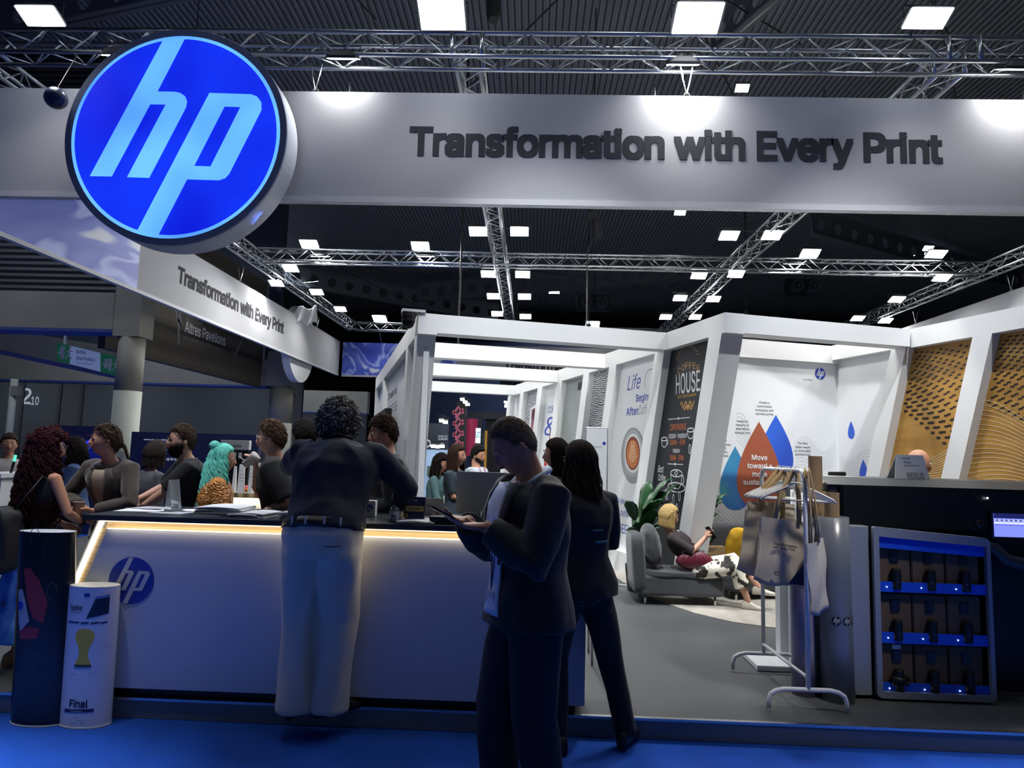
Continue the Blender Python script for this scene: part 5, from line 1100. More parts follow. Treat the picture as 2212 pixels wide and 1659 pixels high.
MB().box((2.19, 4.47, .13), (2.21, 4.88, 1.12)).box((2.86, 4.47, .13), (2.88, 4.88, 1.08)).box((2.19, 4.86, .13), (2.88, 4.88, 1.09)).build('shell', PB, cb_)
MB().box((2.19, 4.47, 1.075), (2.88, 4.88, 1.085)).build('top_panel', PB, cb_)
BS = mat('shelf_blue', '#1d4fd0', .4, var=.04, spec=.3); CART = mat('ink_carton', '#5a4a38', .8, var=.1, scale=20)
MB().hexa([(ci[0], YC+.02, 1.035), (ci[1], YC+.02, .995), (ci[1], YC+.03, .995), (ci[0], YC+.03, 1.035)], [(ci[0], YC+.02, ci[3]), (ci[1], YC+.02, ci[4]), (ci[1], YC+.03, ci[4]), (ci[0], YC+.03, ci[3])]).build('blue_header', BS, cb_, normals=True)
rows = [(765, 830, 525), (1090, 1160, 845), (1415, 1485, 1170)]
row_nm = ['top', 'middle', 'bottom']; col_nm = ['left', 'centre', 'right']
for ri, (ys0, ys1, yt) in enumerate(rows):
    zz1 = aY(1550+1380/2.962, 1000+ys0/2.962+3, YC).z; zz0 = aY(1550+1380/2.962, 1000+ys1/2.962+3, YC).z; zt = aY(1550+1380/2.962, 1000+yt/2.962+4, YC).z
    MB().box((ci[0], YC+.02, zz0), (ci[1], YC+.035, zz1)).box((ci[0], YC+.035, zz0), (ci[1], 4.86, zz0+.008)).build('shelf', BS, cb_)
    for c_i in range(3):
        wx = (ci[1]-ci[0]-.02)/3; xa = ci[0]+.012+c_i*wx; xb = xa+wx-.01
        t = thing('ink_carton', 'brown ink carton with a black tap, %s row, %s column of the cabinet' % (row_nm[ri], col_nm[c_i]), 'carton', ((xa+xb)/2, 4.65, zz0+.0085), group='ink cartons in the cabinet')
        MB().box((xa, YC+.055, zz0+.0085), (xb, 4.84, zt)).build('carton', CART, t, bevel=.005)
        xm = (xa+xb)/2; MB().box((xm-.028, YC+.045, zt-.105), (xm+.028, YC+.054, zt-.035)).build('tap_recess', mat('tap_dark', '#111318', .4), t, bevel=.003)
        mb = MB().lathe([(.026, 0), (.03, .02), (.03, .10), (.027, .125), (.02, .13)], (xm, YC+.030, zz0+.015), 20); mb.build('tap', BLACK, t, smooth=False)
        if ri == 2 and c_i == 0: MB().tube([(xm-.05, YC+.02, zz0+.08), (xm+.05, YC+.02, zz0+.08)], .028, 14).build('tap_handle', BLACK, t, smooth=True); MB().box((xm-.025, YC+.05, zt-.03), (xm+.025, YC+.055, zt-.004)).build('label_sticker', PAPER, t)
        MB().ball((xm-.006, YC-.0, zz0+.065), .004, 8, 6).build('glint', mat('tap_blue', '#2b3ea8', .3), t)  # small blue bead stands in for a highlight on the tap
        MB().ball((xm-.065, YC+.018, (zz0+zz1)/2), .0035, 8, 6).build('indicator_light', mat('led_white'), cb_)
# tent card on the printer and small things
t = thing('tent_card', 'white folded sign card with an outlined word standing on the printer top', 'sign', (2.62, 4.9, 1.4625)); a, b, c_ = aY(1932, 1039, 4.85), aY(2008, 1039, 4.85), aY(1941, 982, 4.85); d_ = aY(1999, 983, 4.85)
MB().hexa([(a.x, 4.84, 1.463), (b.x, 4.84, 1.463), (b.x, 4.845, 1.463), (a.x, 4.845, 1.463)], [(c_.x, 4.88, c_.z), (d_.x, 4.88, c_.z), (d_.x, 4.884, c_.z), (c_.x, 4.884, c_.z)]).build('front_leaf', PAPER, t, normals=True)
MB().hexa([(a.x, 4.95, 1.463), (b.x, 4.95, 1.463), (b.x, 4.955, 1.463), (a.x, 4.955, 1.463)], [(c_.x, 4.885, c_.z), (d_.x, 4.885, c_.z), (d_.x, 4.889, c_.z), (c_.x, 4.889, c_.z)]).build('rear_leaf', PAPER, t, normals=True)
tf = Face(Vector((a.x, 4.84, 1.463)), (1, 0, 0), Vector((0, .04, c_.z-1.463))); tf.text('NEXUS', t, 1960, 1033, 1997, 12, PGR, .03); tf.text('Printer', t, 1953, 1001, 1968, 5, PGR, .01); tf.text('large format series', t, 1953, 1006, 1985, 2.5, PGR); tf.text('HP technology', t, 1948, 991, 1967, 3, PGR)
o = MB().lathe([(.055, 0), (.06, .004), (.06, .03), (.05, .034)], (aY(1808, 1030, 5.1).x, 5.1, 1.4625), 28).build('black_puck', BLACK); setp(o, 'flat round black dish on the printer top near its end', 'dish')
o = MB().box((aY(1785, 1033, 4.9).x, 4.86, 1.463), (aY(1850, 1033, 4.9).x, 5.1, 1.466)).build('paper_sheet', PAPER); setp(o, 'white sheet lying on the end of the printer top', 'paper')
# ================================================================ people
SKIN = {k: mat('skin_'+k, c, .5, var=.05, scale=15, spec=.3) for k, c in (('light', '#b98d78'), ('tan', '#a0745c'), ('warm', '#b5836a'), ('dark', '#7a5544'))}
EYEW = mat('eye_white', '#d8d4cc', .3, var=0); IRIS = mat('iris_dark', '#1c130d', .2, var=0); LIP = mat('lip', '#8a4a44', .5, var=0)
V = Vector
def lerp(a, b, t): return a+(b-a)*t
def interp(x, tb):
    for (x0, y0), (x1, y1) in zip(tb, tb[1:]):
        if x <= x1: return y0+(y1-y0)*max(0, (x-x0))/(x1-x0)
    return tb[-1][1]
def gauss(d, c, s): c = V(c).normalized(); return math.exp(-((d-c).length/s)**2)
def head_surf(d, jaw=1.0):
    x, y, z = d; px, py, pz = x*.0745, y*(.093 if y > 0 else .099), z*.119
    if z < 0:
        t = -z; px *= 1-.30*t**1.4*jaw; py *= (1-.06*t) if y > 0 else (1-.42*t**1.2)
    if y > 0: py *= 1-.05*(1-abs(x))
    p = V((px, py, pz)); g = 0
    g += .004*gauss(d, (0, .9, .28), .35)-.007*(gauss(d, (.36, .9, .10), .17)+gauss(d, (-.36, .9, .10), .17))
    g += .004*(gauss(d, (.5, .75, -.2), .25)+gauss(d, (-.5, .75, -.2), .25))+.009*gauss(d, (0, .72, -.72), .28)+.004*gauss(d, (0, .93, -.36), .16)-.003*gauss(d, (0, .88, -.54), .10)
    return p+d*g
def sph(nu, nv, fn):
    mb = MB(); b = 0
    for j in range(1, nv):
        th = PI*j/nv
        for i in range(nu): ph = 2*PI*i/nu; mb.v.append(fn(V((math.sin(th)*math.cos(ph), math.sin(th)*math.sin(ph), math.cos(th)))))
    mb.v += [fn(V((0, 0, 1))), fn(V((0, 0, -1)))]; T = len(mb.v)-2
    for j in range(nv-2):
        for i in range(nu): k = (i+1) % nu; mb.f.append((j*nu+i, (j+1)*nu+i, (j+1)*nu+k, j*nu+k))
    for i in range(nu): k = (i+1) % nu; mb.f += [(T, i, k), (T+1, (nv-2)*nu+k, (nv-2)*nu+i)]
    return mb
HL = [(-1, -.62), (-.5, -.45), (-.1, -.18), (.15, .02), (.35, .20), (.55, .44), (1, .56)]
def hairmask(d, off=0, tb=HL):
    q = max(0, min(1, (d.z-interp(d.y, tb)-off)/.30+.35)); return q*q*(3-2*q)
class Fig:
    def __init__(s, label, x, y, z0, H, rz, lean=0, twist=0, head=(0, 0, 0), hs=1, female=False, hips=None, skin='light', hipshift=(0, 0), side=0, arms=None, feet=None, foot_rz=(0, 0), build=1.0, cat='person', neckf=0, kneeh=None, palm=None, elb=(None, None), curl=(.9, .9), hd=(None, None), body_vox=.0085, hz=0, hx=0):
        s.t = thing('person', label, cat, (x, y, z0), rz); k = s.k = H/1.75; s.f = female; s.b = build; s.skin = SKIN[skin]
        s.hip = V((hipshift[0], hipshift[1], .93)) if hips is None else V(hips)
        s.Rl = Matrix.Rotation(-lean, 3, 'X') @ Matrix.Rotation(side, 3, 'Y') @ Matrix.Rotation(twist, 3, 'Z'); s.lean = lean
        s.up = lambda p: s.hip+s.Rl @ (V(p)-V((0, 0, .93)))
        s.hc = s.up((hx, .015+neckf, 1.628+hz)); s.Rh = Matrix.Rotation(head[0], 3, 'Z') @ Matrix.Rotation(-head[1], 3, 'X') @ Matrix.Rotation(head[2], 3, 'Y'); s.hs = hs
        s.nb = s.up((0, -.005, 1.45)); sw = .170 if female else .190; s.sw = sw*build**.5
        s.sh = {1: s.up((s.sw, -.005, 1.405)), -1: s.up((-s.sw, -.005, 1.405))}
        s.hj = {1: s.hip+V((.088, 0, -.02)), -1: s.hip+V((-.088, 0, -.02))}
        s.arm = {}; s.leg = {}; s.hand = {}
        for q in (1, -1):
            w_, pole = (arms or {}).get(q, (None, None))
            if w_ is None: w_ = s.sh[q]+V((q*.06, .05, -.52)); pole = V((q*.3, -1, 0))
            w_ = V(w_); s.arm[q] = s.ik(s.sh[q], w_, .285, .255, V(pole) if pole is not None else V((q*.5, -1, -.3)))
            fwd = (s.arm[q][2]-s.arm[q][1]).normalized(); h_ = (hd[0 if q == 1 else 1]); s.hand[q] = (V(h_[0]).normalized() if h_ else fwd, V(h_[1]).normalized() if h_ else V((-q, 0, 0)), curl[0 if q == 1 else 1])
            ft = V((feet or {}).get(q, (q*.11, 0, .085))); s.leg[q] = s.ik(s.hj[q], ft, .418, .418, V((kneeh or {}).get(q, (q*.15, 1, 0)))); s.frz = {1: foot_rz[0], -1: foot_rz[1]}
        s.bodyv = body_vox; s.S = lambda p: V(p)*s.k
    def ik(s, a, b, l1, l2, pole):
        d = b-a; L = min(d.length, (l1+l2)*.998); b = a+d.normalized()*L; u = d.normalized(); c = (l1*l1+L*L-l2*l2)/(2*L); h = math.sqrt(max(0, l1*l1-c*c)); n = pole-u*pole.dot(u)
        n = n.normalized() if n.length > 1e-4 else V((0, -1, 0)); return [a, a+u*c+n*h, b]
    def sections(s, zs, off, shape='torso'):
        f = s.f; T = [(.78, .165, .125), (.86, .178, .130), (.93, .180 if f else .172, .125), (1.08, .138 if f else .158, .102), (1.18, .15 if f else .172, .110), (1.27, .168 if f else .188, .125), (1.36, .172 if f else .196, .112), (1.405, .165 if f else .188, .092), (1.44, .115, .078), (1.47, .062, .06)]
        out = []
        for z in zs:
            w_ = interp(z, [(t[0], t[1]) for t in T])*s.b; d = interp(z, [(t[0], t[2]) for t in T])*s.b
            bl = max(0, min(1, (z-.90)/.14)); Rm = Matrix.Identity(3).lerp(s.Rl, bl) if bl < 1 else s.Rl
            c = s.hip+Rm @ V((0, 0, z-.93)); o_ = off(z) if callable(off) else off
            out.append((s.S(c), s.S(Rm @ V((w_+o_, 0, 0))), s.S(Rm @ V((0, d+o_, 0)))))
        return out
    def hand_mb(s, mb, q):
        w_, (d, n, cu) = s.arm[q][2], s.hand[q]; n = (n-d*n.dot(d)).normalized(); l = d.cross(n).normalized()*(1 if q == 1 else -1)   # l points to the thumb side
        if q == 1: l = n.cross(d).normalized()*1
        else: l = d.cross(n).normalized()
        S_ = s.S; mb.loft([(S_(w_+d*t), S_(l*a), S_(n*b)) for t, a, b in ((-.01, .024, .019), (.02, .030, .017), (.055, .041, .016), (.085, .042, .014), (.096, .036, .010))], 14)
        for i, (off, L) in enumerate(((.031, .072), (.0105, .080), (-.0105, .074), (-.030, .058))):
            a = cu*(.75+.1*i); p = w_+d*.088+l*off; pts = [p]; dd = d
            for j, fr in enumerate((.42, .32, .26)):
                ang = a*(.45 if j == 0 else .7); dd = (dd*math.cos(ang)+n*math.sin(ang)).normalized() if j == 0 else (dd*math.cos(ang)+dd.cross(l).normalized()*(-1 if dd.cross(l).dot(n) < 0 else 1)*math.sin(ang)).normalized()
                p = p+dd*L*fr; pts.append(p)
            mb.tube([S_(x_) for x_ in pts], [s.k*.0092, s.k*.0086, s.k*.008, s.k*.0065], 8)
        b = w_+d*.03+l*.03; t1 = b+(d*.6+l*.7+n*.25)*.036; t2 = t1+(d*.85+l*.2+n*.45)*.03
        mb.tube([S_(w_+d*.02+l*.015), S_(b), S_(t1), S_(t2)], [s.k*.013, s.k*.0125, s.k*.0105, s.k*.0085], 8)
    def body(s):
        S_, k = s.S, s.k; mb = MB(); Mh = lambda p: S_(s.hc)+s.Rh @ (V(p)*k*s.hs)
        hm = sph(40, 28, head_surf)
        mb.add([Mh(p) for p in hm.v], hm.f)
        mb.tube([Mh((0, .080, .030)), Mh((0, .094, .004)), Mh((0, .105, -.024)), Mh((0, .088, -.038))], [.007*k, .009*k, .0125*k, .009*k], 10)
        for x in (-.012, .012): mb.ball(Mh((x, .093, -.028)), .007*k, 8, 6)
        mb.tube([Mh((-.02, .086, -.050)), Mh((0, .094, -.049)), Mh((.02, .086, -.050))], [.003, .0062, .003], 8)
        for q in (-1, 1): mb.ball(Mh((q*.077, -.008, -.006)), (.009*k, .019*k, .032*k), 12, 10, s.Rh @ Matrix.Rotation(q*.35, 3, 'Z'))
        mb.tube([Mh((0, -.022, -.045)), Mh((0, -.022, -.09)).lerp(S_(s.nb), .3), S_(s.nb), S_(s.up((0, -.005, 1.38)))], [.056*k, .054*k*(.88 if s.f else 1.1), (.058 if s.f else .068)*k, .09*k], 18)
        mb.loft(s.sections((.84, .93, 1.08, 1.18, 1.27, 1.36, 1.405, 1.44, 1.465), -.012), 28)
        for q in (1, -1):
            a, b, c = s.arm[q]; r = .9 if s.f else 1.05
            mb.tube([S_(p) for p in (a+V((-q*.03, 0, 0)), a, a.lerp(b, .4), b, b.lerp(c, .3), c, c+(c-b).normalized()*.012)], [r*k*x for x in (.05, .050, .045, .038, .039, .026, .024)], 14)
            s.hand_mb(mb, q)
            a, b, c = s.leg[q]; mb.tube([S_(p) for p in (a+V((0, 0, .04)), a, a.lerp(b, .45), b, b.lerp(c, .3), c, c+(c-b).normalized()*.02)], [k*x for x in (.07, .082, .075, .052, .053, .034, .033)], 16)
        o = fuse('body', mb, s.skin, s.t, s.bodyv*k, 3); s.Mh = Mh
        return o
    def face(s, glasses=None, beard=None, brow=None, lip=LIP, eyes=True, closed=False):
        Mh, k = s.Mh, s.k
        for q in ((-1, 1) if eyes else ()):
            e = MB().ball(Mh((q*.030, .0785, .012)), (.011*k, .010*k, .0068*k), 12, 8, s.Rh).build('eye', EYEW, s.t, 'l', True); MB().ball(Mh((q*.030, .0845, .0118)), .0054*k, 8, 6).build('iris', IRIS, e, 'l', True)
            MB().tube([Mh((q*.014, .094, .030)), Mh((q*.030, .095, .035)), Mh((q*.047, .084, .030))], [.0028*k, .0034*k, .002*k], 6).build('eyebrow', brow or mat('hair_dark', '#120d0b', .6, var=.2), s.t, 'l', True)
            MB().tube([Mh((q*.019, .0905, .018)), Mh((q*.030, .0925, .0205)), Mh((q*.042, .086, .017))], .002*k, 6).build('eyelid', s.skin, s.t, 'l', True)
        if closed:
            for q in (-1, 1): MB().ball(Mh((q*.030, .080, .013)), .0125*k, 12, 8).build('eyelid', s.skin, s.t, 'l', True); MB().tube([Mh((q*.014, .094, .030)), Mh((q*.030, .095, .035)), Mh((q*.047, .084, .030))], [.0028*k, .0034*k, .002*k], 6).build('eyebrow', brow, s.t, 'l', True)
        MB().tube([Mh((-.022, .0875, -.050)), Mh((-.008, .0975, -.047)), Mh((.008, .0975, -.047)), Mh((.022, .0875, -.050))], [.002*k, .0045*k, .0045*k, .002*k], 8).build('mouth', lip, s.t, 'l', True)
        if beard:
            def fn(d):
                p = head_surf(d); m_ = 0
                if d.z < -.1 and d.y > -.15: m_ = max(0, min(1, (-d.z-.50+.36*abs(d.x))/.12))*max(0, min(1, (d.y+.15)/.2)); m_ *= 1-gauss(d, (0, .93, -.40), .12)
                return p+d*(-.006+m_*beard[1]*(1+.3*noise.noise(d*14)))
            mb = sph(48, 32, fn); mb.v = [Mh(p) for p in mb.v]; mb.build('beard', beard[0], s.t, 'l', True)
        if glasses:
            gm = MB()
            for q in (-1, 1):
                c = V((q*.032, .100, .010)); gm.tube([Mh(c+V((.022*math.cos(a), -abs(.006*math.cos(a)), .017*math.sin(a)))) for a in [i*PI/8 for i in range(17)]], .0022*k, 6)
                gm.tube([Mh((q*.054, .094, .016)), Mh((q*.074, .05, .014)), Mh((q*.080, -.005, .008))], .002*k, 6)
            gm.tube([Mh((-.010, .101, .012)), Mh((.010, .101, .012))], .002*k, 6); gm.build('glasses', glasses, s.t, 'l', True)
    def hair(s, m, thick=.016, off=0, rough=.25, nf=9, tb=HL, top=0, name='hair', extra=None):
        Mh = s.Mh
        def fn(d):
            p = head_surf(d); mk = hairmask(d, off, tb); nz = noise.noise(V((d.x*nf, d.y*nf, d.z*nf*.45)))*rough+noise.noise(d*nf*2.5)*rough*.4
            return p+d*(-.006*(1-mk)+mk*(thick*(1+nz)+top*max(0, d.z)**2+.003))
        mb = sph(96, 60, fn); mb.v = [Mh(p) for p in mb.v]
        if extra: extra(mb)
        return mb.build(name, m, s.t, 'l', True)
    def tufts(s, m, n=650, L=.028, tb=HL, r=.0022, lift=.35, thick=.010, seed=3, top=0, beard=False, name='hair_tufts'):
        rr_ = random.Random(seed); mb = MB(); c = 0
        while c < n:
            d = V((rr_.gauss(0, 1), rr_.gauss(0, 1), rr_.gauss(0, 1))).normalized()
            if (not beard and hairmask(d, 0, tb) < .22) or (beard and not (d.y > -.1 and -d.z-.46+.36*abs(d.x) > 0)): continue
            c += 1; p = head_surf(d)+d*(thick*.6+top*max(0, d.z)**2); tn = V((rr_.uniform(-.35, .35), -.75 if not beard else .1, -.55)); tn = (tn-d*tn.dot(d)).normalized()
            if d.z > .6 and not beard: tn = (tn+V((rr_.uniform(-.5, .5), .5*rr_.random(), 0))).normalized()
            l = L*rr_.uniform(.6, 1.4); mb.tube([s.Mh(p), s.Mh(p+tn*l*.5+d*l*lift*.5), s.Mh(p+tn*l+d*l*lift*.35)], [r*1.2*s.k, r*s.k, r*.3*s.k], 4)
        return mb.build(name, m, s.t, 'l', True)
    def strands(s, m, L, n=150, phi=(60, 300), r=.007, wave=.008, freq=14, spread=.03, start=.25, name='hair', back=.0, seed=1, width=.012, taper=.5, mb=None, swing=(0, 0), curl=0, rough=.5):
        """locks that follow the skull from the crown and then hang; phi in degrees round from the face (0)"""
        rr_ = random.Random(seed); Mh, k = s.Mh, s.k; mb = mb or MB(); Rh = s.Rh
        for i in range(n):
            ph = math.radians(phi[0]+(phi[1]-phi[0])*(i+rr_.random()*.8)/n)+PI/2; lay = rr_.random(); LL = L*(1-.35*rr_.random()*rough); pts = []
            hd_ = V((math.cos(ph), math.sin(ph), 0)); th0 = start*rr_.uniform(.5, 1.6); N = 22; ph0 = rr_.uniform(0, 6); hl = .26
            fr = abs(math.cos((ph-PI/2)/2))
            for j in range(N):
                q = j/(N-1)*(LL+.17)
                if q < .17:
                    th = th0+(1.75-th0)*q/.17; d = V((math.sin(th)*hd_.x, math.sin(th)*hd_.y, math.cos(th))); p = Mh(head_surf(d)+d*(.006+.012*lay))
                    last = p
                else:
                    e = q-.17; out = Rh @ hd_; out.z = 0; out = out.normalized() if out.length > .1 else out; sp_ = spread*(1-math.exp(-e*5))
                    p = last+V((out.x*sp_*k, out.y*sp_*k-back*e, -e*k))+V((swing[0]*e, swing[1]*e, 0))
                a = q*freq*2*PI+ph0; am = wave*min(1, q/.2)
                tn = V((-hd_.y, hd_.x, 0)); p = p+(Rh @ tn)*math.sin(a)*am+(Rh @ hd_)*math.cos(a)*am*curl
                pts.append(p)
            rs = [r*k*(1-(1-taper)*(j/(N-1))**2) for j in range(N)]; rs[-1] *= .3; mb.tube(pts, rs, 6, (1, .7))
        return mb.build(name, m, s.t, 'l', True)
    def curls(s, m, n=380, r=.10, off=.03, rc=.011, seed=2, tb=HL, tube=.0034, name='curls', dz=0):
        rr_ = random.Random(seed); mb = MB(); c = 0
        while c < n:
            d = V((rr_.gauss(0, 1), rr_.gauss(0, 1), rr_.gauss(0, 1))).normalized()
            if hairmask(d, 0, tb) < .5: continue
            c += 1; p0 = head_surf(d)+d*rr_.uniform(off*.5, off*1.15); ax = V((rr_.gauss(0, 1), rr_.gauss(0, 1), rr_.gauss(0, 1))).normalized(); a, b = frame_of(ax); turns = rr_.uniform(1.0, 2.0); N = 14; R_ = rc*rr_.uniform(.7, 1.3)
            mb.tube([s.Mh(p0+a*math.cos(t*turns*2*PI)*R_+b*math.sin(t*turns*2*PI)*R_+ax*(t-.5)*.035+V((0, 0, dz))) for t in [i/(N-1) for i in range(N)]], [tube*s.k]*(N-1)+[tube*.4], 5)
        return mb.build(name, m, s.t, 'l', True)
    def top(s, m, sleeve=1.0, hem=.90, off=.012, r=1.0, flare=0, wr=.006, name='shirt', vox=.010, neck=1.455, cuff=None, sl_r=None, shoulder=0):
        S_, k = s.S, s.k; mb = MB(); zs = [z for z in (hem, .86, .93, 1.0, 1.08, 1.18, 1.27, 1.36, 1.405, 1.435, neck) if hem <= z <= neck]; zs = sorted(set(zs))
        mb.loft(s.sections(zs, lambda z: off+flare*max(0, (1.1-z)/.3)-(.006 if z > 1.42 else 0)), 32)
        for q in (1, -1):
            a, b, c = s.arm[q]; R_ = sl_r or (.060, .056, .050, .040); R_ = [x*r*(.92 if s.f else 1) for x in R_]
            full = [(a+(V((0, 0, 1)).cross(V((0, 1, 0))))*0+s.Rl @ V((-q*.055, 0, .004)), R_[0]*.95), (a+V((0, 0, -.004)), R_[0]+shoulder), (a.lerp(b, .35), R_[1]), (a.lerp(b, .7), R_[1]*.95), (b, R_[2]), (b.lerp(c, .35), R_[2]*.97), (b.lerp(c, .7), (R_[2]+R_[3])/2), (c.lerp(b, .02), R_[3])]
            tt = [0, 0, .175, .35, .5, .675, .85, 1.0]; pts = [p for p, t_ in zip(full, tt) if t_ <= sleeve]
            if sleeve < 1 and tt[len(pts)-1] < sleeve:
                j = len(pts); f_ = (sleeve-tt[j-1])/(tt[j]-tt[j-1]); pts.append((full[j-1][0].lerp(full[j][0], f_), lerp(full[j-1][1], full[j][1], f_)))
            if sleeve > .1: mb.tube([S_(p) for p, _ in pts], [x*k for _, x in pts], 18)
        return fuse(name, mb, m, s.t, vox*k, 4, wr=wr*k)
    def jcollar(s, m, r=.082, z=1.462, name='collar', back=1.0):
        MB().tube([s.S(s.up((r*math.sin(a)*.95, -.012-r*math.cos(a)*.8+.01*(1-math.cos(a)), z-.028*(1-math.cos(a))))) for a in [(-2.2+i*.44) for i in range(11)]], [.010]+[.017*s.k]*9+[.010], 10, (1, .6)).build(name, m, s.t, 'l', True)
    def trousers(s, m, r=1.0, top_=.96, off=.006, wr=.006, rad=(.090, .082, .066, .060, .058), name='trousers', cut=1.0, vox=.011, brk=0):
        S_, k = s.S, s.k; mb = MB(); mb.loft(s.sections((.82, .86, .90, .93, top_), lambda z: off-max(0, .93-z)*.28), 28)
        for q in (1, -1):
            a, b, c = s.leg[q]; e = b.lerp(c, cut); P_ = [(a+V((-q*.004, 0, .03)), rad[0]*.95), (a+V((0, 0, -.06)), rad[0]*1.03), (a.lerp(b, .45), rad[1]), (b, rad[2]), (b.lerp(e, .45), rad[3]), (e+(c-b).normalized()*(.03+brk), rad[4])]
            mb.tube([S_(p) for p, _ in P_], [x*r*k for _, x in P_], 20)
        return fuse(name, mb, m, s.t, vox*k, 4, wr=wr*k, wst=(1, 1, .3))
    def shoes(s, m, name='shoe', heel=0):
        for q in (1, -1):
            c = s.leg[q][2]; Rz = Matrix.Rotation(s.frz[q], 3, 'Z'); zf = c.z-.085; P_ = [(-.085, .018, .026), (-.070, .032, .045), (-.03, .036, .055), (.02, .037, .050), (.07, .042, .034), (.12, .046, .026), (.165, .038, .021), (.188, .018, .014)]
            MB().loft([(s.S(c)+Rz @ (V((0, y, zf+h-c.z+.002))*s.k), Rz @ V((w_*s.k, 0, 0)), V((0, 0, h*s.k))) for y, w_, h in P_], 20, 2.6).build(name, m, s.t, 'l', True)
    def patch(s, m, name, pts, off=.004): pass
    def W(s, p): return wm(s.t) @ V(p)
HB = lambda n, c, r=.75: mat('hair_'+n, c, r, var=.35, scale=60, bump=.4, bscale=250, spec=.12)
# ---- man in navy shirt and beige trousers at the counter (back view)
NAVY = mat('navy_cotton', '#10172a', .85, var=.08); BEIGE = mat('beige_chino', '#cdc4b0', .85, var=.06, sheen=.1); LEATH = mat('brown_leather', '#2a1a12', .5)
m1x = aY(700, 1100, 3.84).x
m1 = Fig('curly grey-haired man in navy shirt and beige trousers leaning on the long counter', m1x, 3.84, .112, 1.84, .0, lean=.50, hipshift=(.02, -.07), head=(.15, .02, 0), neckf=.02, hz=-.02, hx=-.05, hs=.95, skin='tan', build=1.12,
         arms={-1: ((-.13, .50, 1.36), (-1, -.2, -.5)), 1: ((.30, .47, 1.03), (1, -.5, -.1))}, feet={-1: (-.10, -.0, .085), 1: (.085, .02, .085)}, foot_rz=(-.75, .1), hd=(((.3, .9, -.35), (0, -.2, -1)), ((.35, .2, .8), (.8, .3, 0))), curl=(.35, 1.1))
m1.body(); GREYH = HB('grey', '#5a554f'); m1.hair(GREYH, .040, rough=.35, nf=12, top=.012, tb=[(-1, -.75), (-.5, -.6), (-.1, -.35), (.15, -.1), (.35, .2), (.55, .4), (1, .5)])
m1.curls(GREYH, 520, off=.048, rc=.012, tb=[(-1, -.75), (-.5, -.6), (-.1, -.35), (.15, -.1), (.35, .2), (.55, .4), (1, .5)]); m1.curls(HB('silver', '#a09b92'), 150, off=.055, rc=.012, seed=9, name='silver_curls')
m1.face(); m1.top(NAVY, .94, .955, .022, 1.12, wr=.017, name='shirt', sl_r=(.068, .064, .056, .046))
m1.trousers(BEIGE, 1.1, .975, .016, wr=.020, rad=(.102, .100, .090, .088, .086), brk=.03); m1.shoes(BLACK)
MB().loft(m1.sections((.955, .990), .026), 36).build('belt', LEATH, m1.t, 'l', True)
for q in (-1, 1):   # belt loops and back pockets
    for x in (.05, .13): c, a, b = m1.sections((.972,), .030)[0]; p = c+a.normalized()*q*x-b*math.sqrt(max(0, 1-(x/a.length)**2)); MB().box((p.x-.005, p.y-.002, p.z-.026), (p.x+.005, p.y+.004, p.z+.026)).build('belt_loop', BEIGE, m1.t, 'l')
c, a, b = m1.sections((.90,), .026)[0]
MB().tube([(c.x+.065, c.y-b.length*.93-.004, c.z-.01), (c.x+.10, c.y-b.length*.86-.004, c.z-.012), (c.x+.14, c.y-b.length*.68-.006, c.z-.012)], .003, 6).build('pocket_seam', LEATH, m1.t, 'l', True)
MB().tube([m1.S(m1.up((x, y, z))) for x, y, z in ((-.07, .02, 1.472), (-.06, -.055, 1.478), (0, -.078, 1.482), (.06, -.055, 1.478), (.07, .02, 1.472))], [.016*m1.k]*5, 10, (1, .6)).build('collar', NAVY, m1.t, 'l', True)
p = m1.arm[-1][2]; d_ = m1.hand[-1][0]; pc = m1.S(p+d_*.1); ph = thing('smartphone', 'black phone held at the ear of the man in the navy shirt', 'phone', m1.W(pc), .0)
MB().box((-.006, -.035, -.07), (.006, .035, .07)).build('case', BLACK, ph, 'l', bevel=.002)
# ---- man in dark suit, in the foreground, looking at his phone
SUIT = mat('dark_suit', '#07090f', .75, var=.08, sheen=.15); SUITP = mat('navy_trousers', '#0d1224', .8, var=.08); SHIRTB = mat('pale_blue_shirt', '#ccd8ea', .7, var=.05)
q0 = aY(1136, 1000, 3.0)
m2 = Fig('man in dark suit and pale blue shirt in the foreground, bent over his phone', q0.x, 3.0, 0, 1.73, math.radians(116), lean=.02, hipshift=(0, -.03), head=(-.12, .50, 0), neckf=.058, hz=-.028, hs=1.02, skin='warm', build=1.12,
         arms={-1: ((-.09, .215, 1.27), (-.9, -1, -.5)), 1: ((.06, .24, 1.28), (.8, -.8, -.5))}, feet={-1: (-.10, -.11, .085), 1: (.10, .03, .085)}, foot_rz=(-.2, .2), hd=(((-.35, .85, .12), (-.2, 0, 1)), ((.12, .95, .05), (0, 0, 1))), curl=(.75, .55), body_vox=.006)
m2.body(); BRH = HB('brown_grey', '#6b5a4a'); m2.hair(BRH, .0035, rough=.5, nf=16, top=.018, tb=[(-1, -.42), (-.5, -.22), (-.15, .10), (.1, .18), (.25, .32), (.5, .60), (1, .72)]); m2.face(brow=BRH, eyes=False, closed=True); m2.tufts(BRH, 1500, .016, [(-1, -.46), (-.5, -.26), (-.15, .06), (.1, .14), (.25, .28), (.5, .58), (1, .70)], .0016, .25, .004, 3, .018)
m2.top(SUIT, .97, .855, .028, 1.15, flare=.022, wr=.013, name='jacket', sl_r=(.076, .070, .064, .054), neck=1.445, vox=.009); m2.trousers(SUITP, 1.1, wr=.015, rad=(.105, .100, .084, .078, .078)); m2.shoes(BLACK)
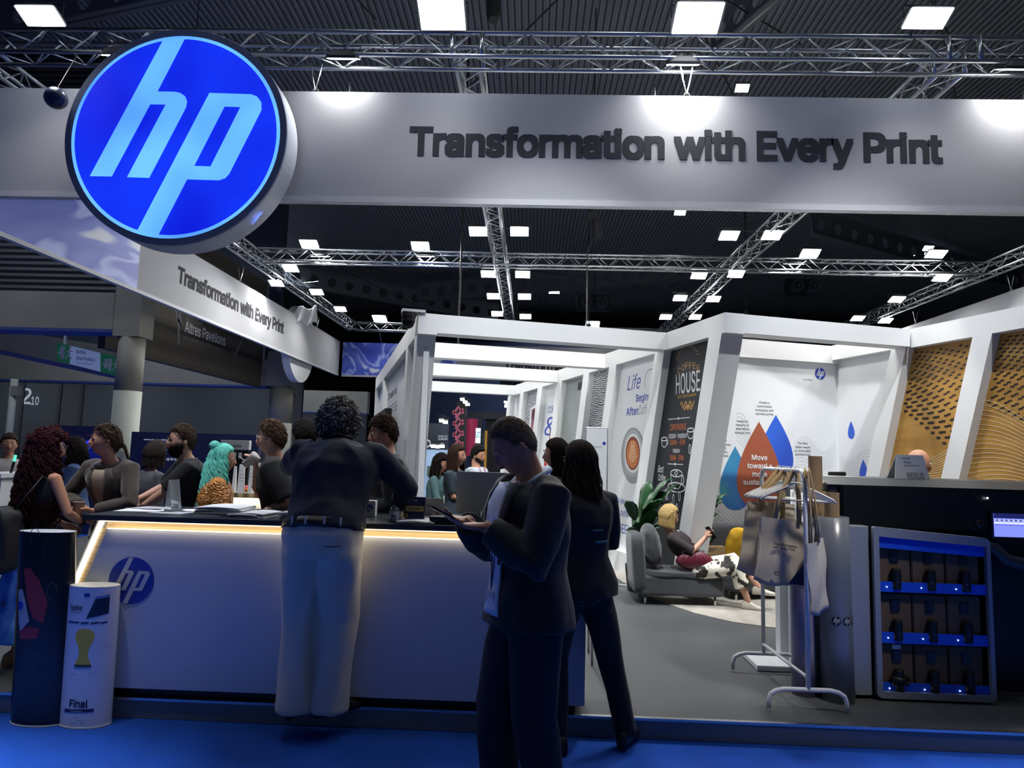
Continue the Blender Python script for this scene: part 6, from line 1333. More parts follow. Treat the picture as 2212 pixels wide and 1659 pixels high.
def front_pts(F, rows, off, nn=7):
    """rows: (z, x0, x1) across the front of the chest, laid just over the jacket"""
    mb = MB()
    for z, xa, xb in rows:
        c, a, b = F.sections((z,), off)[0]
        for i in range(nn):
            x = lerp(xa, xb, i/(nn-1)); u_ = max(-.98, min(.98, x*F.k/a.length)); mb.v.append(c+a*u_+b*math.sqrt(1-u_*u_))
    for j in range(len(rows)-1):
        for i in range(nn-1): q = j*nn+i; mb.f.append((q, q+1, q+nn+1, q+nn))
    return mb
def thick(o, t=.006): md = o.modifiers.new('s', 'SOLIDIFY'); md.thickness = t; md.offset = 0; return o
jo = lambda F, base, fl=0: (lambda z: base+fl*max(0, (1.1-z)/.3))
thick(front_pts(m2, [(1.45, -.072, .072), (1.41, -.085, .085), (1.36, -.085, .085), (1.27, -.072, .07), (1.18, -.060, .055), (1.10, -.05, .045), (1.02, -.055, .045), (.93, -.07, .055), (.90, -.075, .06)], .042).build('shirt_front', SHIRTB, m2.t, 'l', True), .010)
for q in (-1, 1): thick(front_pts(m2, [(1.452, q*.055, q*.10), (1.40, q*.072, q*.125), (1.33, q*.072, q*.125), (1.24, q*.058, q*.105), (1.15, q*.046, q*.075), (1.11, q*.04, q*.05)], .050, 4).build('lapel', SUIT, m2.t, 'l', True), .006)
MB().tube([m2.S(m2.up((x*1.18, y*1.12-.004, z+.004))) for x, y, z in ((.062, .062, 1.43), (.075, .01, 1.468), (.05, -.05, 1.495), (0, -.068, 1.50), (-.05, -.05, 1.495), (-.075, .01, 1.468), (-.062, .062, 1.43))], [.016, .024, .027, .027, .027, .024, .016], 10, (1, .5)).build('shirt_collar', SHIRTB, m2.t, 'l', True)
MB().loft(m2.sections((.925, .955), .012), 32).build('belt', BLACK, m2.t, 'l', True)
LAN = mat('lanyard_dark', '#1c2230', .6)
c0 = front_pts(m2, [(1.44, .05, .05), (1.3, .035, .035), (1.15, .02, .02), (1.0, .01, .01)], .046, 2).v[::2]; c1 = front_pts(m2, [(1.44, -.05, -.05), (1.3, -.03, -.03), (1.15, -.01, -.01), (1.0, .01, .01)], .046, 2).v[::2]
MB().tube(c0, .004, 6, (1, .5)).tube(c1, .004, 6, (1, .5)).build('lanyard', LAN, m2.t, 'l', True)
m2.jcollar(SUIT, .088, 1.455)
ce = c0[-1]; MB().box((ce.x-.045, ce.y+.004, ce.z-.12), (ce.x+.045, ce.y+.007, ce.z-.005)).build('badge', mat('badge_paper', '#b8bcc4', .4, var=.35, scale=40), m2.t, 'l')
hw = m2.S(m2.arm[-1][2]+V((.0, .14, .02))); ph = thing('smartphone', 'dark phone in the hands of the man in the dark suit', 'phone', m2.W(hw+V((.035, .03, .03))), math.radians(116))
MB().box((-.036, -.075, -.004), (.036, .075, .004), Matrix.Rotation(.45, 4, 'X')).build('case', BLACK, ph, 'l', bevel=.002)
# ---- woman in dark jacket seen from behind
BRW = HB('dark_brown', '#231812'); DKJ = mat('black_jacket', '#07090d', .8, var=.08, sheen=.1)
q0 = aY(1262, 1000, 3.86)
m3 = Fig('woman with long brown hair in black jacket, back turned, one leg stretched aside', q0.x, 3.86, 0, 1.63, .45, lean=.04, head=(.35, .05, .08), female=True, hs=1.05, build=1.08, hipshift=(-.01, 0), skin='light',
         arms={1: ((.05, .24, 1.13), (1, -.35, -.55)), -1: ((-.06, .26, 1.12), (-1, -.2, -.5))}, feet={-1: (-.15, .0, .085), 1: (.25, -.10, .085)}, foot_rz=(-.9, .1), kneeh={1: (.6, 1, 0), -1: (-.1, 1, 0)})
m3.body(); m3.face(); m3.hair(BRW, .016, tb=[(-1, -.8), (-.5, -.6), (-.1, -.35), (.15, -.1), (.35, .2), (.55, .44), (1, .56)]); m3.strands(BRW, .36, 460, (70, 290), .0048, .006, 5, .028, name='long_hair', seed=5, curl=.5); m3.strands(HB('light_brown', '#4a3322'), .33, 70, (95, 270), .0038, .012, 6, .05, name='lighter_locks', seed=8, curl=.6)
m3.top(DKJ, .97, .86, .024, 1.12, flare=.02, wr=.012, name='jacket', sl_r=(.070, .066, .062, .050)); m3.trousers(DKJ, 1.1, wr=.011, rad=(.098, .088, .070, .060, .056), cut=.97); m3.shoes(BLACK)
c, a, b = m3.sections((1.16,), .032)[0]; c2_, a2_, b2_ = m3.sections((1.20,), .032)[0]
def backprint(F, z, x0, x1, h, m, name='back_print', off=.030):
    mb = front_pts(F, [(z, x0, x1), (z+h, x0, x1)], off, 8)
    for i, (zz) in enumerate((z, z+h)):
        c, a, b = F.sections((zz,), off)[0]
        for j in range(8): x = lerp(x0, x1, j/7); u_ = x*F.k/a.length; mb.v[i*8+j] = c+a*u_-b*math.sqrt(max(0, 1-u_*u_))
    return thick(mb.build(name, m, F.t, 'l', True), .004)
m3.jcollar(DKJ)
TEALP = mat('teal_print', '#1e7480', .6); backprint(m3, 1.165, .01, .11, .014, TEALP); backprint(m3, 1.235, -.01, .06, .008, TEALP)
# ---- woman next to her, beyond the counter
q0 = aY(1190, 1000, 5.05)
m19 = Fig('brown-haired woman half hidden between the dark-suited man and the woman in black', q0.x+.05, 5.05, .112, 1.56, 1.3, head=(.1, .05, 0), female=True, hs=1.03, arms={1: ((.1, .25, 1.05), (1, -1, -.3)), -1: ((-.1, .25, 1.05), (-1, -1, -.3))})
m19.body(); m19.face(); m19.hair(BRW, .014); m19.strands(BRW, .22, 110, (75, 285), .007, .005, 5, .02, name='long_hair', seed=15); m19.top(mat('charcoal_top', '#1b1d22', .8), .95, .9, .012, wr=.005); m19.trousers(DKJ); m19.shoes(BLACK)
def px_x(px, Y): return aY(px, 1000, Y).x
def topz(px, py, Y): return aY(px, py, Y).z
CTZ = CT
# ---- red-haired woman at the left end
q0 = px_x(92, 4.45); H_ = 1.50
REDH = HB('dark_red', '#2c0f14'); TOPB = mat('black_knit', '#0c0c10', .8, var=.05)
m4 = Fig('woman with very long dark red curls, sunglasses on her head, beside the black tube', q0, 4.45, .112, H_, -.45, lean=.02, head=(-.45, .08, 0), female=True, hs=1.06, skin='warm', build=1.05,
         arms={1: ((.12, .26, 1.06), (1, -.7, -.4)), -1: ((-.1, .26, 1.02), (-1, -.6, -.3))}, hd=(((-.1, .9, .2), (-.3, 0, -1)), None))
m4.body(); m4.face(); RT_ = [(-1, -.8), (-.5, -.6), (-.1, -.35), (.15, -.05), (.35, .25), (.55, .44), (1, .52)]; m4.hair(REDH, .03, rough=.4, tb=RT_, top=.01)
m4.strands(REDH, .62, 210, (55, 305), .0085, .018, 9, .085, name='long_curls', seed=21, curl=.9); m4.curls(HB('red_light', '#4c1c22'), 160, off=.04, rc=.012, tb=RT_, seed=3)
m4.top(TOPB, .0, .93, .008, 1.0, name='sleeveless_top'); 
mb = MB().loft(m4.sections((.92, .98), .02)+[(m4.S((0, 0, .75)), m4.S((.22, 0, 0)), m4.S((0, .18, 0))), (m4.S((0, 0, .45)), m4.S((.26, 0, 0)), m4.S((0, .23, 0))), (m4.S((0, 0, .22)), m4.S((.29, 0, 0)), m4.S((0, .27, 0)))][::1], 40)
mb = MB().loft([(m4.S((0, 0, .22)), m4.S((.27, 0, 0)), m4.S((0, .25, 0))), (m4.S((0, 0, .45)), m4.S((.25, 0, 0)), m4.S((0, .21, 0))), (m4.S((0, 0, .75)), m4.S((.215, 0, 0)), m4.S((0, .16, 0)))]+m4.sections((.90, .97), .016), 40)
fuse('floral_skirt', mb, ramp_mat('floral_blue', 'voronoi', [(.10, '#14203c'), (.22, '#2a5c9c'), (.5, '#3b78b8'), (.8, '#6c9ccc')], 9), m4.t, .012, 4, wr=.012, wst=(1.6, 1.6, .15)); m4.shoes(mat('sandal_tan', '#8a6a4c', .6))
sgm = MB(); sgm.tube([m4.Mh((x, .055-abs(x)*.35, .125-abs(x)*.3)) for x in (-.07, -.035, 0, .035, .07)], .010, 8, (1, .5)); sgm.build('sunglasses', mat('gold_frame', '#8a7a4a', .3, metal=.6), m4.t, 'l', True)
bp = soft('backpack', (-.14, -.30, .62), (.15, -.13, 1.02), mat('bag_black', '#0d0e12', .6, var=.1), m4.t, .05, space='l', p=4); MB().tube([(.10, -.2, 1.0), (.13, -.06, 1.22), (.12, .03, 1.1)], .012, 8, (1, .4)).build('strap', mat('bag_black'), m4.t, 'l', True)
pw = m4.S(m4.arm[1][2]+V((-.02, .09, .015))); o = thing('smartphone', 'phone held by the woman with dark red curls', 'phone', m4.W(pw), -.6); MB().box((-.035, -.07, .0), (.035, .07, .008), Matrix.Rotation(.3, 4, 'X')).build('case', BLACK, o, 'l', bevel=.002)
MB().lathe([(.031, -.012), (.033, 0), (.031, .012)], (0, 0, 0), 16).xf(Matrix.Translation(m4.S(m4.arm[1][2])) @ (m4.hand[1][0].to_track_quat('Z', 'Y').to_matrix().to_4x4())).build('watch', BLACK, m4.t, 'l', True)
# ---- woman in brown blazer leaning on the counter with a cup
BLZ = mat('brown_blazer', '#3b322c', .85, var=.1, sheen=.2); ASH = HB('ash_brown', '#4a3a2e')
m5 = Fig('woman in a brown blazer leaning on the counter with a paper cup, hair tied back', px_x(268, 4.92), 4.92, .112, 1.60, math.radians(172), lean=.30, head=(-.75, -.05, .05), female=True, hs=1.0, skin='warm',
         arms={1: ((.10, .30, 1.09), (1.2, -.5, .05)), -1: ((-.04, .33, 1.07), (-1.2, -.4, .05))}, hd=(((-.8, .5, .15), (0, .3, -1)), ((.8, .5, .2), (.2, .6, -.8))), curl=(.7, 1.0))
m5.body(); m5.face(brow=ASH); TB5 = [(-1, -.6), (-.5, -.42), (-.1, -.12), (.15, .10), (.35, .34), (.55, .50), (1, .60)]; m5.tufts(ASH, 700, .05, TB5, .0026, .05, .016); m5.hair(ASH, .010, rough=.2, nf=12, tb=TB5, top=.004)
pt = MB(); 
for i in range(26):
    a = R.uniform(0, 6.28); rr_ = R.uniform(0, .018); pt.tube([m5.Mh((rr_*math.cos(a), -.095, .01+rr_*math.sin(a)))]+[m5.Mh((rr_*1.6*math.cos(a)+R.uniform(-.01, .01), -.12-.02*j, .01-.05*j+rr_*math.sin(a))) for j in (1, 2, 3)], [.005, .006, .005, .002], 5)
pt.build('ponytail', ASH, m5.t, 'l', True)
m5.top(BLZ, .95, .84, .024, 1.1, flare=.02, wr=.013, name='blazer', sl_r=(.068, .062, .058, .048), shoulder=.004); thick(front_pts(m5, [(1.43, -.05, .05), (1.36, -.055, .055), (1.25, -.04, .04), (1.12, -.012, .012)], .034).build('inner_top', mat('taupe_top', '#8a7a6c', .7), m5.t, 'l', True)); m5.jcollar(BLZ)
for q in (-1, 1): thick(front_pts(m5, [(1.44, q*.05, q*.09), (1.36, q*.055, q*.115), (1.25, q*.04, q*.09), (1.13, q*.014, q*.03)], .038, 4).build('lapel', BLZ, m5.t, 'l', True))
m5.trousers(DKJ); m5.shoes(BLACK)
for q in (-1, 1): MB().ball(m5.Mh((q*.083, -.006, -.043)), (.004, .011, .011), 10, 8).build('earring', mat('gold_frame'), m5.t, 'l', True)
def cup(F, q, off, label, m=PAPER, lid=None, h=.10, tilt=0, r=.038, rot=None):
    p = F.W(F.S(F.arm[q][2]+V(off))); t = thing('paper_cup', label, 'cup', p); M = (rot or Matrix.Identity(4))
    MB().lathe([(r*.72, -h/2), (r, h/2), (r*1.04, h/2+.002), (r*.95, h/2)], (0, 0, 0), 24).xf(M).build('cup', m, t, 'l', True)
    if lid: MB().lathe([(r*1.06, h/2-.004), (r*1.06, h/2+.006), (r*.85, h/2+.014), (r*.8, h/2+.012)], (0, 0, 0), 24).xf(M).build('lid', lid, t, 'l')
    return t
cup(m5, -1, (.06, .07, .02), 'brown paper cup in the hands of the woman in the brown blazer', mat('cup_brown', '#8a7668', .6), h=.09, r=.036)
# ---- dark-haired woman behind her
m6 = Fig('dark-haired person in a grey jacket behind the woman in the brown blazer', px_x(318, 5.75), 5.75, .112, 1.46, -.5, lean=.1, head=(.2, .1, 0), female=True, hs=1.1)
m6.body(); m6.face(); m6.hair(HB('soft_dark', '#2a2320'), .022, tb=[(-1, -.8), (-.5, -.6), (-.1, -.35), (.15, -.05), (.35, .25), (.55, .44), (1, .52)]); m6.strands(HB('soft_dark', '#2a2320'), .14, 110, (70, 290), .008, .004, 4, .01, name='hair_ends', seed=31); m6.top(mat('grey_jacket', '#3c3e44', .8), .95, .9, .02, 1.05); m6.trousers(DKJ); m6.shoes(BLACK)
# ---- woman in denim jacket
DEN = mat('denim_blue', '#2f4770', .85, var=.25, scale=12); CURLB = HB('black_brown', '#1b1413')
m7 = Fig('woman with long dark curls in a blue denim jacket at the back', px_x(166, 6.6), 6.6, .112, 1.47, math.radians(118), lean=.04, head=(.15, .02, 0), female=True, hs=1.1, skin='warm', build=1.1, arms={1: ((.12, .30, 1.0), (1, -1, -.3)), -1: ((-.10, .28, 1.02), (-1, -1, -.3))})
m7.body(); m7.face(); m7.hair(CURLB, .028, tb=RT_); m7.strands(CURLB, .34, 150, (60, 300), .009, .016, 8, .06, name='long_curls', seed=41, curl=.8); m7.top(DEN, .96, .90, .03, 1.2, flare=.01, wr=.010, name='denim_jacket', sl_r=(.072, .066, .06, .05)); m7.trousers(DKJ); m7.shoes(BLACK)
# ---- smiling man at the far left edge
m8 = Fig('smiling man in a pale jumper at the left edge of the picture', px_x(16, 7.2), 7.2, .112, 1.50, math.radians(200), head=(.35, .0, 0), hs=1.1, skin='tan', arms={1: ((.12, .32, 1.03), (1, -1, -.3)), -1: ((-.10, .3, 1.05), (-1, -1, -.3))})
m8.body(); m8.face(brow=BRW); m8.hair(HB('short_brown', '#2c2019'), .008, top=.01); m8.top(mat('pale_jumper', '#a9a6a2', .9), .95, .9, .015, 1.05); m8.trousers(DKJ); m8.shoes(BLACK)
m8.face(beard=(mat('stubble', '#4a3a32', .8), .004), eyes=False)
# ---- bearded man with glasses
m9 = Fig('bearded man with glasses and a black polo shirt leaning on the counter', px_x(436, 5.15), 5.15, .112, 1.60, math.radians(125), lean=.22, head=(.12, -.06, 0), hs=1.04, skin='light', build=1.15,
         arms={-1: ((.02, .46, 1.03), (-.9, -.7, .1)), 1: ((.30, .40, 1.13), (1, -.5, -.1))}, hd=(None, ((.7, .7, -.1), (0, 0, -1))))
m9.body(); BRB = HB('brown_short', '#3d2f25'); m9.hair(BRB, .007, top=.016, rough=.5, tb=[(-1, -.55), (-.5, -.38), (-.1, -.05), (.15, .05), (.3, .25), (.55, .48), (1, .58)]); m9.face(mat('glasses_black', '#0b0b0c', .3), (HB('beard_dark', '#2c211b'), .016), BRB)
m9.tufts(BRB, 600, .024, [(-1, -.55), (-.5, -.38), (-.1, -.05), (.15, .05), (.3, .25), (.55, .48), (1, .58)], top=.014); m9.tufts(HB('beard_dark', '#2c211b'), 420, .022, thick=.02, beard=True, name='beard_tufts')
BKT = mat('black_tee', '#0e0f12', .85, var=.08); m9.top(BKT, .42, .90, .016, 1.2, wr=.007, name='polo_shirt', sl_r=(.075, .072, .07, .06)); m9.trousers(DKJ); m9.shoes(BLACK); m9.jcollar(BKT, .075, 1.462)
stick('round_badge', flat([circ(.022, 20)], .003), PW, Matrix.Translation(m9.W(front_pts(m9, [(1.30, .08, .10)], .036, 2).v[0])) @ Matrix.Rotation(math.radians(125), 4, 'Z') @ plane_m((0, .006, 0), (-1, 0, 0), (0, -.2, 1)), m9.t)
MB().lathe([(.030, -.014), (.032, 0), (.030, .014)], (0, 0, 0), 16).xf(Matrix.Translation(m9.S(m9.arm[-1][2])) @ (m9.hand[-1][0].to_track_quat('Z', 'Y').to_matrix().to_4x4())).build('watch', BLACK, m9.t, 'l', True)
# ---- teal-haired woman in orange sequins
TEAL = HB('teal', '#6fcdbd'); TEAL2 = HB('teal_dark', '#3c9c98')
SEQ = ramp_mat('orange_sequins', 'voronoi', [(.1, '#5a2f12'), (.35, '#a86222'), (.6, '#d68a3c'), (.9, '#f0c080')], 85, .3, bump=.6)
m10 = Fig('woman with long teal hair in a half bun and a glittering orange top', px_x(462, 4.98), 4.98, .112, 1.45, math.radians(-62), lean=.08, head=(-.1, .05, 0), female=True, hs=1.06, skin='light', build=1.08,
          arms={1: ((.08, .28, 1.02), (1, -1, -.2)), -1: ((-.05, .30, 1.06), (-1, -1, -.2))}, hd=(((-.2, 1, .2), (0, 0, -1)), ((.2, 1, .3), (.6, 0, -.6))))
m10.body(); m10.face(brow=TEAL2); m10.hair(TEAL, .014, tb=[(-1, -.8), (-.5, -.6), (-.1, -.3), (.15, .0), (.35, .3), (.55, .5), (1, .6)]); m10.strands(TEAL, .50, 300, (75, 290), .0052, .014, 7, .065, name='long_hair', seed=51, curl=.7); m10.strands(TEAL2, .46, 90, (90, 270), .0048, .012, 7, .045, name='darker_locks', seed=52, curl=.7)
bn = MB().ball(m10.Mh((0, -.075, .105)), (.040, .036, .040), 20, 14); rb2 = random.Random(4)
for i in range(60):
    a1, a2 = rb2.uniform(0, 6.28), rb2.uniform(0, 3.14); c_ = V((0, -.075, .105)); ax, bx = frame_of(V((math.sin(a2)*math.cos(a1), math.sin(a2)*math.sin(a1), math.cos(a2))))
    bn.tube([m10.Mh(c_+(ax*math.cos(t_)+bx*math.sin(t_))*rb2.uniform(.038, .043)) for t_ in [j*.35 for j in range(8)]], .004, 5)
bn.build('bun', TEAL, m10.t, 'l', True)
m10.top(SEQ, .55, .92, .016, 1.15, wr=.010, name='sequin_top', sl_r=(.07, .07, .06, .05)); m10.trousers(DKJ); m10.shoes(BLACK)
cc = m10.sections((1.36, 1.2, 1.05), .024); MB().tube([cc[0][0]-cc[0][2]-cc[0][1]*.3, cc[1][0]-cc[1][2]*1.02, cc[2][0]-cc[2][2]*.95+cc[2][1]*.4], .010, 8, (1, .4)).build('bag_strap', BLACK, m10.t, 'l', True)
cup(m10, -1, (.05, .09, .03), 'small white cup in the hands of the teal-haired woman', PAPER, h=.07, r=.035)
# ---- man drinking coffee
m11 = Fig('man with glasses and tattooed forearm in a black tee drinking from a paper cup', px_x(622, 4.90), 4.90, .112, 1.63, math.radians(100), lean=.18, head=(.02, .02, 0), hs=1.0, skin='light', build=1.15,
          arms={-1: ((-.16, .15, 1.05), (-.3, -1, .1)), 1: ((.03, .235, 1.385), (1, -.3, -1))}, hd=(((-.25, .35, .9), (-.6, .8, 0)), ((.2, .9, -.3), (0, -.3, -1))), curl=(1.0, .5))
m11.body(); FAIR = HB('sandy_brown', '#5a4636'); m11.hair(FAIR, .012, top=.022, rough=.7, nf=13, tb=[(-1, -.5), (-.5, -.36), (-.1, -.02), (.15, .12), (.3, .3), (.55, .5), (1, .58)]); m11.tufts(FAIR, 700, .035, [(-1, -.5), (-.5, -.36), (-.1, -.02), (.15, .12), (.3, .3), (.55, .5), (1, .58)], .0026, .55, .016, top=.018); m11.face(mat('glasses_clear', '#c9b9ae', .2), None, FAIR)
m11.top(BKT, .46, .90, .018, 1.2, wr=.008, name='tee_shirt', sl_r=(.078, .076, .074, .06)); m11.trousers(DKJ); m11.shoes(BLACK)
a, b, c = m11.arm[-1]; MB().tube([m11.S(b.lerp(c, t)) for t in (.12, .35, .6, .85)], [x*m11.k*1.06 for x in (.041, .041, .036, .030)], 16, caps=False).build('tattoo', ramp_mat('tattoo_ink', 'noise', [(.42, '#a5836f'), (.5, '#4c4441'), (.58, '#b08c76')], 40, .6, 1.5), m11.t, 'l', True)
cup(m11, 1, (-.035, .045, .06), 'ribbed white paper cup raised to the mouth of the man with glasses', mat('cup_cream', '#b9aea6', .6), mat('cup_lid', '#c9c2bc', .4), rot=Matrix.Rotation(.9, 4, 'Y') @ Matrix.Identity(4))
# ---- dark-haired head behind the raised arm
m12 = Fig('black-haired man mostly hidden behind the raised arm of the navy-shirted man', px_x(655, 5.6), 5.6, .112, 1.66, .5, lean=.02, head=(.2, .1, 0), hs=1.1, skin='dark')
m12.body(); m12.face(); m12.hair(HB('black', '#0d0b0b'), .018, top=.012, rough=.4, tb=[(-1, -.6), (-.5, -.45), (-.1, -.05), (.15, .1), (.3, .3), (.55, .48), (1, .56)]); m12.top(BKT, .5, .9, .014); m12.trousers(DKJ); m12.shoes(BLACK)
# ---- man in dark blazer behind the counter
BLZ2 = mat('charcoal_blazer', '#191d25', .85, var=.08, sheen=.15)
m13 = Fig('young man in charcoal blazer behind the counter', px_x(850, 4.95), 4.95, .112, 1.68, math.radians(112), lean=.10, head=(.05, .12, 0), hs=1.04, skin='warm', build=1.12, arms={-1: ((-.08, .22, 1.03), (-.8, -1, .0)), 1: ((.10, .30, 1.06), (.8, -1, -.2))}, hx=.04)
m13.t['label'] = 'young man in charcoal blazer and grey tee behind the counter facing the navy-shirted man'
m13.body(); SB_ = HB('mid_brown', '#3f2f24'); m13.hair(SB_, .010, top=.024, rough=.5, nf=12, tb=[(-1, -.5), (-.5, -.34), (-.1, .0), (.15, .12), (.3, .3), (.55, .5), (1, .56)]); m13.tufts(SB_, 700, .03, [(-1, -.5), (-.5, -.34), (-.1, .0), (.15, .12), (.3, .3), (.55, .5), (1, .56)], .0026, .5, .014, top=.02); m13.face(None, (SB_, .005), SB_)
m13.top(BLZ2, .95, .82, .028, 1.15, flare=.02, wr=.006, name='blazer', sl_r=(.075, .07, .064, .054)); thick(front_pts(m13, [(1.445, -.06, .06), (1.38, -.07, .07), (1.28, -.05, .05), (1.15, -.01, .01)], .040).build('tee_front', mat('grey_tee', '#8d8b88', .8), m13.t, 'l', True)); m13.jcollar(BLZ2, .088); m13.trousers(DKJ); m13.shoes(BLACK)
c0 = front_pts(m13, [(1.46, -.07, -.07), (1.36, -.065, -.065), (1.2, -.04, -.04)], .05, 2).v[::2]; MB().tube(c0, .005, 6, (1, .5)).build('lanyard', PW, m13.t, 'l', True)
# ---- people in the corridor
WAVH = HB('chestnut', '#33211a')
m14 = Fig('brown-haired woman with folded arms in the corridor, looking right', px_x(985, 7.3), 7.3, .112, 1.52, math.radians(-115), head=(.1, 0, 0), female=True, hs=1.08, skin='warm', arms={1: ((-.08, .20, 1.12), (1, -.6, -.4)), -1: ((.08, .22, 1.10), (-1, -.6, -.4))}, hd=(((-1, .1, .1), (0, -1, 0)), ((1, .1, .1), (0, -1, 0))))
m14.body(); m14.face(); m14.hair(WAVH, .016, tb=RT_); m14.strands(WAVH, .26, 120, (65, 295), .008, .007, 5, .025, name='long_hair', seed=61); m14.top(mat('slate_tee', '#23303a', .85), .42, .9, .012); m14.trousers(DKJ); m14.shoes(BLACK)
m15 = Fig('man with sunglasses on his head and a red lanyard in the corridor', px_x(1030, 8.6), 8.6, .112, 1.53, math.radians(-120), head=(.1, .15, 0), hs=1.08, skin='warm', arms={1: ((.1, .28, 1.1), (1, -1, -.3)), -1: ((-.1, .28, 1.1), (-1, -1, -.3))})
m15.body(); m15.hair(HB('black', '#0d0b0b'), .012, top=.014); m15.face(None, (HB('beard_dark', '#2c211b'), .008)); m15.top(mat('white_blue_shirt', '#b4bccc', .8), .95, .9, .014); m15.trousers(DKJ); m15.shoes(BLACK)
sgm = MB(); sgm.tube([m15.Mh((x, .075-abs(x)*.5, .10-abs(x)*.1)) for x in (-.075, -.035, 0, .035, .075)], .013, 8, (1, .5)); sgm.build('sunglasses', BLACK, m15.t, 'l', True)
c0 = front_pts(m15, [(1.45, .06, .06), (1.3, .04, .04), (1.12, .0, .0)], .03, 2).v[::2]; c1 = front_pts(m15, [(1.45, -.06, -.06), (1.3, -.04, -.04), (1.12, .0, .0)], .03, 2).v[::2]
MB().tube(c0, .007, 6, (1, .5)).tube(c1, .007, 6, (1, .5)).build('lanyard', mat('lanyard_red', '#a02028', .6), m15.t, 'l', True)
m16 = Fig('curly-haired woman in a seafoam top leaning on the white table in the corridor', px_x(938, 7.9), 7.9, .112, 1.42, math.radians(-100), lean=.12, head=(-.3, .2, 0), female=True, hs=1.08, skin='warm', arms={1: ((.1, .32, 1.0), (1, -1, 0)), -1: ((-.1, .34, 1.0), (-1, -1, 0))})
m16.body(); m16.face(); m16.hair(CURLB, .028, tb=RT_); m16.strands(CURLB, .24, 110, (60, 300), .009, .016, 8, .05, name='curls', seed=71, curl=.8); m16.top(mat('seafoam_top', '#4c6d70', .85), .6, .9, .014); m16.trousers(DKJ); m16.shoes(BLACK)
# ---- blonde woman on the chaise
BLON = HB('blonde', '#b89c66'); TOPD = mat('dark_plum_top', '#2a2226', .85, var=.08)
m17 = Fig('blonde woman seated on the chaise in a floral skirt, looking at her phone', 1.40, 7.22, .112, 1.45, math.radians(-108), lean=-.72, head=(.05, .22, 0), neckf=.10, female=True, hs=1.12, skin='light', build=1.06, hips=(0, .42, .43),
          arms={1: ((.03, .48, .80), (.8, -.6, -.8)), -1: ((-.05, .48, .78), (-.8, -.6, -.8))}, hd=(((-.2, .4, .8), (-.6, .6, 0)), ((.2, .4, .8), (.6, .6, 0))), curl=(1.2, 1.2),
          feet={1: (.06, .98, .085), -1: (.02, 1.10, .26)}, kneeh={1: (.1, .8, 1), -1: (0, .5, 1)})
m17.body(); m17.face(brow=BLON); m17.hair(BLON, .018, rough=.3, tb=[(-1, -.85), (-.5, -.65), (-.1, -.4), (.15, -.1), (.35, .25), (.55, .46), (1, .55)]); m17.strands(BLON, .13, 260, (48, 312), .0052, .004, 4, .014, name='bob_ends', seed=81)
m17.top(TOPD, .50, .93, .012, 1.1, wr=.006, name='top'); FLO = ramp_mat('floral_bw', 'noise', [(.40, '#16130f'), (.47, '#2a261e'), (.50, '#d9d4c2'), (.8, '#e4dfce')], 9, .7, .6, 3)
mb = MB().loft(m17.sections((.84, .90, .97), .016), 30)
for q in (1, -1):
    a, b, c = m17.leg[q]; mb.tube([m17.S(p) for p in (a, a.lerp(b, .5), b, b.lerp(c, .35), b.lerp(c, .55))], [x*m17.k for x in (.105, .098, .088, .085, .095)], 20)
fuse('floral_skirt', mb, FLO, m17.t, .011, 5, wr=.008)
m17.shoes(mat('cream_shoe', '#c9c2b4', .4)); MB().tube([m17.S(m17.up(p)) for p in ((.05, .09, 1.44), (.045, .125, 1.32), (.02, .135, 1.2))], .012, 6, (1, .3)).build('lanyard', PW, m17.t, 'l', True)
pc = m17.W(m17.S((.0, .55, .86))); o = thing('smartphone', 'black phone held up by the blonde woman on the chaise', 'phone', pc, math.radians(-97)); MB().box((-.036, -.004, -.07), (.036, .004, .07), Matrix.Rotation(.6, 4, 'X') @ Matrix.Rotation(.5, 4, 'Z')).build('case', BLACK, o, 'l', bevel=.002)
hb = thing('handbag', 'gathered burgundy leather handbag beside the blonde woman on the chaise', 'bag', (1.66, 7.03, .447)); BUR = mat('burgundy_leather', '#5c1c2c', .35, var=.15, scale=10)
def _hb(d):
    a = math.atan2(d.y, d.x); g = .10*math.sin(a*17)*max(0, d.z+.2); return V((d.x*.19*(1+g*.5)*(1-.25*max(0, d.z)), d.y*.075*(1+g), .10+d.z*.105*(1 if d.z > 0 else .9)))
mb = sph(96, 32, _hb); mb.build('bag_body', BUR, hb, 'l', True); MB().tube([(-.13, -.02, .17), (-.09, -.03, .25), (0, -.035, .235), (.09, -.02, .20)], .007, 8).build('handle', PGR, hb, 'l', True)
# ---- bald man behind the printer
m18 = Fig('bald man in a grey shirt bending behind the big printer', px_x(1962, 6.05)-.27, 6.0, .112, 1.70, -1.35, lean=.55, head=(-.3, .15, 0), neckf=.02, hs=1.06, skin='warm', build=1.15)
m18.body(); m18.face(); m18.top(mat('grey_shirt', '#55595f', .85), .95, .9, .02, 1.15); m18.trousers(DKJ); m18.shoes(BLACK)
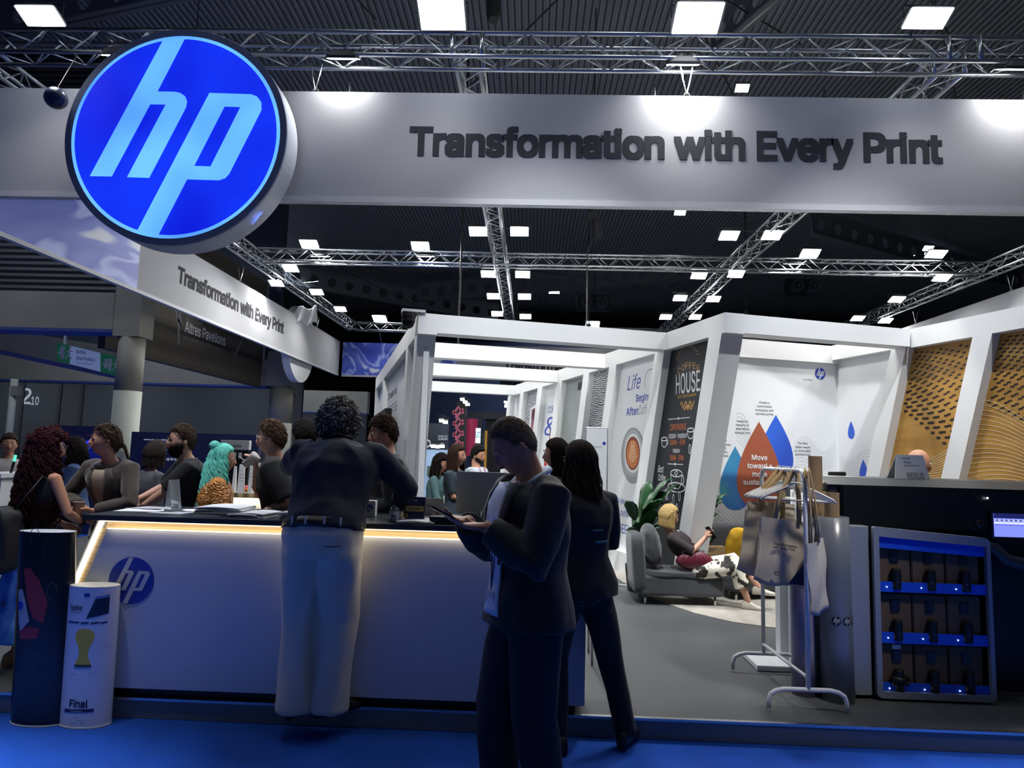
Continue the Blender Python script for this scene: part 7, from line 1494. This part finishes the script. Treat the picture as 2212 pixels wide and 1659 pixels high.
# ---- white table and stool in the corridor
t = thing('white_table', 'white bar table with cups in the corridor beside the curly-haired woman', 'table', (-1.0, 7.35, .112)); zt = 1.0
MB().box((-1.05, 7.5, zt-.04), (-.25, 7.62, zt)).box((-.60, 7.50, zt-.04), (-.25, 8.15, zt)).build('table_top', WHITE, t)
for x, y in ((-1.0, 7.56), (-.3, 7.56), (-.3, 8.1)): MB().tube([(x, y, .113), (x, y, zt-.04)], .02, 10).build('leg', WHITE, t, smooth=True)
for x, nm in ((-.92, 'white cup at the left end of the corridor table'), (-.55, 'white cup in the middle of the corridor table')):
    o = MB().lathe([(.024, zt+.001), (.034, zt+.085), (.032, zt+.085), (.023, zt+.01)], (x, 7.56, 0), 20).build('paper_cup', PAPER, smooth=True); setp(o, nm, 'cup')
a = aZ(1279, 1437, .112); t = thing('bar_stool', 'slim bar stool leg visible between the legs of the woman in the black jacket', 'stool', (a.x, a.y, .112))
for dx, dy in ((0, 0), (-.3, .05), (-.28, .34), (0, .3)): MB().tube([(a.x+dx, a.y+dy, .113), (a.x+dx*.9-.01, a.y+dy*.9+.01, .80)], .009, 8).build('leg', CHROME, t, smooth=True)
MB().lathe([(.17, .80), (.19, .82), (.19, .85), (.16, .86)], (a.x-.14, a.y+.16, 0), 28).build('seat', WHITE, t)
# ================================================================ hall behind: concrete colonnade on the left
def quadbox(pts, dv, name, m, parent=None, **k):
    """pts: four pixel+depth corners (px,py,Y) extruded by dv"""
    q = [aY(*p) for p in pts]; return MB().hexa(q, [p+Vector(dv) for p in q]).build(name, m, parent, normals=True, **k)
BLC = mat('beam_blue_edge', '#2c3f7c', .6, var=.05)
def column(px0, px1, Y, ztop, zpaint, label, sq=False):
    a, b = aY(px0, 950, Y), aY(px1, 950, Y); r = (b.x-a.x)/2; c = (a.x+b.x)/2; t = thing('concrete_column', label, 'column', (c, Y, 0))
    MB().tube([(c, Y, 0), (c, Y, zpaint)], r*1.03, 28).build('painted_base', CONCL, t, smooth=True); MB().tube([(c, Y, zpaint), (c, Y, ztop)], r, 28).build('shaft', CONC, t, smooth=True)
    MB().box((c-r*1.1, Y-r, ztop), (c+r*1.1, Y+r, ztop+1.1)).build('capital', CONC, t); return c, r
ca, ra = column(241, 294, 13.0, 3.62, 2.57, 'near round concrete column with white painted lower part')
cb2, rb2 = column(578, 626, 21.5, 3.5, 2.35, 'farther concrete column behind the man drinking coffee'); column(600, 630, 24.5, 3.5, 2.35, 'farthest concrete column, just right of the farther one')
def crossbeam(Y, z0, z1, x0, x1, label):
    t = thing('concrete_beam', label, 'beam', ((x0+x1)/2, Y, z0)); MB().box((x0, Y-.25, z0+.06), (x1, Y+.25, z1)).build('beam', CONC, t); MB().box((x0, Y-.27, z0), (x1, Y+.27, z0+.06)).build('blue_edge', BLC, t)
crossbeam(13.0, 3.68, 4.46, -20, ca-ra*1.1-.005, 'near concrete beam running left from the round column'); crossbeam(21.5, 3.45, 4.35, -24, cb2-rb2*1.1-.005, 'farther concrete beam running left behind the hanging sign text'); crossbeam(33, 3.3, 4.4, -28, -8, 'farthest concrete beam in the dark hall')
t = thing('sloping_beam', 'lighter sloping concrete beam carrying the green and white exit sign', 'beam', (-10, 16, 3))
quadbox([(-60, 700, 14.0), (262, 752, 18.5), (262, 812, 18.5), (-60, 742, 14.0)], (-.3, .5, 0), 'beam', CONC, t); quadbox([(-60, 742, 14.0), (262, 812, 18.5), (262, 817, 18.5), (-60, 748, 14.0)], (-.3, .5, 0), 'blue_edge', BLC, t)
MEZ = ramp_mat('louvre_dark', 'wave', [(0, '#0b0e16'), (.5, '#1b2130'), (1, '#10141e')], 2.6, .6, 0, 0, wdir='Z', bump=.5)
t = thing('louvre_wall', 'dark slatted louvre wall above the near concrete beam', 'wall', (-12, 12.9, 4.5)); MB().box((-22, 12.95, 4.46), (ca-ra, 13.1, 9.5)).build('slats', MEZ, t); t['kind'] = 'structure'
struct('wall_mezzanine', MB().box((-24, 21.4, 4.36), (-8.2, 21.6, 9.5)), mat('mezz_dark', '#232c3a', .8, var=.15))
SOFM = ramp_mat('plank_soffit', 'wave', [(0, '#2a2620'), (.06, '#4a443a'), (.5, '#5a5347'), (1, '#4d473c')], .35, .7, 0, 1, wdir='Z')
t = thing('plank_wall', 'grey-brown planked wall with white direction lettering beyond the round column', 'wall', (-8.6, 17, 3.4)); t['kind'] = 'structure'
MB().box((-8.75, 13.3, 3.45), (-8.6, 21.2, 6.8)).build('planks', SOFM, t)
gf = Face((-8.6, 0, 0), (0, 1, 0)); LTG = mat('sign_pale', '#d0d4da', .6)
gf.text('Altres Pavellons', t, 399, 716, 486, 24, LTG, .01, py2=750); gf.text('Sortida', t, 400, 690, 436, 20, mat('sign_faint', '#6c7178', .6), .005, py2=703); gf.text('otros pabellones  other pavilions', t, 397, 732, 478, 9, mat('sign_faint'), .004, py2=765)
gf.lines([[gf.loc(378, 660), gf.loc(384, 690), gf.loc(392, 705), gf.loc(388, 670)], [gf.loc(386, 680), gf.loc(386, 745)], [gf.loc(524, 732), gf.loc(506, 770)]], .09, t, mat('sign_faint'))
# exit sign box
t = thing('exit_sign', 'long white and green hanging exit sign on the sloping beam', 'sign', aY(190, 780, 15.5))
def sq(x0, y0, x1, y1, yy0, yy1, name, m, dy=0):
    return quadbox([(x0, y0, 15.6+dy), (x1, y1, 16.6+dy), (x1, yy1, 16.6+dy), (x0, yy0, 15.6+dy)], (0, .08, 0), name, m, t)
def sign_l(x): return 740+(x-123)*.235
def sign_b(x): return 779+(x-123)*.258
SGR = mat('sign_green', '#0d4a38', .5, var=.03, emit=.25, ecol='#1c6a52'); SWH = mat('sign_white', '#9fb0d8', .5, var=.02, emit=.25, ecol='#8fa4d8')
for x0, x1, m, nm in ((123, 151, SGR, 'green_panel'), (151, 217, SWH, 'white_panel'), (217, 255, SGR, 'green_panel')):
    f0, f1 = (x0-123)/132, (x1-123)/132; Y0, Y1 = 15.6+f0, 15.6+f1
    quadbox([(x0, sign_l(x0), Y0), (x1, sign_l(x1), Y1), (x1, sign_b(x1), Y1), (x0, sign_b(x0), Y0)], (0, .08, 0), nm, m, t)
p0, p1 = aY(123, 780, 15.6), aY(255, 812, 16.6); ef = Face(p0, (p1.x-p0.x, p1.y-p0.y, 0)); ef.d = .03
ef.text('Sortida', t, 163, 763, 183, 8, mat('sign_text', '#27407c', .5), .01, py2=768); ef.text('Altres Pavellons', t, 163, 777, 203, 8, mat('sign_text'), .01, py2=786); ef.text('other pavilions', t, 163, 785, 198, 3.5, mat('sign_text'), .0, py2=793)
def arrow(x, y, s_, m=PW):
    a = ef.loc(x, y); k = s_; ef.shape([[(a[0]-.25*k, a[1]+k), (a[0]+.25*k, a[1]+k), (a[0]+.25*k, a[1]), (a[0]+.7*k, a[1]), (a[0], a[1]-k), (a[0]-.7*k, a[1]), (a[0]-.25*k, a[1])]], t, m)
arrow(131, 761, .11); arrow(228, 786, .13)
for x, y in ((144, 763), (245, 790)):
    a = ef.loc(x, y); ef.shape([[(a[0]-.12, a[1]+.16), (a[0]-.05, a[1]+.16), (a[0]-.05, a[1]-.14), (a[0]-.12, a[1]-.14)]], t, PW); ef.shape([circ(.03, 12, a[0]+.05, a[1]+.14)], t, PW); ef.lines([[(a[0]+.05, a[1]+.1), (a[0]+.03, a[1]-.02), (a[0]+.10, a[1]-.13)], [(a[0]+.03, a[1]-.02), (a[0]-.02, a[1]-.14)], [(a[0]-.02, a[1]+.04), (a[0]+.12, a[1]+.06)]], .03, t, PW)
MB().tube([aY(141, 722, 15.8), aY(141, 745, 15.8)], .03, 8).build('hanger', PW, t)
struct('wall_doors', MB().box((-30, 26, 0), (-8.9, 26.2, 6)), mat('door_wall_grey', '#30353d', .75, var=.1, scale=.6))
dw = Face((0, 26, 0), (1, 0, 0)); dd = thing('gate_number', 'big white gate number on the grey wall at the left edge', 'sign', aY(60, 870, 26)); dw.text('2', dd, 44, 872, 66, 33, LTG, .01); dw.text('.10', dd, 62, 874, 83, 17, LTG, .01)
mb = MB()
for px in (40, 120, 168): q = aY(px, 950, 25.99); mb.box((q.x-.06, 25.95, 0), (q.x+.06, 25.995, 5))
dl_ = mb.build('door_joints', mat('door_line', '#1c2026', .7)); setp(dl_, kind='structure')
dd2 = thing('gate_number', 'small distant white gate number between the terminal and the coffee drinker', 'sign', aY(536, 935, 32.7)); f2 = Face((0, 32.7, 0), (1, 0, 0)); f2.text('2', dd2, 529, 941, 538, 15, LTG, .01); f2.text('.10', dd2, 537, 942, 547, 8, LTG, .01); 
struct('wall_doors.001', MB().box((-22, 32.74, 0), (-8, 32.9, 3.3)), mat('door_wall_dark', '#262c34', .8, var=.15, scale=.5))
t = thing('wall_pipe', 'tall grey downpipe at the left edge behind the smiling man', 'pipe', aY(18, 950, 20)); q = aY(18, 950, 20); MB().tube([(q.x, 20, 0), (q.x, 20, 3.4)], .10, 16).build('pipe', CONCL, t, smooth=True); q2 = aY(35, 845, 20); MB().box((q2.x-.1, 19.9, q2.z-.15), (q2.x+.1, 20.1, q2.z+.15)).build('junction_box', CONC, t)
# rival stand with neon ring
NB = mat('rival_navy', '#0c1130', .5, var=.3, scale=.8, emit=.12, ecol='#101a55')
t = thing('rival_stand', 'dark navy exhibition stand with neon blue ring and print-width advert behind the column', 'stand', aY(290, 1000, 11.5)); 
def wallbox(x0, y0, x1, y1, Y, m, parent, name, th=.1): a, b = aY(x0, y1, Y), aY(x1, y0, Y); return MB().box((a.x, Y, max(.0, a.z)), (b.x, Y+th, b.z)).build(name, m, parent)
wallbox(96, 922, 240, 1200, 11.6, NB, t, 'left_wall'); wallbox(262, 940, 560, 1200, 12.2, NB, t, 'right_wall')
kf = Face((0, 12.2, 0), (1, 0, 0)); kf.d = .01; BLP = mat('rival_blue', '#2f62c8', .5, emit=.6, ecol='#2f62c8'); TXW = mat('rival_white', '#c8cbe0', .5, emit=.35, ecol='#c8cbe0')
kf.text('KREA', t, 366, 980, 402, 11, TXW, .004); kf.pxshape([(352, 970), (366, 969), (358, 977), (352, 981)], t, BLP); kf.text('Print Width up to 505 cm', t, 326, 993, 399, 6, TXW, .01); kf.text('www.kreatextilien.com', t, 311, 951, 378, 4, TXW, .0)
lf_ = Face((0, 11.6, 0), (1, 0, 0)); lf_.d = .01; lf_.text('KREA', t, 138, 967, 160, 9, TXW, .004); lf_.pxshape([(130, 958), (138, 957), (134, 963), (130, 966)], t, BLP); lf_.text('New Dimension', t, 129, 983, 160, 5, TXW, .01); lf_.text('www.kreatextilien.com', t, 188, 942, 228, 3.5, mat('rival_red', '#a04040', .5), 0)
cxr, czr = lf_.loc(212, 985); NEON = mat('neon_blue', '#1a2cff', .4, var=0, emit=2.2, ecol='#1626ff')
cc_ = Vector((cxr, 11.52, czr)); MB().tube([cc_+Vector((.33*math.cos(a), 0, .26*math.sin(a))) for a in [PI*.08+i*PI*.84/24 for i in range(25)]], .022, 8).build('neon_ring', NEON, t, smooth=True)
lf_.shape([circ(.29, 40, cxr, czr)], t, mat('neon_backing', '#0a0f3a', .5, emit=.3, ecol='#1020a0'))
for k, (tx, rr_) in enumerate((('ROAD FREE WHITE', .245), ('Textile Stretch Frames', .20))):
    n = len(tx)
    for i, ch in enumerate(tx):
        if ch == ' ': continue
        a = PI*.82-PI*.64*i/(n-1); me = text_mesh(ch, .045 if k == 0 else .032, .001, .01, 'CENTER'); stick('lettering', me, TXW, lf_.m @ Matrix.Translation((cxr+rr_*math.cos(a), czr+rr_*math.sin(a), .014)) @ Matrix.Rotation(a-PI/2, 4, 'Z'), t)
for i, (px, y0, y1, c) in enumerate(((113, 923, 938, '#b59a2a'), (122, 925, 937, '#7a2430'), (121, 948, 963, '#b59a2a'))): wallbox(px-6, y0, px+6, y1, 11.4, mat('flag'+c[1:], c, .6), t, 'coloured_flag', .05)
t = thing('side_bar', 'white bar counter at the left edge with a green-lit tap', 'counter', aY(20, 1040, 6.4)); a, b = aY(-40, 1040, 6.4), aY(22, 1022, 6.4)
MB().box((a.x, 6.3, .112), (b.x, 6.7, b.z-.04)).build('body', WHITE, t); MB().box((a.x, 6.25, b.z-.04), (b.x+.03, 6.75, b.z)).build('bar_top', WHITE, t)
q = aY(15, 1020, 6.4); MB().tube([(q.x, 6.45, b.z), (q.x+.02, 6.45, b.z+.11)], .012, 10).build('tap', BLACK, t); MB().tube([(q.x+.02, 6.45, b.z+.11), (q.x+.03, 6.45, b.z+.17)], .011, 10).build('tap_light', mat('green_light', '#4fe0b0', .4, emit=1.5), t)
# ================================================================ far stands seen through the corridor
t = thing('patterned_tower', 'tall tower with pink and dark maze pattern seen through the corridor', 'tower', aY(990, 1000, 20)); wallbox(975, 868, 1006, 1200, 20, mat('tower_dark', '#15161c', .6), t, 'tower', .6)
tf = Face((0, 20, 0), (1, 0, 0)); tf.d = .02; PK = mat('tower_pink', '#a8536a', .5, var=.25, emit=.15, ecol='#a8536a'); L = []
for i in range(5):
    y = 885+i*24
    L += [[tf.loc(979, y+10), tf.loc(990, y-6), tf.loc(1001, y+8)], [tf.loc(984, y+18), tf.loc(1001, y-2)], [tf.loc(979, y+2), tf.loc(986, y+12)]]
tf.lines(L, .07, t, PK)
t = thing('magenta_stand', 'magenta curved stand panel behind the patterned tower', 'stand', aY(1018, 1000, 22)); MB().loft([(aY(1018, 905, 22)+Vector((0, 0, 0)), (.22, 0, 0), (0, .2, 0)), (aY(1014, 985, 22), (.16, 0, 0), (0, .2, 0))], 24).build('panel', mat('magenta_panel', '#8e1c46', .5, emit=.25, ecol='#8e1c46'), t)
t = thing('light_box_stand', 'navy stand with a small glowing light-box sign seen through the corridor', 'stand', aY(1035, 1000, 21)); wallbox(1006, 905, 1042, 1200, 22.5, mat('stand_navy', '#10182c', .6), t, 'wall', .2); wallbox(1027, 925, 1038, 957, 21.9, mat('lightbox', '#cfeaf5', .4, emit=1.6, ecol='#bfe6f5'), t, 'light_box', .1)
fx = Face((0, 21.9, 0), (1, 0, 0)); fx.d = .01; fx.text('UGFI', t, 1027.5, 945, 1037.5, 12, INK, .02)
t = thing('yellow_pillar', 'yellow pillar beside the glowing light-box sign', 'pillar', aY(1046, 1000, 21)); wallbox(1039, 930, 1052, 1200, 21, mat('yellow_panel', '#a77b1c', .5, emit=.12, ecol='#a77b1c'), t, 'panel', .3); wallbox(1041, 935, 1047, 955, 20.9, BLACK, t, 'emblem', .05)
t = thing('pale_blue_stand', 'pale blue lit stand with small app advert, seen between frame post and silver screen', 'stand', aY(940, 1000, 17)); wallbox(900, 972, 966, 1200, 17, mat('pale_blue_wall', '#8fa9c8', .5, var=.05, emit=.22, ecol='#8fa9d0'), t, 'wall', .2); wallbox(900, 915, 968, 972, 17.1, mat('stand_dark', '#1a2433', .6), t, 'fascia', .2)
fx = Face((0, 17, 0), (1, 0, 0)); fx.d = .01; fx.text('build', t, 941, 986, 962, 7, INK, .01); fx.text('your app', t, 936, 994, 966, 6, INK, .01); fx.text('MADE IN', t, 947, 944, 966, 3.6, LTG, .01); fx.text('EUROPE', t, 947, 950, 967, 4, LTG, .02)
a_ = fx.loc(923, 958); fx.shape([circ(.10, 24, *a_), circ(.06, 24, *a_)], t, PW)
for px, py in ((928, 1015), (945, 1017)): wallbox(px-6, py-8, px+5, py+14, 16.9, mat('poster_green', '#4a5a52', .5, var=.5, scale=30), t, 'poster', .04)
for px, py, Y, nm in ((954, 908, 17, 'left small spotlight over the pale blue stand'), (962, 911, 17, 'right small spotlight over the pale blue stand'), (999, 862, 19.5, 'small spotlight left over the patterned tower'), (1005, 868, 19.5, 'middle small spotlight over the patterned tower'), (1010, 873, 19.5, 'lowest small spotlight over the patterned tower'), (1093, 868, 22, 'small spotlight left above the first coffee poster'), (1094, 877, 22, 'lower small spotlight left above the first coffee poster'), (1130, 863, 22, 'brighter far spotlight beside the far end of the corridor wall'), (936, 963, 16.8, 'left bulb under the fascia of the pale blue stand'), (945, 964, 16.8, 'second bulb under the fascia of the pale blue stand'), (955, 963, 16.8, 'right bulb under the fascia of the pale blue stand')):
    p = aY(px, py, Y); flood(p, p+Vector((0, -.8, -1)), nm, 10, .13, .1, light=False, truss_z=p.z+.15)
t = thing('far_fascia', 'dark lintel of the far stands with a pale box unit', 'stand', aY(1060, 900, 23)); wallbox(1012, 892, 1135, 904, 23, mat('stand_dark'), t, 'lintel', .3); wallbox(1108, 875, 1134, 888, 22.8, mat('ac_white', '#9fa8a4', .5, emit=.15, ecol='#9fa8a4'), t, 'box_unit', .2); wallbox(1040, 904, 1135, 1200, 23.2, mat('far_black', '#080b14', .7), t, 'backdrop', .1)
struct('wall_far_mid', MB().box((-8, 40, 0), (20, 40.2, 8.2)), mat('far_wall_blue', '#2c3a58', .8, var=.25, scale=.25))
# things hanging in the roof
def hang(name, label, cat, px, py, Y, build, wire=True):
    p = aY(px, py, Y); t = thing(name, label, cat, p); build(t, p)
    if wire: MB().tube([p, (p.x, p.y, 10.6)], .012, 6).build('cable', BLACK, t)
    return t
hang('hanging_speaker', 'black line speaker hanging near the top edge between the two front floodlights', 'speaker', 1067, 12, 9.0, lambda t, p: MB().loft([(p+Vector((0, 0, -.22)), (.07, 0, 0), (0, .1, 0)), (p+Vector((0, 0, -.15)), (.1, 0, 0), (0, .12, 0)), (p+Vector((0, 0, .6)), (.1, 0, 0), (0, .12, 0))], 8).build('cabinet', mat('speaker_black', '#15161a', .6), t))
def _mh(t, p):
    MB().box((p.x-.12, p.y-.1, p.z-.08), (p.x+.1, p.y+.1, p.z+.08)).build('base', BLACK, t, bevel=.01); MB().tube([p+Vector((.06, 0, -.06)), p+Vector((.12, 0, -.45))], [.07, .08], 14).build('head', mat('speaker_black'), t); MB().tube([p+Vector((-.05, 0, -.08)), p+Vector((-.02, 0, -.5)), p+Vector((-.09, 0, -.75)), p+Vector((-.08, 0, -2.6))], .012, 6).build('loose_cable', BLACK, t)
hang('moving_head_light', 'black moving-head light hanging on a cable under the front banner', 'lamp', 1280, 468, 13, _mh)
def _fan(t, p):
    for dx in (-.35, .35):
        MB().tube([p+Vector((dx, -.12, 0)), p+Vector((dx, .3, 0))], .26, 28).build('fan_ring', mat('fan_grey', '#3f4652', .5), t); MB().tube([p+Vector((dx, -.16, 0)), p+Vector((dx, -.12, 0))], .16, 24).build('fan_inner', mat('speaker_black'), t); MB().ball(p+Vector((dx, -.16, 0)), .08, 14, 8).build('hub', mat('fan_grey'), t)
    MB().box((p.x-.75, p.y+.3, p.z-.35), (p.x+.75, p.y+.5, p.z+.4)).build('mount', mat('stand_dark'), t)
for px, py, Y, nm in ((1284, 652, 30, 'pair of round air nozzles above the corridor beams'), (1740, 618, 30, 'pair of round air nozzles right of the diagonal truss'), (1112, 826, 34, 'pair of round air nozzles low behind the corridor, mostly in the dark')): hang('air_nozzles', nm, 'vent', px, py, Y, _fan)
for px, y0, y1, Y, nm in ((1611, 600, 672, 20, 'rigging chain with hook above the slanted white post'), (1272, 600, 700, 20, 'thin rigging cable dropping to the far floodlight'), (990, 722, 742, 14, 'short sling on the corridor beam')):
    a, b = aY(px, y0, Y), aY(px, y1, Y); t = thing('rigging_chain', nm, 'chain', b); MB().tube([b, a, (a.x, a.y, 10.6)], .02, 6).build('chain', BLACK, t); MB().box((b.x-.06, b.y-.04, b.z-.12), (b.x+.06, b.y+.04, b.z)).build('hook_block', BLACK, t)
t = thing('dark_ball', 'small dark blue glossy ball hanging just left of the round blue sign', 'ball', aY(121, 212, 6.6)); p = aY(121, 212, 6.6); MB().ball(p, .112, 28, 20).build('ball', mat('dark_blue_gloss', '#14233f', .3, var=.2, scale=20), t, smooth=True); MB().tube([p+Vector((0, 0, .1)), (p.x, 6.87, TZ-TH)], .004, 6).build('wire', BLACK, t)
# lamps added out of sight behind the beam to light the gate wall
for x, nm in ((-20, 'arcade lamp behind the farther concrete beam, leftmost'), (-15.5, 'arcade lamp behind the farther concrete beam, between the doors'), (-11, 'arcade lamp behind the farther concrete beam, nearest the round column')):
    flood((x, 23.0, 3.85), (x, 26, 1.2), nm, 40, .4, .3, col=(.85, .9, 1), spread=2.9, truss_z=10.5)
for x, y, p_, nm in ((-11.5, 9.5, 90, 'hall lamp in front of the near concrete beam'), (-11.5, 17.5, 110, 'hall lamp between the two concrete beams'), (-9.5, 28, 120, 'hall lamp behind the farther concrete beam'), (-6.0, 11, 40, 'hall lamp above the rival stand')):
    flood((x, y, 8.6), (x+.6, y+1.8, 3), nm, p_, .5, .4, col=(.8, .86, 1), truss_z=10.5)  # lamps added to fill the dark colonnade and left side of the hall
